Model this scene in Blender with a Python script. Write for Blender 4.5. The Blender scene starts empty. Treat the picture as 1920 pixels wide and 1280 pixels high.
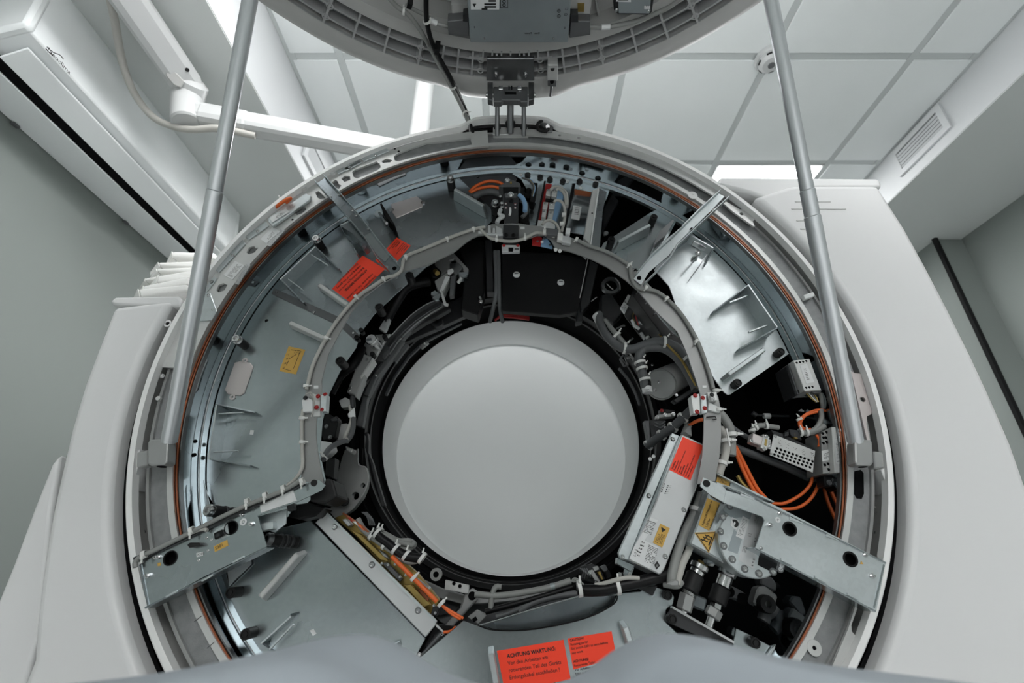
import bpy, bmesh, math, random
from mathutils import Vector, Matrix
random.seed(7)
C = bpy.context.scene.collection
SC = bpy.context.scene
V = Vector
# ------------------------------------------------------------------ camera
FPX, TH = 880.0, 0.4389359
CAM = V((0.0037, -0.96491, 0.70113))
AX = 1.05                                    # height of the gantry axis
cd = bpy.data.cameras.new('camera'); co = bpy.data.objects.new('camera', cd); C.objects.link(co)
cd.sensor_width = 36.0; cd.lens = FPX/1920*36; cd.clip_start = 0.02
co.location = CAM; co.rotation_euler = (math.pi/2+TH, 0, 0)
cd.dof.use_dof = True; cd.dof.focus_distance = 1.0; cd.dof.aperture_fstop = 4.0
SC.camera = co
# ------------------------------------------------------------------ world, exposure
w = bpy.data.worlds.new('world'); SC.world = w; w.use_nodes = True
w.node_tree.nodes['Background'].inputs[0].default_value = (.8, .9, 1, 1)
w.node_tree.nodes['Background'].inputs[1].default_value = 0.25
SC.view_settings.view_transform = 'Standard'; SC.view_settings.look = 'None'
SC.view_settings.gamma = 1.0; SC.view_settings.use_curve_mapping = False
SC.view_settings.exposure = 0.0
LAMP = 13.0                                  # strength of the ceiling light panels
try:
    SC.cycles.use_denoising = True; SC.cycles.max_bounces = 10; SC.cycles.diffuse_bounces = 5; SC.cycles.glossy_bounces = 5
    SC.cycles.sample_clamp_indirect = 6.0
except Exception: pass
# ------------------------------------------------------------------ pixel -> place in the room
ct, st = math.cos(TH), math.sin(TH)
def ray(px, py):
    u = (px-960)/FPX; v = -(py-640)/FPX
    return V((u, ct-v*st, st+v*ct))
def at(px, py, ax, val):
    d = ray(px, py); return CAM+d*((val-CAM[ax])/d[ax])
def W(px, py, y): return at(px, py, 1, y)    # onto the plane y, parallel to the gantry face
def zone(ox, oy, s): return lambda x, y: (ox+x/s, oy+y/s)
A1 = zone(0, 0, 2.667); A2 = zone(560, 0, 2.667); A3 = zone(1200, 0, 2.667); A4 = zone(200, 240, 3.556); A5 = zone(640, 240, 3.556); A6 = zone(1080, 240, 3.2)
Z1 = zone(200, 560, 3.369); Z2 = zone(540, 420, 4.0); Z3 = zone(880, 420, 3.765); Z4 = zone(1280, 560, 3.367)
Z5 = zone(200, 860, 3.048); Z6 = zone(560, 900, 3.0); Z7 = zone(1060, 760, 3.368); Z8 = zone(1200, 860, 3.048)
B1 = zone(660, 0, 5.333); B2 = zone(940, 0, 5.333); B3 = zone(460, 0, 5.8167); B4 = zone(560, 300, 5.8167); B5 = zone(900, 310, 7.1125)
B6 = zone(1390, 650, 4.923); B7 = zone(1280, 880, 5.818); B8 = zone(620, 440, 4.268)
def zz(z, *pts): return [z(*p) for p in pts]
def pol(r, a, y): a = math.radians(a); return V((r*math.cos(a), y, AX+r*math.sin(a)))
def arcpts(r, a0, a1, y, n=None):
    n = n or max(2, int(abs(a1-a0)/2.5)+1)
    return [pol(r, a0+(a1-a0)*i/n, y) for i in range(n+1)]
# ------------------------------------------------------------------ materials
def mat(name, col, metal=0.0, rough=0.5, var=0.0, vscale=8.0, bump=0.0, bscale=200.0, rvar=0.0, spangle=0.0, scratch=0.0, emit=0, coat=0, spec=0.5, stretch=None):
    m = bpy.data.materials.new(name); m.use_nodes = True
    N, L = m.node_tree.nodes, m.node_tree.links
    b = N['Principled BSDF']
    b.inputs['Base Color'].default_value = (*col, 1); b.inputs['Metallic'].default_value = metal
    b.inputs['Roughness'].default_value = rough; b.inputs['Specular IOR Level'].default_value = spec
    if coat: b.inputs['Coat Weight'].default_value = coat; b.inputs['Coat Roughness'].default_value = .15
    if emit: b.inputs['Emission Color'].default_value = (*col, 1); b.inputs['Emission Strength'].default_value = emit
    tc = N.new('ShaderNodeTexCoord'); src = tc.outputs['Object']
    if stretch:
        mp = N.new('ShaderNodeMapping'); mp.inputs['Scale'].default_value = stretch; L.new(src, mp.inputs[0]); src = mp.outputs[0]
    def noise(sc, det=4):
        n = N.new('ShaderNodeTexNoise'); n.inputs['Scale'].default_value = sc; n.inputs['Detail'].default_value = det
        L.new(src, n.inputs['Vector']); return n.outputs['Fac']
    cur = None
    if var or spangle or scratch:
        r = N.new('ShaderNodeMapRange'); r.inputs['To Min'].default_value = 1-var; r.inputs['To Max'].default_value = 1+var*.8
        r.inputs['From Min'].default_value = .3; r.inputs['From Max'].default_value = .7
        L.new(noise(vscale, 2), r.inputs['Value']); cur = r.outputs[0]
        if spangle:
            vo = N.new('ShaderNodeTexVoronoi'); vo.inputs['Scale'].default_value = 160; L.new(src, vo.inputs['Vector'])
            sp = N.new('ShaderNodeSeparateColor'); L.new(vo.outputs['Color'], sp.inputs[0])
            r2 = N.new('ShaderNodeMapRange'); r2.inputs['To Min'].default_value = 1-spangle; r2.inputs['To Max'].default_value = 1+spangle
            L.new(sp.outputs[0], r2.inputs['Value'])
            mu = N.new('ShaderNodeMath'); mu.operation = 'MULTIPLY'; L.new(cur, mu.inputs[0]); L.new(r2.outputs[0], mu.inputs[1]); cur = mu.outputs[0]
        mx = N.new('ShaderNodeVectorMath'); mx.operation = 'SCALE'; mx.inputs[0].default_value = col; L.new(cur, mx.inputs['Scale'])
        L.new(mx.outputs[0], b.inputs['Base Color'])
    if rvar:
        r3 = N.new('ShaderNodeMapRange'); r3.inputs['To Min'].default_value = max(.02, rough-rvar); r3.inputs['To Max'].default_value = rough+rvar
        r3.inputs['From Min'].default_value = .3; r3.inputs['From Max'].default_value = .7
        L.new(noise(vscale*1.3, 3), r3.inputs['Value']); L.new(r3.outputs[0], b.inputs['Roughness'])
    if bump:
        bp = N.new('ShaderNodeBump'); bp.inputs['Strength'].default_value = bump; bp.inputs['Distance'].default_value = .001
        L.new(noise(bscale, 3), bp.inputs['Height']); L.new(bp.outputs[0], b.inputs['Normal'])
    return m
M = {}
def dm(k, *a, **kw): M[k] = mat(k, *a, **kw)
dm('wall', (.215, .238, .228), rough=.75, var=.03, vscale=1.5, bump=.15, bscale=120)
dm('ceiling', (.76, .79, .79), rough=.8, var=.02, vscale=3, bump=.2, bscale=300)
dm('gridbar', (.50, .53, .53), rough=.5)
dm('soffit', (.58, .595, .605), rough=.7, var=.02, vscale=2)
dm('soffit_under', (.56, .585, .575), rough=.75, var=.02, vscale=2)
dm('floor', (.62, .63, .63), rough=.4, var=.08, vscale=4)
dm('ac', (.86, .885, .89), rough=.35, spec=.4)
dm('cover', (.70, .70, .70), rough=.38, bump=.05, bscale=700, spec=.45)
dm('rimw', (.82, .82, .81), rough=.4)  # cover plastic lightened against the raised cover's shade; light put into the colour
dm('cover_in', (.55, .55, .54), rough=.6)
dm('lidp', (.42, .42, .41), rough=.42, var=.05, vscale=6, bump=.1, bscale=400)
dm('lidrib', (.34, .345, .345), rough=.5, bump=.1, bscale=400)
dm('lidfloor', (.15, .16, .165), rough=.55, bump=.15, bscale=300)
dm('arm', (.52, .53, .53), rough=.3)
dm('grille', (.55, .57, .58), rough=.5)
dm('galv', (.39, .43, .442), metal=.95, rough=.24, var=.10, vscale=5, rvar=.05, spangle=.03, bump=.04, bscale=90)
dm('galvd', (.28, .31, .325), metal=.95, rough=.26, var=.10, vscale=7, rvar=.08, spangle=.03)  # dark copy of galv, on some parts painting its dim reflections
dm('galvl', (.56, .60, .61), metal=.85, rough=.42, var=.08, vscale=9, rvar=.08, spangle=.03)  # light copy of galv, on the right plate painting its bright reflection
dm('mirror', (.46, .51, .54), metal=1, rough=.07, var=.04, vscale=3, rvar=.02)
dm('alu', (.60, .605, .595), metal=.4, rough=.42, var=.05, vscale=20, bump=.08, bscale=500)
dm('alud', (.34, .345, .34), metal=.45, rough=.45, var=.07, vscale=15, bump=.08, bscale=400)
dm('strut', (.68, .70, .72), metal=.7, rough=.34, var=.02, vscale=10)
dm('steel', (.62, .62, .62), metal=1, rough=.2)
dm('steeld', (.20, .205, .21), metal=.9, rough=.35, var=.1, vscale=20)
dm('rail', (.30, .302, .298), metal=.5, rough=.42, var=.05, vscale=15, bump=.06, bscale=400)
dm('cast', (.26, .265, .27), metal=.35, rough=.6, var=.12, vscale=60, bump=.4, bscale=350)
dm('black', (.007, .007, .0075), rough=.4, spec=.22)
dm('blackm', (.003, .003, .0035), rough=.8, spec=.1)
dm('rubber', (.012, .012, .0125), rough=.5, bump=.1, spec=.3)
dm('dark', (.028, .029, .031), metal=.3, rough=.45, var=.15, vscale=25)
dm('darkp', (.036, .037, .04), metal=.2, rough=.42, var=.1, vscale=25)
dm('midg', (.12, .124, .128), metal=.3, rough=.5, var=.1, vscale=25)
dm('copper', (.33, .10, .042), metal=.25, rough=.42, var=.12, vscale=14)
dm('red', (1.0, .055, .016), rough=.5)
dm('redd', (.36, .012, .012), rough=.45)
dm('blue', (.22, .38, .58), rough=.45)
dm('yellow', (.60, .36, .075), rough=.5, var=.06, vscale=40)
dm('label', (.70, .71, .71), rough=.5)
dm('ink', (.012, .012, .012), rough=.6)
dm('inkg', (.18, .19, .19), rough=.6)
dm('cableg', (.25, .255, .245), rough=.5)
dm('cablel', (.44, .43, .40), rough=.5)
dm('cabled', (.10, .104, .108), rough=.5)
dm('orange', (.75, .13, .02), rough=.45)
dm('tie', (.70, .70, .68), rough=.45)
dm('brass', (.42, .30, .10), metal=.85, rough=.35, var=.15, vscale=30)
dm('pinkmetal', (.66, .60, .59), metal=.75, rough=.4, var=.03)
dm('box', (.60, .61, .615), metal=.55, rough=.40, var=.04, vscale=12)
dm('lidbox', (.33, .37, .385), metal=.6, rough=.45, var=.05, vscale=20)
dm('cloth', (.78, .78, .76), rough=.9, bump=.3, bscale=150)
dm('pad', (.37, .41, .445), rough=.55, bump=.1, bscale=300)
dm('borew', (.90, .91, .91), rough=.6)
dm('borec', (.80, .82, .82), rough=.5)
nt = M['borec'].node_tree; tb_ = nt.nodes.new('ShaderNodeBsdfTranslucent'); tb_.inputs[0].default_value = (.80, .82, .82, 1)   # thin translucent end film of the bore
mx_ = nt.nodes.new('ShaderNodeMixShader'); mx_.inputs[0].default_value = .42; nt.links.new(nt.nodes['Principled BSDF'].outputs[0], mx_.inputs[1]); nt.links.new(tb_.outputs[0], mx_.inputs[2]); nt.links.new(mx_.outputs[0], nt.nodes['Material Output'].inputs[0])
dm('lamp', (1, 1, 1), emit=LAMP)
# ------------------------------------------------------------------ building helpers
def off(p):
    o = V((0, 0, 0))
    while p is not None: o = o+V(p.location); p = p.parent
    return o
def link(name, me, m, parent=None, smooth=None, bev=0):
    o = bpy.data.objects.new(name, me); C.objects.link(o)
    if m is not None:
        me.materials.clear(); me.materials.append(M[m] if isinstance(m, str) else m)
    if parent is not None: o.parent = parent
    if smooth:
        for p in me.polygons: p.use_smooth = True
        try: me.set_sharp_from_angle(angle=math.radians(smooth if smooth is not True else 35))
        except Exception: pass
    if bev:
        md = o.modifiers.new('bevel', 'BEVEL'); md.width = bev; md.segments = 2 if bev > .003 else 1; md.limit_method = 'ANGLE'; md.angle_limit = math.radians(40)
    return o
def obj(name, bm, m, parent=None, smooth=None, bev=0):
    bmesh.ops.recalc_face_normals(bm, faces=bm.faces)
    bmesh.ops.translate(bm, verts=bm.verts, vec=-off(parent))
    me = bpy.data.meshes.new(name); bm.to_mesh(me); bm.free()
    return link(name, me, m, parent, smooth, bev)
def thing(name, label, cat, loc=(0, 0, 0), group=None):
    o = bpy.data.objects.new(name, None); C.objects.link(o); o.location = loc; o.empty_display_size = .02
    o['label'] = label; o['category'] = cat
    if group: o['group'] = group
    return o
def tag(o, label, cat, group=None):
    o['label'] = label; o['category'] = cat
    if group: o['group'] = group
    return o
def struct(o): o['kind'] = 'structure'; return o
def add_prism(bm, pts, vec):
    a = [bm.verts.new(p) for p in pts]; b = [bm.verts.new(V(p)+V(vec)) for p in pts]
    n = len(a); bm.faces.new(a); bm.faces.new(b[::-1])
    for i in range(n): bm.faces.new((a[i], b[i], b[(i+1) % n], a[(i+1) % n]))
def prism(name, pts, vec, m, parent=None, bev=0, smooth=None):
    bm = bmesh.new(); add_prism(bm, pts, vec); return obj(name, bm, m, parent, smooth, bev)
def plate(name, px, y, t, m, parent=None, bev=0, smooth=None):
    return prism(name, [W(*p, y) for p in px], (0, t, 0), m, parent, bev, smooth)
def add_box(bm, c, s, R=None):
    r = bmesh.ops.create_cube(bm, size=1)['verts']
    mt = Matrix.Translation(c) @ (R.to_4x4() if R else Matrix()) @ Matrix.Diagonal((*s, 1))
    bmesh.ops.transform(bm, matrix=mt, verts=r)
def box(name, c, s, m, parent=None, R=None, bev=0, smooth=None):
    bm = bmesh.new(); add_box(bm, c, s, R); return obj(name, bm, m, parent, smooth, bev)
def frame(ax, up=None):
    z = V(ax).normalized(); up = V(up) if up is not None else (V((0, 0, 1)) if abs(z.z) < .9 else V((0, 1, 0)))
    x = up.cross(z).normalized(); y = z.cross(x)
    return Matrix((x, y, z)).transposed()
def bar(name, p0, p1, wd, ht, m, parent=None, up=(0, -1, 0), bev=0):
    p0, p1 = V(p0), V(p1); return box(name, (p0+p1)/2, (wd, ht, (p1-p0).length), m, parent, frame(p1-p0, up), bev)
def add_lathe(bm, prof, o, ax, n=24, a0=0, a1=360, closed=False):
    R = frame(ax); o = V(o); full = abs(a1-a0) >= 359.9; k = n if full else n+1; rows = []
    for i in range(k):
        a = math.radians(a0+(a1-a0)*i/n); rows.append([bm.verts.new(o+R @ V((r*math.cos(a), r*math.sin(a), d))) for r, d in prof])
    m_ = len(prof)
    for i in range(k if full else k-1):
        A, B_ = rows[i], rows[(i+1) % k]
        for j in range(m_ if closed else m_-1):
            j2 = (j+1) % m_
            if prof[j][0] < 1e-6 and prof[j2][0] < 1e-6: continue
            bm.faces.new((A[j], B_[j], B_[j2], A[j2]))
    if not full and closed:
        bm.faces.new(rows[0]); bm.faces.new(rows[-1][::-1])
    bmesh.ops.remove_doubles(bm, verts=bm.verts, dist=1e-6)
def lathe(name, prof, o, ax, m, parent=None, n=24, smooth=35, closed=False):
    bm = bmesh.new(); add_lathe(bm, prof, o, ax, n, closed=closed); return obj(name, bm, m, parent, smooth)
def cyl(name, p0, p1, r, m, parent=None, n=20, r1=None, smooth=35, bev=0):
    p0, p1 = V(p0), V(p1); L = (p1-p0).length; r1 = r if r1 is None else r1; c = min(r, r1)*.12
    return lathe(name, [(0, 0), (r-c, 0), (r, c), (r1, L-c), (r1-c, L), (0, L)], p0, p1-p0, m, parent, n, smooth)
def ring(name, r0, r1, y0, y1, m, parent=None, n=160, c=0, bev=0, dz=0):
    prof = [(r0, y0), (r1-c, y0), (r1, y0+c), (r1, y1), (r0, y1)] if c else [(r0, y0), (r1, y0), (r1, y1), (r0, y1)]
    bm = bmesh.new(); add_lathe(bm, prof, (0, 0, AX+dz), (0, 1, 0), n, closed=True); return obj(name, bm, m, parent, 30)
def arcplate(name, a0, a1, r0, r1, y, t, m, parent=None, bev=0, n=None):
    return prism(name, arcpts(r0, a0, a1, y, n)+arcpts(r1, a1, a0, y, n), (0, t, 0), m, parent, bev)
def cr(pts, k=6):
    pts = [V(p) for p in pts]; P = [2*pts[0]-pts[1]]+pts+[2*pts[-1]-pts[-2]]; out = []
    for i in range(1, len(P)-2):
        a, b, c, d = P[i-1:i+3]
        for j in range(k):
            t = j/k; out.append(.5*((2*b)+(c-a)*t+(2*a-5*b+4*c-d)*t*t+(3*b-a-3*c+d)*t**3))
    return out+[pts[-1]]
def add_tube(bm, pts, r, n=8, k=6):
    q = cr(pts, k) if k > 1 else [V(p) for p in pts]; prev = None; X = None
    for i, p in enumerate(q):
        t = (q[min(i+1, len(q)-1)]-q[max(i-1, 0)]).normalized()
        if X is None: X = t.orthogonal().normalized()
        X = (X-t*X.dot(t)).normalized(); Y = t.cross(X)
        rr = r(i/(len(q)-1)) if callable(r) else r
        cur = [bm.verts.new(p+(X*math.cos(2*math.pi*j/n)+Y*math.sin(2*math.pi*j/n))*rr) for j in range(n)]
        if prev:
            for j in range(n): bm.faces.new((prev[j], prev[(j+1) % n], cur[(j+1) % n], cur[j]))
        else: bm.faces.new(cur[::-1])
        prev = cur
    bm.faces.new(prev)
def tube(name, pts, r, m, parent=None, n=8, k=6):
    bm = bmesh.new(); add_tube(bm, pts, r, n, k); return obj(name, bm, m, parent, 60)
def T3(z, *pts): return [W(*z(x, y), d) for x, y, d in pts]
def curve_mesh(cu):
    o = bpy.data.objects.new('t', cu); C.objects.link(o); dg = bpy.context.evaluated_depsgraph_get()
    me = bpy.data.meshes.new_from_object(o.evaluated_get(dg)); bpy.data.objects.remove(o); bpy.data.curves.remove(cu); return me
XZ = Matrix(((1, 0, 0, 0), (0, 0, -1, 0), (0, 1, 0, 0), (0, 0, 0, 1)))   # local x,y -> world x,z ; local z -> -y
def sheet(name, px, holes, y, t, m, parent=None, bev=.0006, world=False):
    """A sheet-metal plate with real holes; holes are (px,py,radius) or lists of points."""
    cu = bpy.data.curves.new('s', 'CURVE'); cu.dimensions = '2D'; cu.fill_mode = 'BOTH'; cu.extrude = t/2; cu.bevel_depth = 0
    def spl(P):
        s = cu.splines.new('POLY'); s.points.add(len(P)-1); s.use_cyclic_u = True
        for i, p in enumerate(P): s.points[i].co = (p.x, p.z, 0, 1)
    wp = (lambda p: p) if world else (lambda p: W(*p, y))
    spl([wp(p) for p in px])
    for h in holes:
        if isinstance(h, tuple):
            c = h[0] if world else W(h[0], h[1], y); r = h[-1]
            spl([c+V((r*math.cos(a), 0, r*math.sin(a))) for a in [2*math.pi*i/18 for i in range(18)]])
        else: spl([wp(p) for p in h])
    me = curve_mesh(cu); me.transform(XZ); me.transform(Matrix.Translation(V((0, y+t/2, 0))-off(parent)))
    return link(name, me, m, parent)
def text(s, o, xd, ud, size, m, parent, name='lettering', bold=0, align='LEFT', sp=1.0, xs=1.0):
    cu = bpy.data.curves.new('t', 'FONT'); cu.body = s; cu.size = size; cu.resolution_u = 2; cu.extrude = .00015; cu.offset = bold
    cu.align_x = align; cu.space_line = sp
    me = curve_mesh(cu); x = V(xd).normalized(); n = x.cross(V(ud)).normalized(); u = n.cross(x)
    mt = Matrix((x*xs, u, n)).transposed().to_4x4(); mt.translation = V(o)-off(parent)+n*.0004
    me.transform(mt); return link(name, me, m, parent)
def label(name, px, y, m, parent, lines=(), t=.0006, pad=.06, ink='ink', bold_idx=(), lh=None, xs=1.0, rot=0):
    """A printed sticker: px = its 4 corners, top-left of the writing first, clockwise as read."""
    P = [W(*p, y) for p in px]; P = P[rot:]+P[:rot]
    s = prism(name, P, (0, t, 0), m, parent)
    if lines:
        xd = P[1]-P[0]; dn = P[3]-P[0]; h = dn.length; n = len(lines); lh = lh or h*(1-2*pad)/n
        for i, l in enumerate(lines):
            if l: text(l, P[0]+xd*pad+dn.normalized()*(h*pad+lh*(i+.75)), xd, -dn, lh*.86, ink, s, bold=lh*.018 if i in bold_idx else 0, xs=xs)
    return s
def fineprint(px, y, parent, rows, cols=3, ink='inkg', seed=0, name='fine_print', fill=.55):
    """rows of tiny illegible print as thin raised dashes, one mesh"""
    rd = random.Random(seed); P = [W(*p, y) for p in px]; bm = bmesh.new()
    xd, dn = P[1]-P[0], P[3]-P[0]
    for i in range(rows):
        x = .04
        while x < .92:
            l = rd.uniform(.04, .16)
            if rd.random() < fill+.25:
                a = P[0]+xd*x+dn*((i+.3)/rows); b = P[0]+xd*min(.95, x+l)+dn*((i+.3)/rows); q = dn*(.38/rows)
                f = V((0, -.0003, 0)); bm.faces.new([bm.verts.new(p+f) for p in (a, b, b+q, a+q)])
            x += l+rd.uniform(.015, .05)
    o = obj(name, bm, ink, parent); o['kind'] = 'stuff'; return o
# shared small hardware -------------------------------------------------
def base_mesh(fn):
    bm = bmesh.new(); fn(bm); bmesh.ops.recalc_face_normals(bm, faces=bm.faces); me = bpy.data.meshes.new('part'); bm.to_mesh(me); bm.free()
    for p in me.polygons: p.use_smooth = True
    try: me.set_sharp_from_angle(angle=math.radians(35))
    except Exception: pass
    return me
def screw_fn(bm):       # unit head: radius 1, points to +z
    add_lathe(bm, [(0, .35), (.42, .35), (.5, .8), (.85, .8), (1, .6), (1, 0), (1.35, 0), (1.35, -.15), (0, -.15)], (0, 0, 0), (0, 0, 1), 12)
def stud_fn(bm):
    add_lathe(bm, [(0, 2.2), (.45, 2.2), (.5, 2.1), (.5, .9), (1, .9), (1, 0), (0, 0)], (0, 0, 0), (0, 0, 1), 6)
SCREW, STUD = base_mesh(screw_fn), base_mesh(stud_fn); _mc = {}
def inst(name, me, m, p, ax, s, parent):
    k = (id(me), m)
    if k not in _mc:
        c = me.copy(); c.materials.clear(); c.materials.append(M[m]); _mc[k] = c
    o = bpy.data.objects.new(name, _mc[k]); C.objects.link(o); o.parent = parent
    o.location = V(p)-off(parent); o.rotation_euler = frame(ax).to_euler(); o.scale = (s, s, s); return o
def screw(px, y, parent, s=.004, m='steel', ax=(0, -1, 0)): return inst('screw', SCREW, m, W(*px, y), ax, s, parent)
def stud(px, y, parent, s=.004, m='steel', ax=(0, -1, 0)): return inst('stud', STUD, m, W(*px, y), ax, s, parent)
def tie(p, d, r, parent, tail=None, m='tie', wd=.005):
    """cable tie: band around the cable at p running along d, with its head and cut tail"""
    bm = bmesh.new(); d = V(d).normalized()
    add_lathe(bm, [(r*1.02, -wd/2), (r*1.28, -wd/2), (r*1.28, wd/2), (r*1.02, wd/2)], p, d, 12, closed=True)
    wd *= .68; tl = V(tail) if tail else V((0, -1, 0)).cross(d)
    tl.normalize(); add_box(bm, V(p)+tl*r*1.2+V((0, -r*.9, 0)), (wd*1.0, wd*.9, wd*1.0), frame(d, (0, -1, 0)))
    add_box(bm, V(p)+tl*(r*1.2+wd*1.0)+V((0, -r*.9, 0)), (wd*1.7, wd*.25, wd*.7), Matrix((tl, V((0, -1, 0)), tl.cross(V((0, -1, 0))))).transposed())
    return obj('cable_tie', bm, m, parent, 40)
# ================================================================== THE ROOM
CZ, XL, XR, YB, YF, SL, SR = 2.6, -1.55, 2.58, 2.3, -5.2, -.925, 1.94
SLZ, SRZ = 2.25, 2.378
struct(box('floor', (0.5, -1.45, -.03), (4.6, 7.7, .06), 'floor'))
struct(box('wall_left', (XL-.05, -1.45, 1.3), (.1, 7.6, 2.72), 'wall'))
struct(box('wall_right', (XR+.05, -1.45, 1.3), (.1, 7.6, 2.72), 'wall'))
struct(box('wall_back', (.5, YB+.05, 1.3), (4.2, .1, 2.72), 'wall'))
struct(box('wall_front', (.5, YF-.05, 1.3), (4.2, .1, 2.72), 'wall'))
struct(prism('trim_4', [(XR, 1.22, 0), (2.43, 1.22, 0), (2.43, 1.22, SRZ), (XR, 1.22, SRZ)], (0, 1.1, 0), 'wall'))
tr = struct(box('trim_3', (2.42, 1.215, 1.19), (.02, .02, 2.37), 'black'))
ceil = struct(box('ceiling', (.5, -1.45, CZ+.06), (4.2, 7.6, .04), 'wall'))
# soffits along both walls (bulkheads): fascia and underside
for nm, xa, xb, z in (('trim_1', SL, XL, SLZ), ('trim_2', SR, XR, SRZ)):
    s = struct(box(nm, ((xa+xb)/2, -1.45, (z+CZ+.03)/2), (abs(xa-xb), 7.5, CZ+.03-z), 'soffit'))
    u = box('underside', ((xa+xb)/2, -1.45, z-.001), (abs(xa-xb)-.004, 7.5, .006), 'soffit_under', s)
# lay-in tiles on a 59 cm grid, visible bars recessed between them
GX, GY, DX, DY = .478, .294, .594, .570
bw = .030
lampcells = []
lit = {(1, 1), (-2, 1), (-2, 2), (0, 2)} | {(i, j) for i in (-2, 1) for j in (-4, -6, -8)} | {(0, -6), (-1, -8), (0, -8), (-1, -2), (-1, -3), (-2, -3), (-2, -2), (-2, -5), (-2, -7), (-1, -5)}  # one panel in view; most unseen ones are added to light gantry, ceiling, bore
tile_me = {}
for i in range(-3, 3):
    for j in range(-10, 4):
        x0, x1 = max(GX+DX*i, SL), min(GX+DX*(i+1), SR); y0, y1 = GY+DY*j, GY+DY*(j+1)
        if x1-x0 < .05: continue
        if (i, j) in lit: lampcells.append(((x0+x1)/2, (y0+y1)/2)); continue
        k = round(x1-x0, 3)
        if k not in tile_me:
            bm = bmesh.new(); add_box(bm, (0, 0, 0), (k-bw, DY-bw, .012)); bmesh.ops.bevel(bm, geom=bm.edges[:], offset=.002, segments=1, affect='EDGES')
            me = bpy.data.meshes.new('tile'); bm.to_mesh(me); bm.free(); me.materials.append(M['ceiling']); tile_me[k] = me
        o = bpy.data.objects.new('tile', tile_me[k]); C.objects.link(o); o.parent = ceil; o.location = V(((x0+x1)/2, (y0+y1)/2, CZ))-off(ceil)
for i in range(-3, 4):
    x = GX+DX*i
    if SL-.01 < x < SR+.01: box('grid_bar', (x, -1.45, CZ+.004), (bw-.002, 7.5, .012), 'gridbar', ceil)
box('grid_bar', (SR-.016, -1.45, CZ+.002), (.03, 7.5, .012), 'gridbar', ceil); box('grid_bar', (SL+.016, -1.45, CZ+.002), (.03, 7.5, .012), 'gridbar', ceil)
for j in range(-10, 5): box('grid_bar', ((SL+SR)/2, GY+DY*j, CZ+.005), (SR-SL, bw-.002, .01), 'gridbar', ceil)
for n, (x, y) in enumerate(lampcells):
    vis = abs(x-1.369) < .1 and y > 1
    side = 'left' if x < .3 else ('middle' if x < .9 else 'right'); k = sum(1 for c in lampcells if abs(c[0]-x) < .1 and c[1] > y and c[1] < .3)
    row = {2: 'nearest the back wall', 1: 'just behind the gantry top', -2: 'above the front of the raised cover', -3: 'above the far edge of the raised cover', -4: 'first one behind the camera', -5: 'second one behind the camera', -6: 'third one behind the camera', -7: 'second one from the far wall behind the camera', -8: 'nearest the far wall behind the camera'}[round((y-GY)/DY-.5)]
    side = {-2: 'left', -1: 'left of centre', 0: 'right of centre', 1: 'right'}[round((x-GX)/DX-.5)]
    t = thing('led_panel', 'lit square white ceiling light above the right gantry cover' if vis else f'unseen square white ceiling light, {side} column, {row}', 'ceiling light', (x, y, CZ))
    box('frame', (x, y, CZ-.002), (DX-.03, DY-.03, .012), 'arm', t); box('diffuser', (x, y, CZ-.010), (DX-.05, DY-.05, .006), 'lamp', t)
# vents in the soffit faces
def vent(lab, x, sgn, yc, zc, wy, hz):
    t = thing('air_vent', lab, 'vent', (x, yc, zc))
    b = bmesh.new()
    for a, c, s in ((0, hz/2-.014, (wy, .028)), (0, -hz/2+.014, (wy, .028)), (wy/2-.014, 0, (.028, hz-.05)), (-wy/2+.014, 0, (.028, hz-.05))):
        add_box(b, (x+sgn*.006, yc+a, zc+c), (.012, s[0], s[1]))
    obj('frame', b, 'soffit', t, bev=.001); box('backing', (x+sgn*.001, yc, zc), (.002, wy-.05, hz-.05), 'blackm', t)
    n = 5
    for i in range(n):
        R = Matrix.Rotation(sgn*.6, 3, 'Y')
        box('louvre', (x+sgn*.006, yc, zc-hz/2+.04+(hz-.08)*i/(n-1)), (.003, wy-.056, .011), 'grille', t, R)
vent('rectangular white louvred vent high on the right bulkhead', SR, -1, .648, 2.505, .30, .15)
vent('narrow white louvred vent on the left bulkhead behind the swing arm', SL, 1, .70, 2.40, .28, .15)
# smoke detector
p = at(1441, 108, 2, CZ-.006)
t = thing('smoke_detector', 'round white smoke detector on the ceiling behind the right strut', 'smoke detector', p)
lathe('base', [(0, 0), (.056, 0), (.056, .016), (.050, .022), (0, .022)], p, (0, 0, -1), 'arm', t, 32)
lathe('head', [(.046, .020), (.045, .034), (.032, .046), (0, .050)], p, (0, 0, -1), 'arm', t, 32)
for a in range(0, 360, 60):
    d = V((math.cos(math.radians(a)), math.sin(math.radians(a)), 0)); box('slot', p+d*.0435+V((0, 0, -.032)), (.020, .006, .007), 'black', t, frame((0, 0, 1), d))
cyl('sensor_cap', p+V((0, 0, -.047)), p+V((0, 0, -.054)), .013, 'midg', t)
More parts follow.
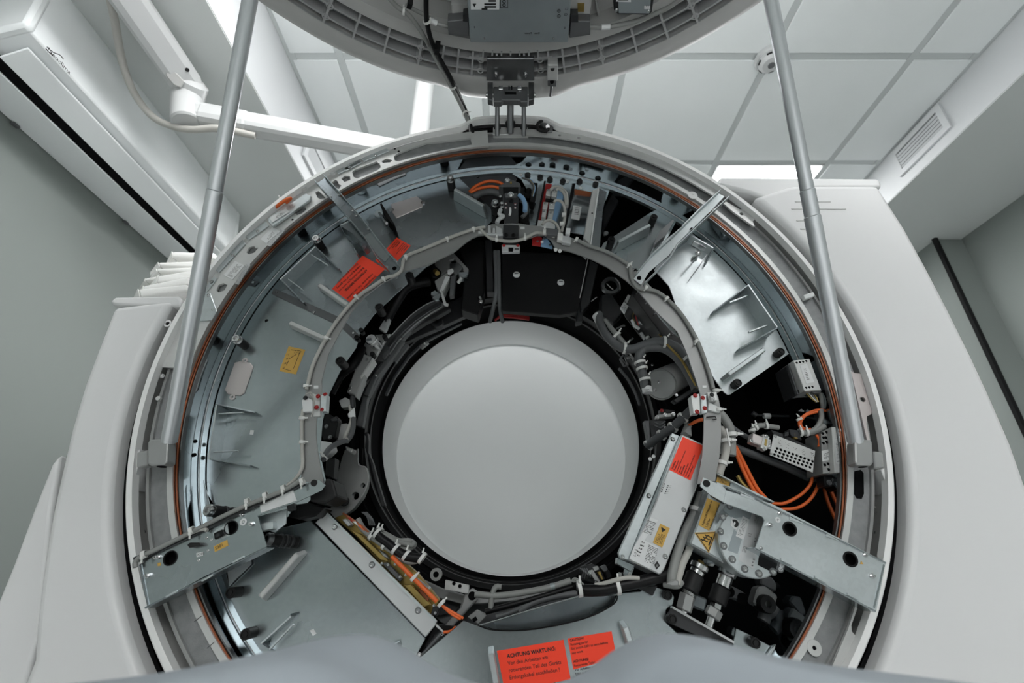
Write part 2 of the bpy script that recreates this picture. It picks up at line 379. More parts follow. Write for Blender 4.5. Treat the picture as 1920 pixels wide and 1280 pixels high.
# ------------------------------------------------------------------ air conditioner on the left wall
YN, YE = -0.191, .86
def lx(px, py, x): P = at(px, py, 0, x); return (P.x, P.z)
def lz(px, py, z): P = at(px, py, 2, z); return (P.x, P.z)
za = lx(150, 340, XL)[1]
pa = (XL, za); pb = lx(100, 227, -1.405); pc = lx(200, 246, -1.325); pe = lx(236, 255, -1.302); pd = lx(250, 147, -1.335)
t = thing('air_conditioner', 'long white wall-mounted air conditioner with a black outlet slot', 'air conditioner', (XL, (YN+YE)/2, za))
def xz(ps, y): return [V((p[0], y, p[1])) for p in ps]
ztop = max(pd[1]+.012, pe[1]+.1)
body = [pa, (pb[0]-.01, pb[1]+.004), (pb[0], pb[1]+.03), (pc[0]-.012, pc[1]+.01), pe, ((pe[0]+pd[0])/2+.004, (pe[1]+pd[1])/2+.006), pd, (pd[0]-.03, ztop), (XL, ztop)]
prism('body', xz(body, YN+.012), (0, YE-YN-.024, 0), 'ac', t, bev=.006, smooth=30)
for y0, y1 in ((YN, YN+.03), (YE-.03, YE)):
    prism('end_cap', [V((p[0]+.004*(p[0] > XL+.01), y0, p[1])) for p in body], (0, y1-y0, 0), 'ac', t, bev=.01, smooth=30)
prism('lower_panel', [V((pa[0]+.004, YN+.03, pa[1]-.004)), V((pb[0]-.004, YN+.03, pb[1]-.004)), V((pb[0]-.004, YN+.03, pb[1]+.004)), V((pa[0]+.004, YN+.03, pa[1]+.004))], (0, YE-YN-.06, 0), 'ac', t, bev=.002)
dx, dz = pc[0]-pb[0], pc[1]-pb[1]
f0 = (pb[0]+dx*.20, pb[1]+dz*.20)
prism('outlet_slot', xz([(pb[0]-.002, pb[1]-.001), (f0[0]+.004, f0[1]), (f0[0]+.004, f0[1]+.01), (pb[0]-.002, pb[1]+.02)], YN+.04), (0, YE-YN-.08, 0), 'blackm', t)
prism('flap', xz([f0, (pc[0], pc[1]-.002), (pc[0]-.002, pc[1]+.005), (f0[0]-.002, f0[1]+.006)], YN+.05), (0, YE-YN-.085, 0), 'ac', t, bev=.002)
nrm = V((pd[0]-pe[0], 0, pd[1]-pe[1])).normalized()
def acp(px, py):            # a pixel on the front face plane of the unit
    n = V((nrm.z, 0, -nrm.x)); o = V((pe[0]+.011, 0, pe[1])); d = ray(px, py); return CAM+d*((o-CAM).dot(n)/d.dot(n))
a, b = acp(88, 93), acp(117, 109)
text('Neoclima', a, V((0, 1, 0)), nrm, .019, 'ink', t)
tube('logo_swoosh', [acp(88, 88), acp(100, 98), acp(112, 103), acp(119, 111)], .0012, 'ink', t, 5)
tube('logo_swoosh', [acp(86, 91), acp(92, 98), acp(99, 104)], .0012, 'ink', t, 5)
text('INVERTER', acp(397, 432), V((0, 1, 0)), nrm, .008, 'ink', t)
for px in ((30, 232), (237, 415)): box('clip', at(*px, 0, XL+.012)+V((0, 0, -.006)), (.012, .02, .006), 'midg', t)
# ------------------------------------------------------------------ ceiling-hung swing arm
PZ = 2.05; post = V((-.345, .30, PZ)); el = at(350, 213, 2, PZ)
t = thing('swing_arm', 'white jointed ceiling-hung swing arm behind the left strut', 'support arm', post)
cyl('column', post+V((0, 0, -.12)), V((post.x, post.y, CZ)), .036, 'arm', t, 28)
lathe('ceiling_rose', [(0, 0), (.09, 0), (.09, .03), (.04, .06), (0, .06)], V((post.x, post.y, CZ)), (0, 0, -1), 'arm', t)
d = (post-el).normalized(); up = V((0, 0, 1))
bar('lower_arm', el-d*.0, post+d*.02, .066, .070, 'arm', t, up=up, bev=.018)
bar('arm_sleeve', el+d*.03, el+d*.20, .071, .075, 'arm', t, up=up, bev=.02)
ep = at(348, 170, 2, PZ+.10)
cyl('knuckle', el+(el-ep).normalized()*.045, ep+V((0, 0, .01)), .047, 'arm', t, 28)
u0 = at(352, 160, 2, PZ+.10); u1 = at(236, -10, 2, PZ+.125); u1 = u0+(u1-u0)*1.4
dd = (u1-u0).normalized()
bar('upper_arm', u0-dd*.015, u1, .062, .098, 'arm', t, up=(.5, -.6, .5), bev=.024)
kc = u0-dd*.01
lathe('elbow_cap', [(0, -.036), (.03, -.036), (.05, -.022), (.05, .022), (.03, .036), (0, .036)], kc, V((.5, -.6, .5)), 'arm', t, 28)
s1 = u0+dd*.075; nn = (CAM-s1).normalized()
def armp(px, py, k=.052): d_ = ray(px, py); o = u0+nn*k; return CAM+d_*((o-CAM).dot(nn)/d_.dot(nn))
prism('hinge_cover', [armp(*A1(*q)) for q in ((825, 355), (870, 350), (925, 408), (905, 440), (868, 425), (830, 380))], -nn*.03, 'lidp', t, bev=.003)
prism('slot_mark', [armp(*A1(*q)) for q in ((705, 200), (745, 187), (752, 197), (712, 208))], -nn*.02, 'black', t)
cyl('screw_hole', armp(*A1(937, 349)), armp(*A1(937, 349))-nn*.02, .006, 'black', t)
pts = [at(*A1(x, y), 2, z) for x, y, z in ((535, -60, 2.19), (552, 0, 2.19), (575, 110, 2.185), (597, 240, 2.175), (627, 360, 2.15), (680, 480, 2.10), (760, 580, 2.05), (850, 628, 2.0), (960, 648, 1.99), (1100, 642, 2.0))]+[el+d*.22+V((0, 0, -.045))]
tag(tube('arm_cable', pts, .0115, 'cablel', None, 10), 'grey cable looping below the white swing arm', 'cable')
# ================================================================== GANTRY HOUSING
gh = thing('scanner_housing', 'white plastic side covers and rim of the open scanner gantry', 'scanner housing', (0, .3, 0))
YC = -.036
def cover(name, pts, depth, bev=.014):
    o = prism(name, pts, (0, depth, 0), 'cover', gh); md = o.modifiers.new('bevel', 'BEVEL'); md.width = bev; md.segments = 4; md.limit_method = 'ANGLE'; md.angle_limit = math.radians(50)
    for p in o.data.polygons: p.use_smooth = True
    md.harden_normals = False
    try: o.data.set_sharp_from_angle(angle=math.radians(50))
    except Exception: pass
    return o
RI = .7955
# left cover: inner edge follows the rim, outer edge bows outwards to the floor
aL0 = 166.0
outL = [W(*p, YC) for p in ((212, 574), (186, 640), (155, 720), (131, 800), (112, 880), (94, 960), (80, 1040), (70, 1110), (62, 1180), (58, 1240))]
inn = arcpts(RI, aL0, 236, YC, 34)
b0 = outL[-1]; low = [V((b0.x-.005, YC, .42)), V((b0.x-.01, YC, .06)), V((inn[-1].x, YC, .06))]
cover('left_cover', inn[::-1]+outL+low, .45)
# its stepped cap on top
cover('left_cap', [W(*p, YC+.008) for p in ((213, 571), (205, 566), (215, 556), (333, 554), (341, 562), (338, 574))], .43, .006)
# the outer foot of the left side, set back
cover('left_foot', [V((b0.x+.03, YC+.02, .06))]+[W(*p, YC+.02) for p in ((75, 1180), (95, 960), (112, 850), (96, 870), (60, 960), (25, 1055), (-10, 1140), (-70, 1290))]+[V((-1.08, YC+.02, .06))], .5, .012)
# right cover
outR = [W(*p, YC) for p in ((1647, 346), (1664, 372), (1700, 428), (1740, 500), (1782, 580), (1822, 660), (1862, 745), (1900, 832), (1935, 930), (1958, 1040), (1965, 1150))]
inr = arcpts(RI, 38.5, -56, YC, 46)
cover('right_cover', inr+[V((inr[-1].x, YC, .06)), V((outR[-1].x+.01, YC, .06))]+outR[::-1]+[W(1490, 346, YC), W(1476, 349, YC)], .5)
cover('right_top_cap', [W(*p, YC+.006) for p in ((1350, 331), (1648, 334), (1652, 340), (1655, 351), (1500, 352), (1466, 380), (1405, 360), (1345, 345))], .5, .008)
for q in (((1490, 377), (1558, 379)), ((1483, 390), (1587, 393)), ((1493, 413), (1530, 414)), ((1500, 429), (1525, 430))):
    a, b = W(*q[0], YC-.0005), W(*q[1], YC-.0005); box('groove', (a+b)/2, ((b-a).length, .002, .0035), 'cover_in', gh, bev=.0008)
# the rim ring: flat lip, stepped edge, inner wall running back; raised at the hinge
def rimr(a):    # bump at the top where the hinge pocket is
    x = abs(a-90); return .024*max(0, min(1, (10.5-x)/3.2))
def rim(name, r0, r1, y0, y1, m, bump=True):
    bm = bmesh.new(); n = 240; rows = []
    for i in range(n):
        a = 360*i/n-90; k = rimr(a % 360) if bump else 0
        rows.append([bm.verts.new(pol(r, a, y)+V((0, 0, k+.007))) for r, y in ((r0, y0), (r1-.004, y0), (r1, y0+.004), (r1, y1), (r0, y1))])
    for i in range(n):
        A, B_ = rows[i], rows[(i+1) % n]
        for j in range(5): bm.faces.new((A[j], B_[j], B_[(j+1) % 5], A[(j+1) % 5]))
    return obj(name, bm, m, gh, 40)
rim('rim_lip', .762, .776, -.028, -.010, 'rimw')
rim('rim_step', .772, .780, .0, .30, 'cover_in')
ring('cavity_shade', .786, .7885, .0, .13, 'midg', gh)  # grey ring over the white inner wall, paints the cavity's shade
ring('rim_back', .70, .785, .13, .14, 'dark', gh)
ring('shadow_gap', .7775, .797, .0, .01, 'blackm', gh, dz=.003)  # black ring paints the shade between rim and side covers
# moulded gussets and sockets of the rim
for a in (-19, -13, -9, 2.5, 8, 12, 195, 188, 183, 171): 
    c = pol(.766, a, .05); box('gusset', c, (.030, .06, .003), 'cover_in', gh, Matrix.Rotation(-math.radians(a), 3, 'Y'))
def socket(px):
    p = W(*px, -.02); bm = bmesh.new(); add_lathe(bm, [(.0045, 0), (.0085, 0), (.0095, .04), (.0045, .03)], p, (0, 1, 0), 18); obj('socket', bm, 'cover', gh, 35)
    cyl('socket_hole', p+V((0, .004, 0)), p+V((0, .02, 0)), .0052, 'blackm', gh)
for px in ((568, 351), (622, 320), (314, 606)): socket(px)
# angled guides beside the strut brackets
for px in (((264, 858), (257, 880), (246, 918), (238, 918), (244, 858)), ((1652, 880), (1660, 876), (1676, 920), (1668, 924)), ((254, 845), (262, 842), (262, 858), (256, 860))):
    plate('guide', px, -.02, .05, 'cover', gh, bev=.001)
# ================================================================== RIM FRAME (stationary ring of the gantry)
fr = thing('stator_frame', 'grey cast ring frame around the drum with aluminium shroud plates', 'gantry frame', (0, .02, AX-.72))
ring('cast_band', .716, .750, .003, .10, 'cast', fr, dz=.011)
ring('inner_strip', .7045, .7165, -.002, .05, 'alu', fr, c=.0008, dz=.010)
ring('strip_shoulder', .7045, .712, .003, .05, 'alud', fr)
ring('outer_strip', .749, .7555, -.003, .08, 'alud', fr, c=.0008, dz=.010)
ring('deep_ring', .752, .77, .07, .09, 'black', fr)
# joint lines of the inner strip, lower left
for px in ((371, 1160), (395, 1209)): 
    p = W(*px, -.0025); r_ = V((p.x, 0, p.z-AX)).normalized(); box('joint', p, (.014, .001, .0008), 'dark', fr, Matrix((r_, V((0, 1, 0)), r_.cross(V((0, 1, 0))))).transposed())
def apol(px, y):
    P = W(*px, y); return math.hypot(P.x, P.z-AX), math.degrees(math.atan2(P.z-AX, P.x))
YS = -.012
# upper-left aluminium shroud plate with cut-outs
def blob(c, r): return (c[0], c[1], r)
a_st, a_en = apol((352, 690), YS)[1], 95.0
inner = arcpts(.7035, a_st, a_en, YS, 50)
outer = []
for i in range(51):
    a = a_en+(a_st-a_en)*i/50
    outer.append(pol(.7665 if a > 118 else (.762 if a > 108 else .764), a, YS))
WP = lambda z, *pts: [W(*z(*p), YS) for p in pts]
holes = [WP(B4, (585, 130), (610, 105), (850, 15), (885, 40), (895, 80), (860, 110), (640, 200), (600, 185)),
         WP(B4, (360, 240), (400, 218), (420, 225), (440, 265), (465, 275), (440, 315), (400, 300)),
         WP(B4, (180, 355), (215, 335), (270, 385), (300, 420), (235, 425), (205, 410)),
         WP(B4, (20, 515), (70, 505), (85, 540), (40, 580), (-20, 600), (-45, 560)),
         WP(A5, (350, 190), (380, 165), (560, 100), (860, 68), (870, 110), (620, 160), (380, 222), (355, 215)),
         WP(B4, (465, 205), (500, 170), (560, 175), (565, 215), (500, 240)),
         WP(B4, (905, 10), (960, -15), (1020, 0), (1000, 25), (920, 32)),
         WP(A4, (932, 830), (950, 795), (985, 785), (990, 800), (1012, 797), (985, 830), (950, 842)),
         WP(A4, (732, 1080), (745, 1045), (780, 1033), (805, 1045), (785, 1082), (745, 1095)),
         (W(*Z1(323, 627), YS), .0048)]
def clampr(p):
    r = math.hypot(p.x, p.z-AX); a = math.degrees(math.atan2(p.z-AX, p.x)); lo, hi = .7055, (.7645 if a > 118 else .755); return pol(min(max(r, lo), hi), a, YS)
holes = [h if isinstance(h, tuple) else [clampr(p) for p in h] for h in holes if isinstance(h, tuple) or True]
sh = sheet('shroud_plate', inner+outer, holes, YS, .006, 'alu', fr, world=True)
for px, r in ((A5(383, 158), .0035), (A5(358, 142), .0035), (A4(1240, 613), .003), (A4(1195, 600), .006), (A4(1215, 590), .0055)): cyl('screw_hole', W(*px, YS-.0004), W(*px, YS+.002), r, 'blackm', sh)
# dark mesh behind its windows
arcplate('window_backing', a_st, a_en, .708, .758, -.004, .003, 'cast', fr)
# clips / cover strips riveted on the shroud plate
for z, q, sc in ((A4, ((920, 720), (1060, 620), (1080, 650), (945, 742)), (1007, 686)), (A4, ((722, 945), (905, 742), (925, 770), (745, 962)), (840, 848)), (A4, ((640, 1080), (712, 985), (735, 1000), (665, 1092)), (700, 1025)),
                 (A5, ((20, 265), (125, 205), (132, 228), (32, 283)), (53, 262)), (A5, ((132, 200), (300, 132), (322, 150), (150, 222)), (228, 183)),
                 (A4, ((1530, 285), (1680, 210), (1700, 228), (1545, 305)), (1618, 262)), (A4, ((600, 1130), (640, 1088), (690, 1100), (735, 1220), (700, 1280), (560, 1290)), (680, 1115))):
    o = plate('clip_strip', zz(z, *q), YS-.004, .0035, 'galvl', sh, bev=.001); 
    inst('screw', SCREW, 'steel', W(*z(*sc), YS-.004), (0, -1, 0), .0035, sh)
for px in (A4(610, 1173), A4(712, 1213), Z1(548, 277), Z1(350, 487), A4(1330, 466), A4(1100, 632)): screw(px, YS-.001, sh, .004)
# raised module carrier with label
mc = plate('module_carrier', zz(A4, (1078, 625), (1075, 600), (1205, 515), (1325, 435), (1362, 450), (1355, 475), (1105, 655)), YS-.010, .008, 'galvl', sh, bev=.001)
fineprint(zz(A4, (1215, 520), (1240, 500), (1260, 515), (1235, 540)), YS-.0105, sh, 4, seed=3)
label('white_label', zz(A4, (1085, 598), (1195, 535), (1218, 560), (1105, 628)), YS-.0115, 'label', sh); 
label('white_label', zz(A4, (1025, 740), (1108, 655), (1155, 690), (1065, 768)), YS-.001, 'label', sh)
label('white_label', zz(A4, (780, 980), (855, 885), (920, 915), (840, 1010)), YS-.001, 'label', sh)
for q, sd in (((1125, 592), (1170, 560), (1180, 575), (1135, 607)), 5), (((1065, 735), (1110, 685), (1125, 695), (1080, 748)), 6), (((800, 985), (870, 900), (900, 912), (835, 1000)), 7):
    fineprint(zz(A4, *q), YS-.012, sh, 6, seed=sd, ink='ink')
for q, sd in (((1060, 775), (1165, 670), (1187, 682), (1090, 790)), 8), (((855, 1035), (935, 900), (960, 912), (880, 1045)), 9):
    plate('perforated_patch', zz(A4, *q), YS-.0006, .0006, 'box', sh); fineprint(zz(A4, *q), YS-.001, sh, 12, seed=sd, fill=.2)
# orange wiring peeping over the shroud
ow = tag(tube('orange_wire_loop', T3(A4, (1110, 548, -.002), (1150, 510, -.030), (1200, 478, -.036), (1228, 468, -.034), (1195, 500, -.026)), .004, 'orange'), 'short orange wire loop above the shroud plate, upper left', 'wire')
tie(W(*A4(1165, 480), -.02), (1, 0, .6), .006, ow)
# plain aluminium shroud plates, top right and right
def rplate(name, px, holes=(), y=YS, m='alu'): return sheet(name, px, list(holes), y, .005, m, fr)
top = arcpts(.7445, 90.5, 44.5, YS, 30)
o2 = [pol(.7685 if not (76 < a < 79 or 72.3 < a < 74) else .765, a, YS) for a in [44.5+(90.5-44.5)*i/60 for i in range(61)]]
sheet('shroud_plate', [p+V((0, 0, 0)) for p in top]+o2, [(W(*q, YS), .0042) for q in ((1049, 253.5), (1085, 258.5))], YS, .005, 'alu', fr, world=True)
rplate('shroud_plate', zz(A6, (885, 450), (900, 440), (985, 488), (1000, 482), (1015, 490), (1025, 510), (1072, 545), (1062, 560), (1070, 590), (1055, 582), (940, 500)), [(*A6(993, 514), .005)])
rplate('shroud_plate', zz(Z4, (1062, 455), (1085, 468), (1125, 472), (1145, 545), (1195, 710), (1190, 728), (1165, 740), (1160, 790), (1182, 890), (1165, 900), (1120, 700)), [(*Z4(1137, 635), .0055)], m='pinkmetal')
rplate('shroud_plate', zz(Z8, (1232, 835), (1248, 838), (1208, 950), (1210, 985), (1232, 1010), (1205, 1100), (1172, 1200), (1085, 1215), (1130, 1110), (1190, 970)))
# ears on the inner strip
for px in ((A6(700, 402)), Z8(997, 1080)):
    p = W(*px, -.0025); bm = bmesh.new(); add_lathe(bm, [(.0035, 0), (.0125, 0), (.0125, .004), (.0035, .004)], p, (0, 1, 0), 20, closed=True); obj('ear', bm, 'alu', fr, 35); cyl('hole', p+V((0, .001, 0)), p+V((0, .003, 0)), .0034, 'blackm', fr)
# slot in the right-hand band with a small spring behind
sl = zz(Z8, (1228, 70), (1262, 62), (1278, 80), (1280, 200), (1268, 228), (1240, 225), (1226, 200))
plate('slot', sl, .0015, .003, 'blackm', fr)
# dark stiffener boxes in the gap between frame and rim
for px in (Z8(1365, 315), Z8(1358, 425), Z1(215, 840), Z5(205, 420), Z5(250, 905)):
    p = W(*px, .05); box('stiffener', p, (.028, .06, .05), 'dark', fr, bev=.002); screw(px, .018, fr, .004, 'midg')
# small clip on the right band and white scratch-like marks stay in the material
plate('sensor_clip', zz(A6, (1365, 1000), (1425, 982), (1435, 1005), (1375, 1025)), -.012, .012, 'label', fr, bev=.001)
# ================================================================== ROTATING DRUM
dr = thing('rotor_drum', 'polished steel drum of the rotor with copper slip ring tracks', 'rotor drum', (0, .2, AX))
ring('slip_ring', .6925, .7045, .004, .06, 'black', dr)
ring('copper_track', .7004, .7032, .0015, .01, 'copper', dr); ring('copper_track', .6950, .6979, .0015, .01, 'copper', dr)
ring('track_divider', .6982, .7001, .0030, .01, 'black', dr)
ring('edge_ring', .6895, .6925, .001, .012, 'steeld', dr, c=.0006)
bm = bmesh.new(); add_lathe(bm, [(.6915, .010), (.6912, .066), (.6905, .38)], (0, 0, AX), (0, 1, 0), 220)
cy = obj('drum_wall', bm, 'mirror', dr, 60)
arcplate('wall_flange', 3, 257, .6768, .6915, .064, .010, 'galv', dr, n=160)
bm = bmesh.new(); pr_ = [pol(.6895, 3+254*i/160, .0635) for i in range(161)]; add_tube(bm, pr_, .0011, 6, 1); obj('seam_bead', bm, 'label', dr, 60)
ring('back_plate', .395, .692, .34, .35, 'blackm', dr)  # black backing sheet added so the open drum interior stays dark
for r, y, m in ((.405, .30, 'black'), (.43, .26, 'blackm'), (.40, .335, 'black')): ring('bearing_rib', r-.006, r+.006, y, .345, m, dr)
lathe('bore_collar', [(.425, .30), (.405, .31), (.400, .36), (.394, .425), (.3835, .432), (.3835, .445)], (0, 0, AX), (0, 1, 0), 'blackm', dr, 128)
# bright light-reflecting clips on the drum wall
# ================================================================== BORE
br = thing('scanner_bore', 'white round bore liner in the middle of the scanner', 'scanner bore', (0, .5, AX))
lathe('bore_liner', [(.386, .436), (.3835, .432), (.3812, .434), (.3812, .60), (.385, .63)], (0, 0, AX), (0, 1, 0), 'borew', br, 160, 50)
lathe('bore_end', [(.386, .62), (.36, .636), (.20, .655), (0, .66)], (0, 0, AX), (0, 1, 0), 'borec', br, 160, 60)
# ================================================================== ROTOR COVER PLATES (galvanised sheet)
YP = .066
def rp(px, y=YP): P = W(*px, y); return math.hypot(P.x, P.z-AX), math.degrees(math.atan2(P.z-AX, P.x))
RO = .6742
def sector(a0, a1, n=None): return arcpts(RO, a0, a1, YP, n)
def tab(px0, px1, parent, h=.030, wd=.0095, m='galvl', yb=YP):
    """bent-up grip tab: px0, px1 = ends of its front edge"""
    a, b = W(*px0, yb-h), W(*px1, yb-h); d = (b-a).normalized(); s = d.cross(V((0, 1, 0)))
    prof = [a+V((0, h, 0))-d*.004, a+d*.004, b-d*.004, b+V((0, h, 0))+d*.004]
    return prism('grip_tab', [p-s*wd/2 for p in prof], s*wd, m, parent, bev=.0015)
def standoff(px, parent, h=.026, r=.0095, head=None, yb=YP):
    p = W(*px, yb-h); q = V((p.x, yb, p.z))
    o = cyl('standoff', p, q, r, 'rubber', parent, 20)
    if head:
        lathe('bolt_head', [(0, .004), (.0045, .004), (.005, .009), (.0085, .009), (.0095, .007), (.0095, 0), (.011, 0), (.011, -.003), (0, -.003)], p, (0, -1, 0), 'steel', o, 20)
    else: lathe('socket', [(.0055, .001), (.0055, -.006), (0, -.006)], p-V((0, .0012, 0)), (0, -1, 0), 'blackm', o, 16)
    return o
def uclip(P, parent, h=.042, t=.003, wing=None, m='galvl'):
    """folded sheet clip standing on the plate. P = (back a, back b, wing tip a, wing tip b) pixels on the front edge"""
    yf = YP-h; a, b, c, d = [W(*p, yf) for p in P]
    def wall(p, q, nm, cut=0):
        v = (q-p).normalized(); s = v.cross(V((0, 1, 0)))*t
        pts = [p, q+V((0, cut, 0)), V((q.x, YP, q.z)), V((p.x, YP, p.z))]
        return prism(nm, pts, s, 'galvd', o)  # darker metal paints the dark reflections inside the clip
    o = prism('fold_clip', [a, b, V((b.x, YP, b.z)), V((a.x, YP, a.z))], (b-a).normalized().cross(V((0, 1, 0)))*t, m, parent)
    if c is not None: wall(a, c, 'wing', h*.55)
    if d is not None: wall(b, d, 'wing', h*.55)
    return o
def eyeplate(px, parent, y=YP-.003):
    o = plate('inspection_lid', px, y, .003, 'pinkmetal', parent, bev=.001); return o
# ---- left plate -----------------------------------------------------------
pl = thing('left_cover_plate', 'left galvanised rotor plate carrying the yellow sticker', 'cover plate', W(480, 760, YP))
aj = rp((512, 544))[1]
lo = [W(*p, YP) for p in ((440, 1010), (560, 960), (612, 905), (600, 850), (605, 790), (618, 735), (640, 690), (668, 650), (673, 634))]
pts = sector(aj-.2, 199)
pts += lo
prism('sheet', pts, (0, .003, 0), 'galv', pl)
mid = [rp((560, 680)), ]
tab(Z1(1146, 145), Z1(1385, 252), pl, .03, .010, 'alu')
standoff(Z1(826, 258), pl, .034, .0105, True)
standoff(Z1(1470, 388), pl, .03); standoff((605, 1000), pl, .02) if False else None
cyl('rivet_hole', W(*Z1(1012, 140), YP-.001), W(*Z1(1012, 140), YP), .0045, 'blackm', pl)
ip = eyeplate(zz(Z1, (745, 575), (808, 402), (840, 393), (905, 402), (925, 430), (868, 595), (840, 612), (765, 602)), pl)
for c in ((872, 388), (793, 620)):
    p = W(*Z1(*c), YP-.003); bm = bmesh.new(); add_lathe(bm, [(.003, 0), (.0065, 0), (.0065, .003), (.003, .003)], p, (0, 1, 0), 16, closed=True); obj('eyelet', bm, 'pinkmetal', ip, 35)
uclip([Z1(690, 668), Z1(640, 1012), Z1(900, 700), Z1(870, 1045)], pl)
for q in (((695, 728), (865, 720)), ((660, 968), (830, 960))): bar('tongue', W(*Z1(*q[0]), YP-.03), W(*Z1(*q[1]), YP-.03), .002, .006, 'galvl', pl)
ys = label('yellow_sticker', zz(Z1, (1150, 300), (1254, 322), (1195, 476), (1090, 455)), YP-.0007, 'yellow', pl)
for q in (((1150, 315), (1165, 312), (1120, 450), (1108, 450)), ((1190, 320), (1235, 325), (1225, 350), (1180, 345))): fineprint(zz(Z1, *q), YP-.001, ys, 5, seed=11, ink='ink', fill=.2)
for a, b in (((1165, 322), (1225, 330)), ((1222, 335), (1180, 440)), ((1150, 380), (1200, 350)), ((1115, 440), (1165, 455)), ((1135, 420), (1150, 390))):
    bar('print_line', W(*Z1(*a), YP-.0008), W(*Z1(*b), YP-.0008), .001, .0006, 'ink', ys)
label('white_tag', zz(Z1, (908, 828), (930, 830), (925, 858), (903, 856)), YP-.0007, 'label', pl)
for x, y in ((530, 890), (560, 900), (523, 980), (555, 985)): cyl('wall_hole', W(*Z1(x, y), .045), W(*Z1(x, y), .05), .004, 'blackm', pl)
# ---- joint strip ----------------------------------------------------------
jt = tag(plate('joint_strip', ((514, 540), (640, 596), (674, 628), (668, 640), (636, 610), (509, 550)), YP-.003, .003, 'midg'), 'narrow dark strip covering the joint of the two left rotor plates', 'strip')
for px in ((518, 547), A4(1382, 1228), Z2(490, 818)): screw(px, YP-.003, jt, .003)
# ---- upper-left plate -----------------------------------------------------
pu = thing('upper_left_cover_plate', 'upper left galvanised rotor plate carrying two red stickers', 'cover plate', W(700, 470, YP))
a2 = rp((862, 336))[1]
pts = sector(a2, aj+.2)+[W(*p, YP) for p in ((670, 632), (700, 590), (745, 548), (800, 500), (852, 470), (868, 448), (905, 430), (921, 416), (926, 402), (918, 388), (890, 362))]
prism('sheet', pts, (0, .003, 0), 'galvd', pu)  # darker sheet colour carries this plate's dim reflection
tab(A5(748, 400), A5(958, 520), pu, .045, .009, 'galvl')
tab(A4(1405, 1035), A4(1610, 1178), pu, .03, .010, 'alu')
standoff(A4(1400, 745), pu, .034, .0115, True); standoff(A5(728, 345), pu, .034, .0115, True); standoff(A5(1025, 505), pu, .036, .0115, True)
for px in (Z2(908, 380), Z2(682, 620), Z2(388, 1022)): standoff(px, pu, .035, .0105)
for px in (Z2(548, 795), Z2(515, 850)): standoff(px, pu, .02, .005)
ip = eyeplate(zz(A5, (340, 560), (330, 505), (500, 452), (525, 470), (545, 490), (540, 525), (365, 600)), pu)
for c in ((335, 545), (545, 495)):
    p = W(*A5(*c), YP-.003); bm = bmesh.new(); add_lathe(bm, [(.003, 0), (.0065, 0), (.0065, .003), (.003, .003)], p, (0, 1, 0), 16, closed=True); obj('eyelet', bm, 'steel', ip, 35)
uclip([A4(1385, 790), A4(1155, 1005), A4(1525, 905), A4(1285, 1135)], pu)
for q in (((1365, 845), (1475, 915)), ((1215, 1010), (1310, 1080))): bar('tongue', W(*A4(*q[0]), YP-.03), W(*A4(*q[1]), YP-.03), .002, .006, 'galvl', pu)
uclip([B4(455, 715), B4(540, 672), B4(605, 970), B4(660, 880)], pu)
bar('tongue', W(*B4(560, 735), YP-.04), W(*B4(655, 875), YP-.02), .004, .01, 'galvl', pu)
# spring latch with pin next to the bracket
lp = plate('latch_plate', zz(B4, (885, 480), (905, 470), (1045, 700), (1030, 705), (950, 620)), YP-.045, .045, 'blackm', pu)
cyl('latch_pin', W(*B4(880, 580), YP-.004), W(*B4(960, 690), YP-.05), .004, 'steel', lp)
lathe('washer', [(0, 0), (.012, 0), (.012, .003), (0, .003)], W(*B4(875, 590), YP), (0, -1, 0), 'galvl', lp)
RL = YP-.0008
s1 = label('red_warning_sticker', zz(Z2, (560, 235), (330, 485), (470, 590), (728, 335)), RL, 'red', pu)
def rt(z, a, b, dn, lines, parent, y, size, bold=(), lh=1.25, mk='ink', xs=1.0):
    A, B_, D = W(*z(*a), y), W(*z(*b), y), W(*z(*dn), y); xd = (B_-A).normalized(); dv = (D-A); dv = (dv-xd*dv.dot(xd)).normalized()
    for i, l in enumerate(lines): text(l, A+dv*size*(.8+lh*i), xd, -dv, size, mk, parent, bold=size*.025 if i in bold else 0, xs=xs)
rt(Z2, (668, 395), (500, 560), (570, 330), ['Erdungskabel anschließen !', 'rotierenden Teil des Geräts', '', 'ATTENTION SERVICE:', 'Before starting to work on', 'rotating part of the gantry', 'Connect ground cable !'], s1, RL, .0082, (3,), 1.32)
s2 = label('red_warning_sticker', zz(Z2, (815, 100), (735, 188), (822, 275), (920, 160)), RL, 'red', pu)
rt(Z2, (905, 165), (822, 262), (815, 110), ['CAUTION!', 'Rotating parts!', 'Set switch S301 to zero', 'before any work', '', 'ACHTUNG!', 'Rotierende Teile!', 'Vor Arbeiten am Gerät'], s2, RL, .0040, (0, 5), 1.3)
plate('red_sticker_corner', zz(Z2, (655, 262), (672, 262), (690, 292), (668, 285)), RL, .0006, 'red', pu)
# ---- small dark plate at top, with the orange leads -------------------------
pt = thing('dark_top_plate', 'dark grey rotor plate at the top left of the drum', 'cover plate', W(900, 345, .07))
sheet('sheet', zz(A5, (775, 345), (800, 305), (940, 282), (1120, 275), (1150, 300), (1170, 340), (1110, 420), (1040, 560), (1020, 640), (900, 520), (870, 410)), [(*A5(910, 325), .005)], .074, .003, 'darkp', pt)
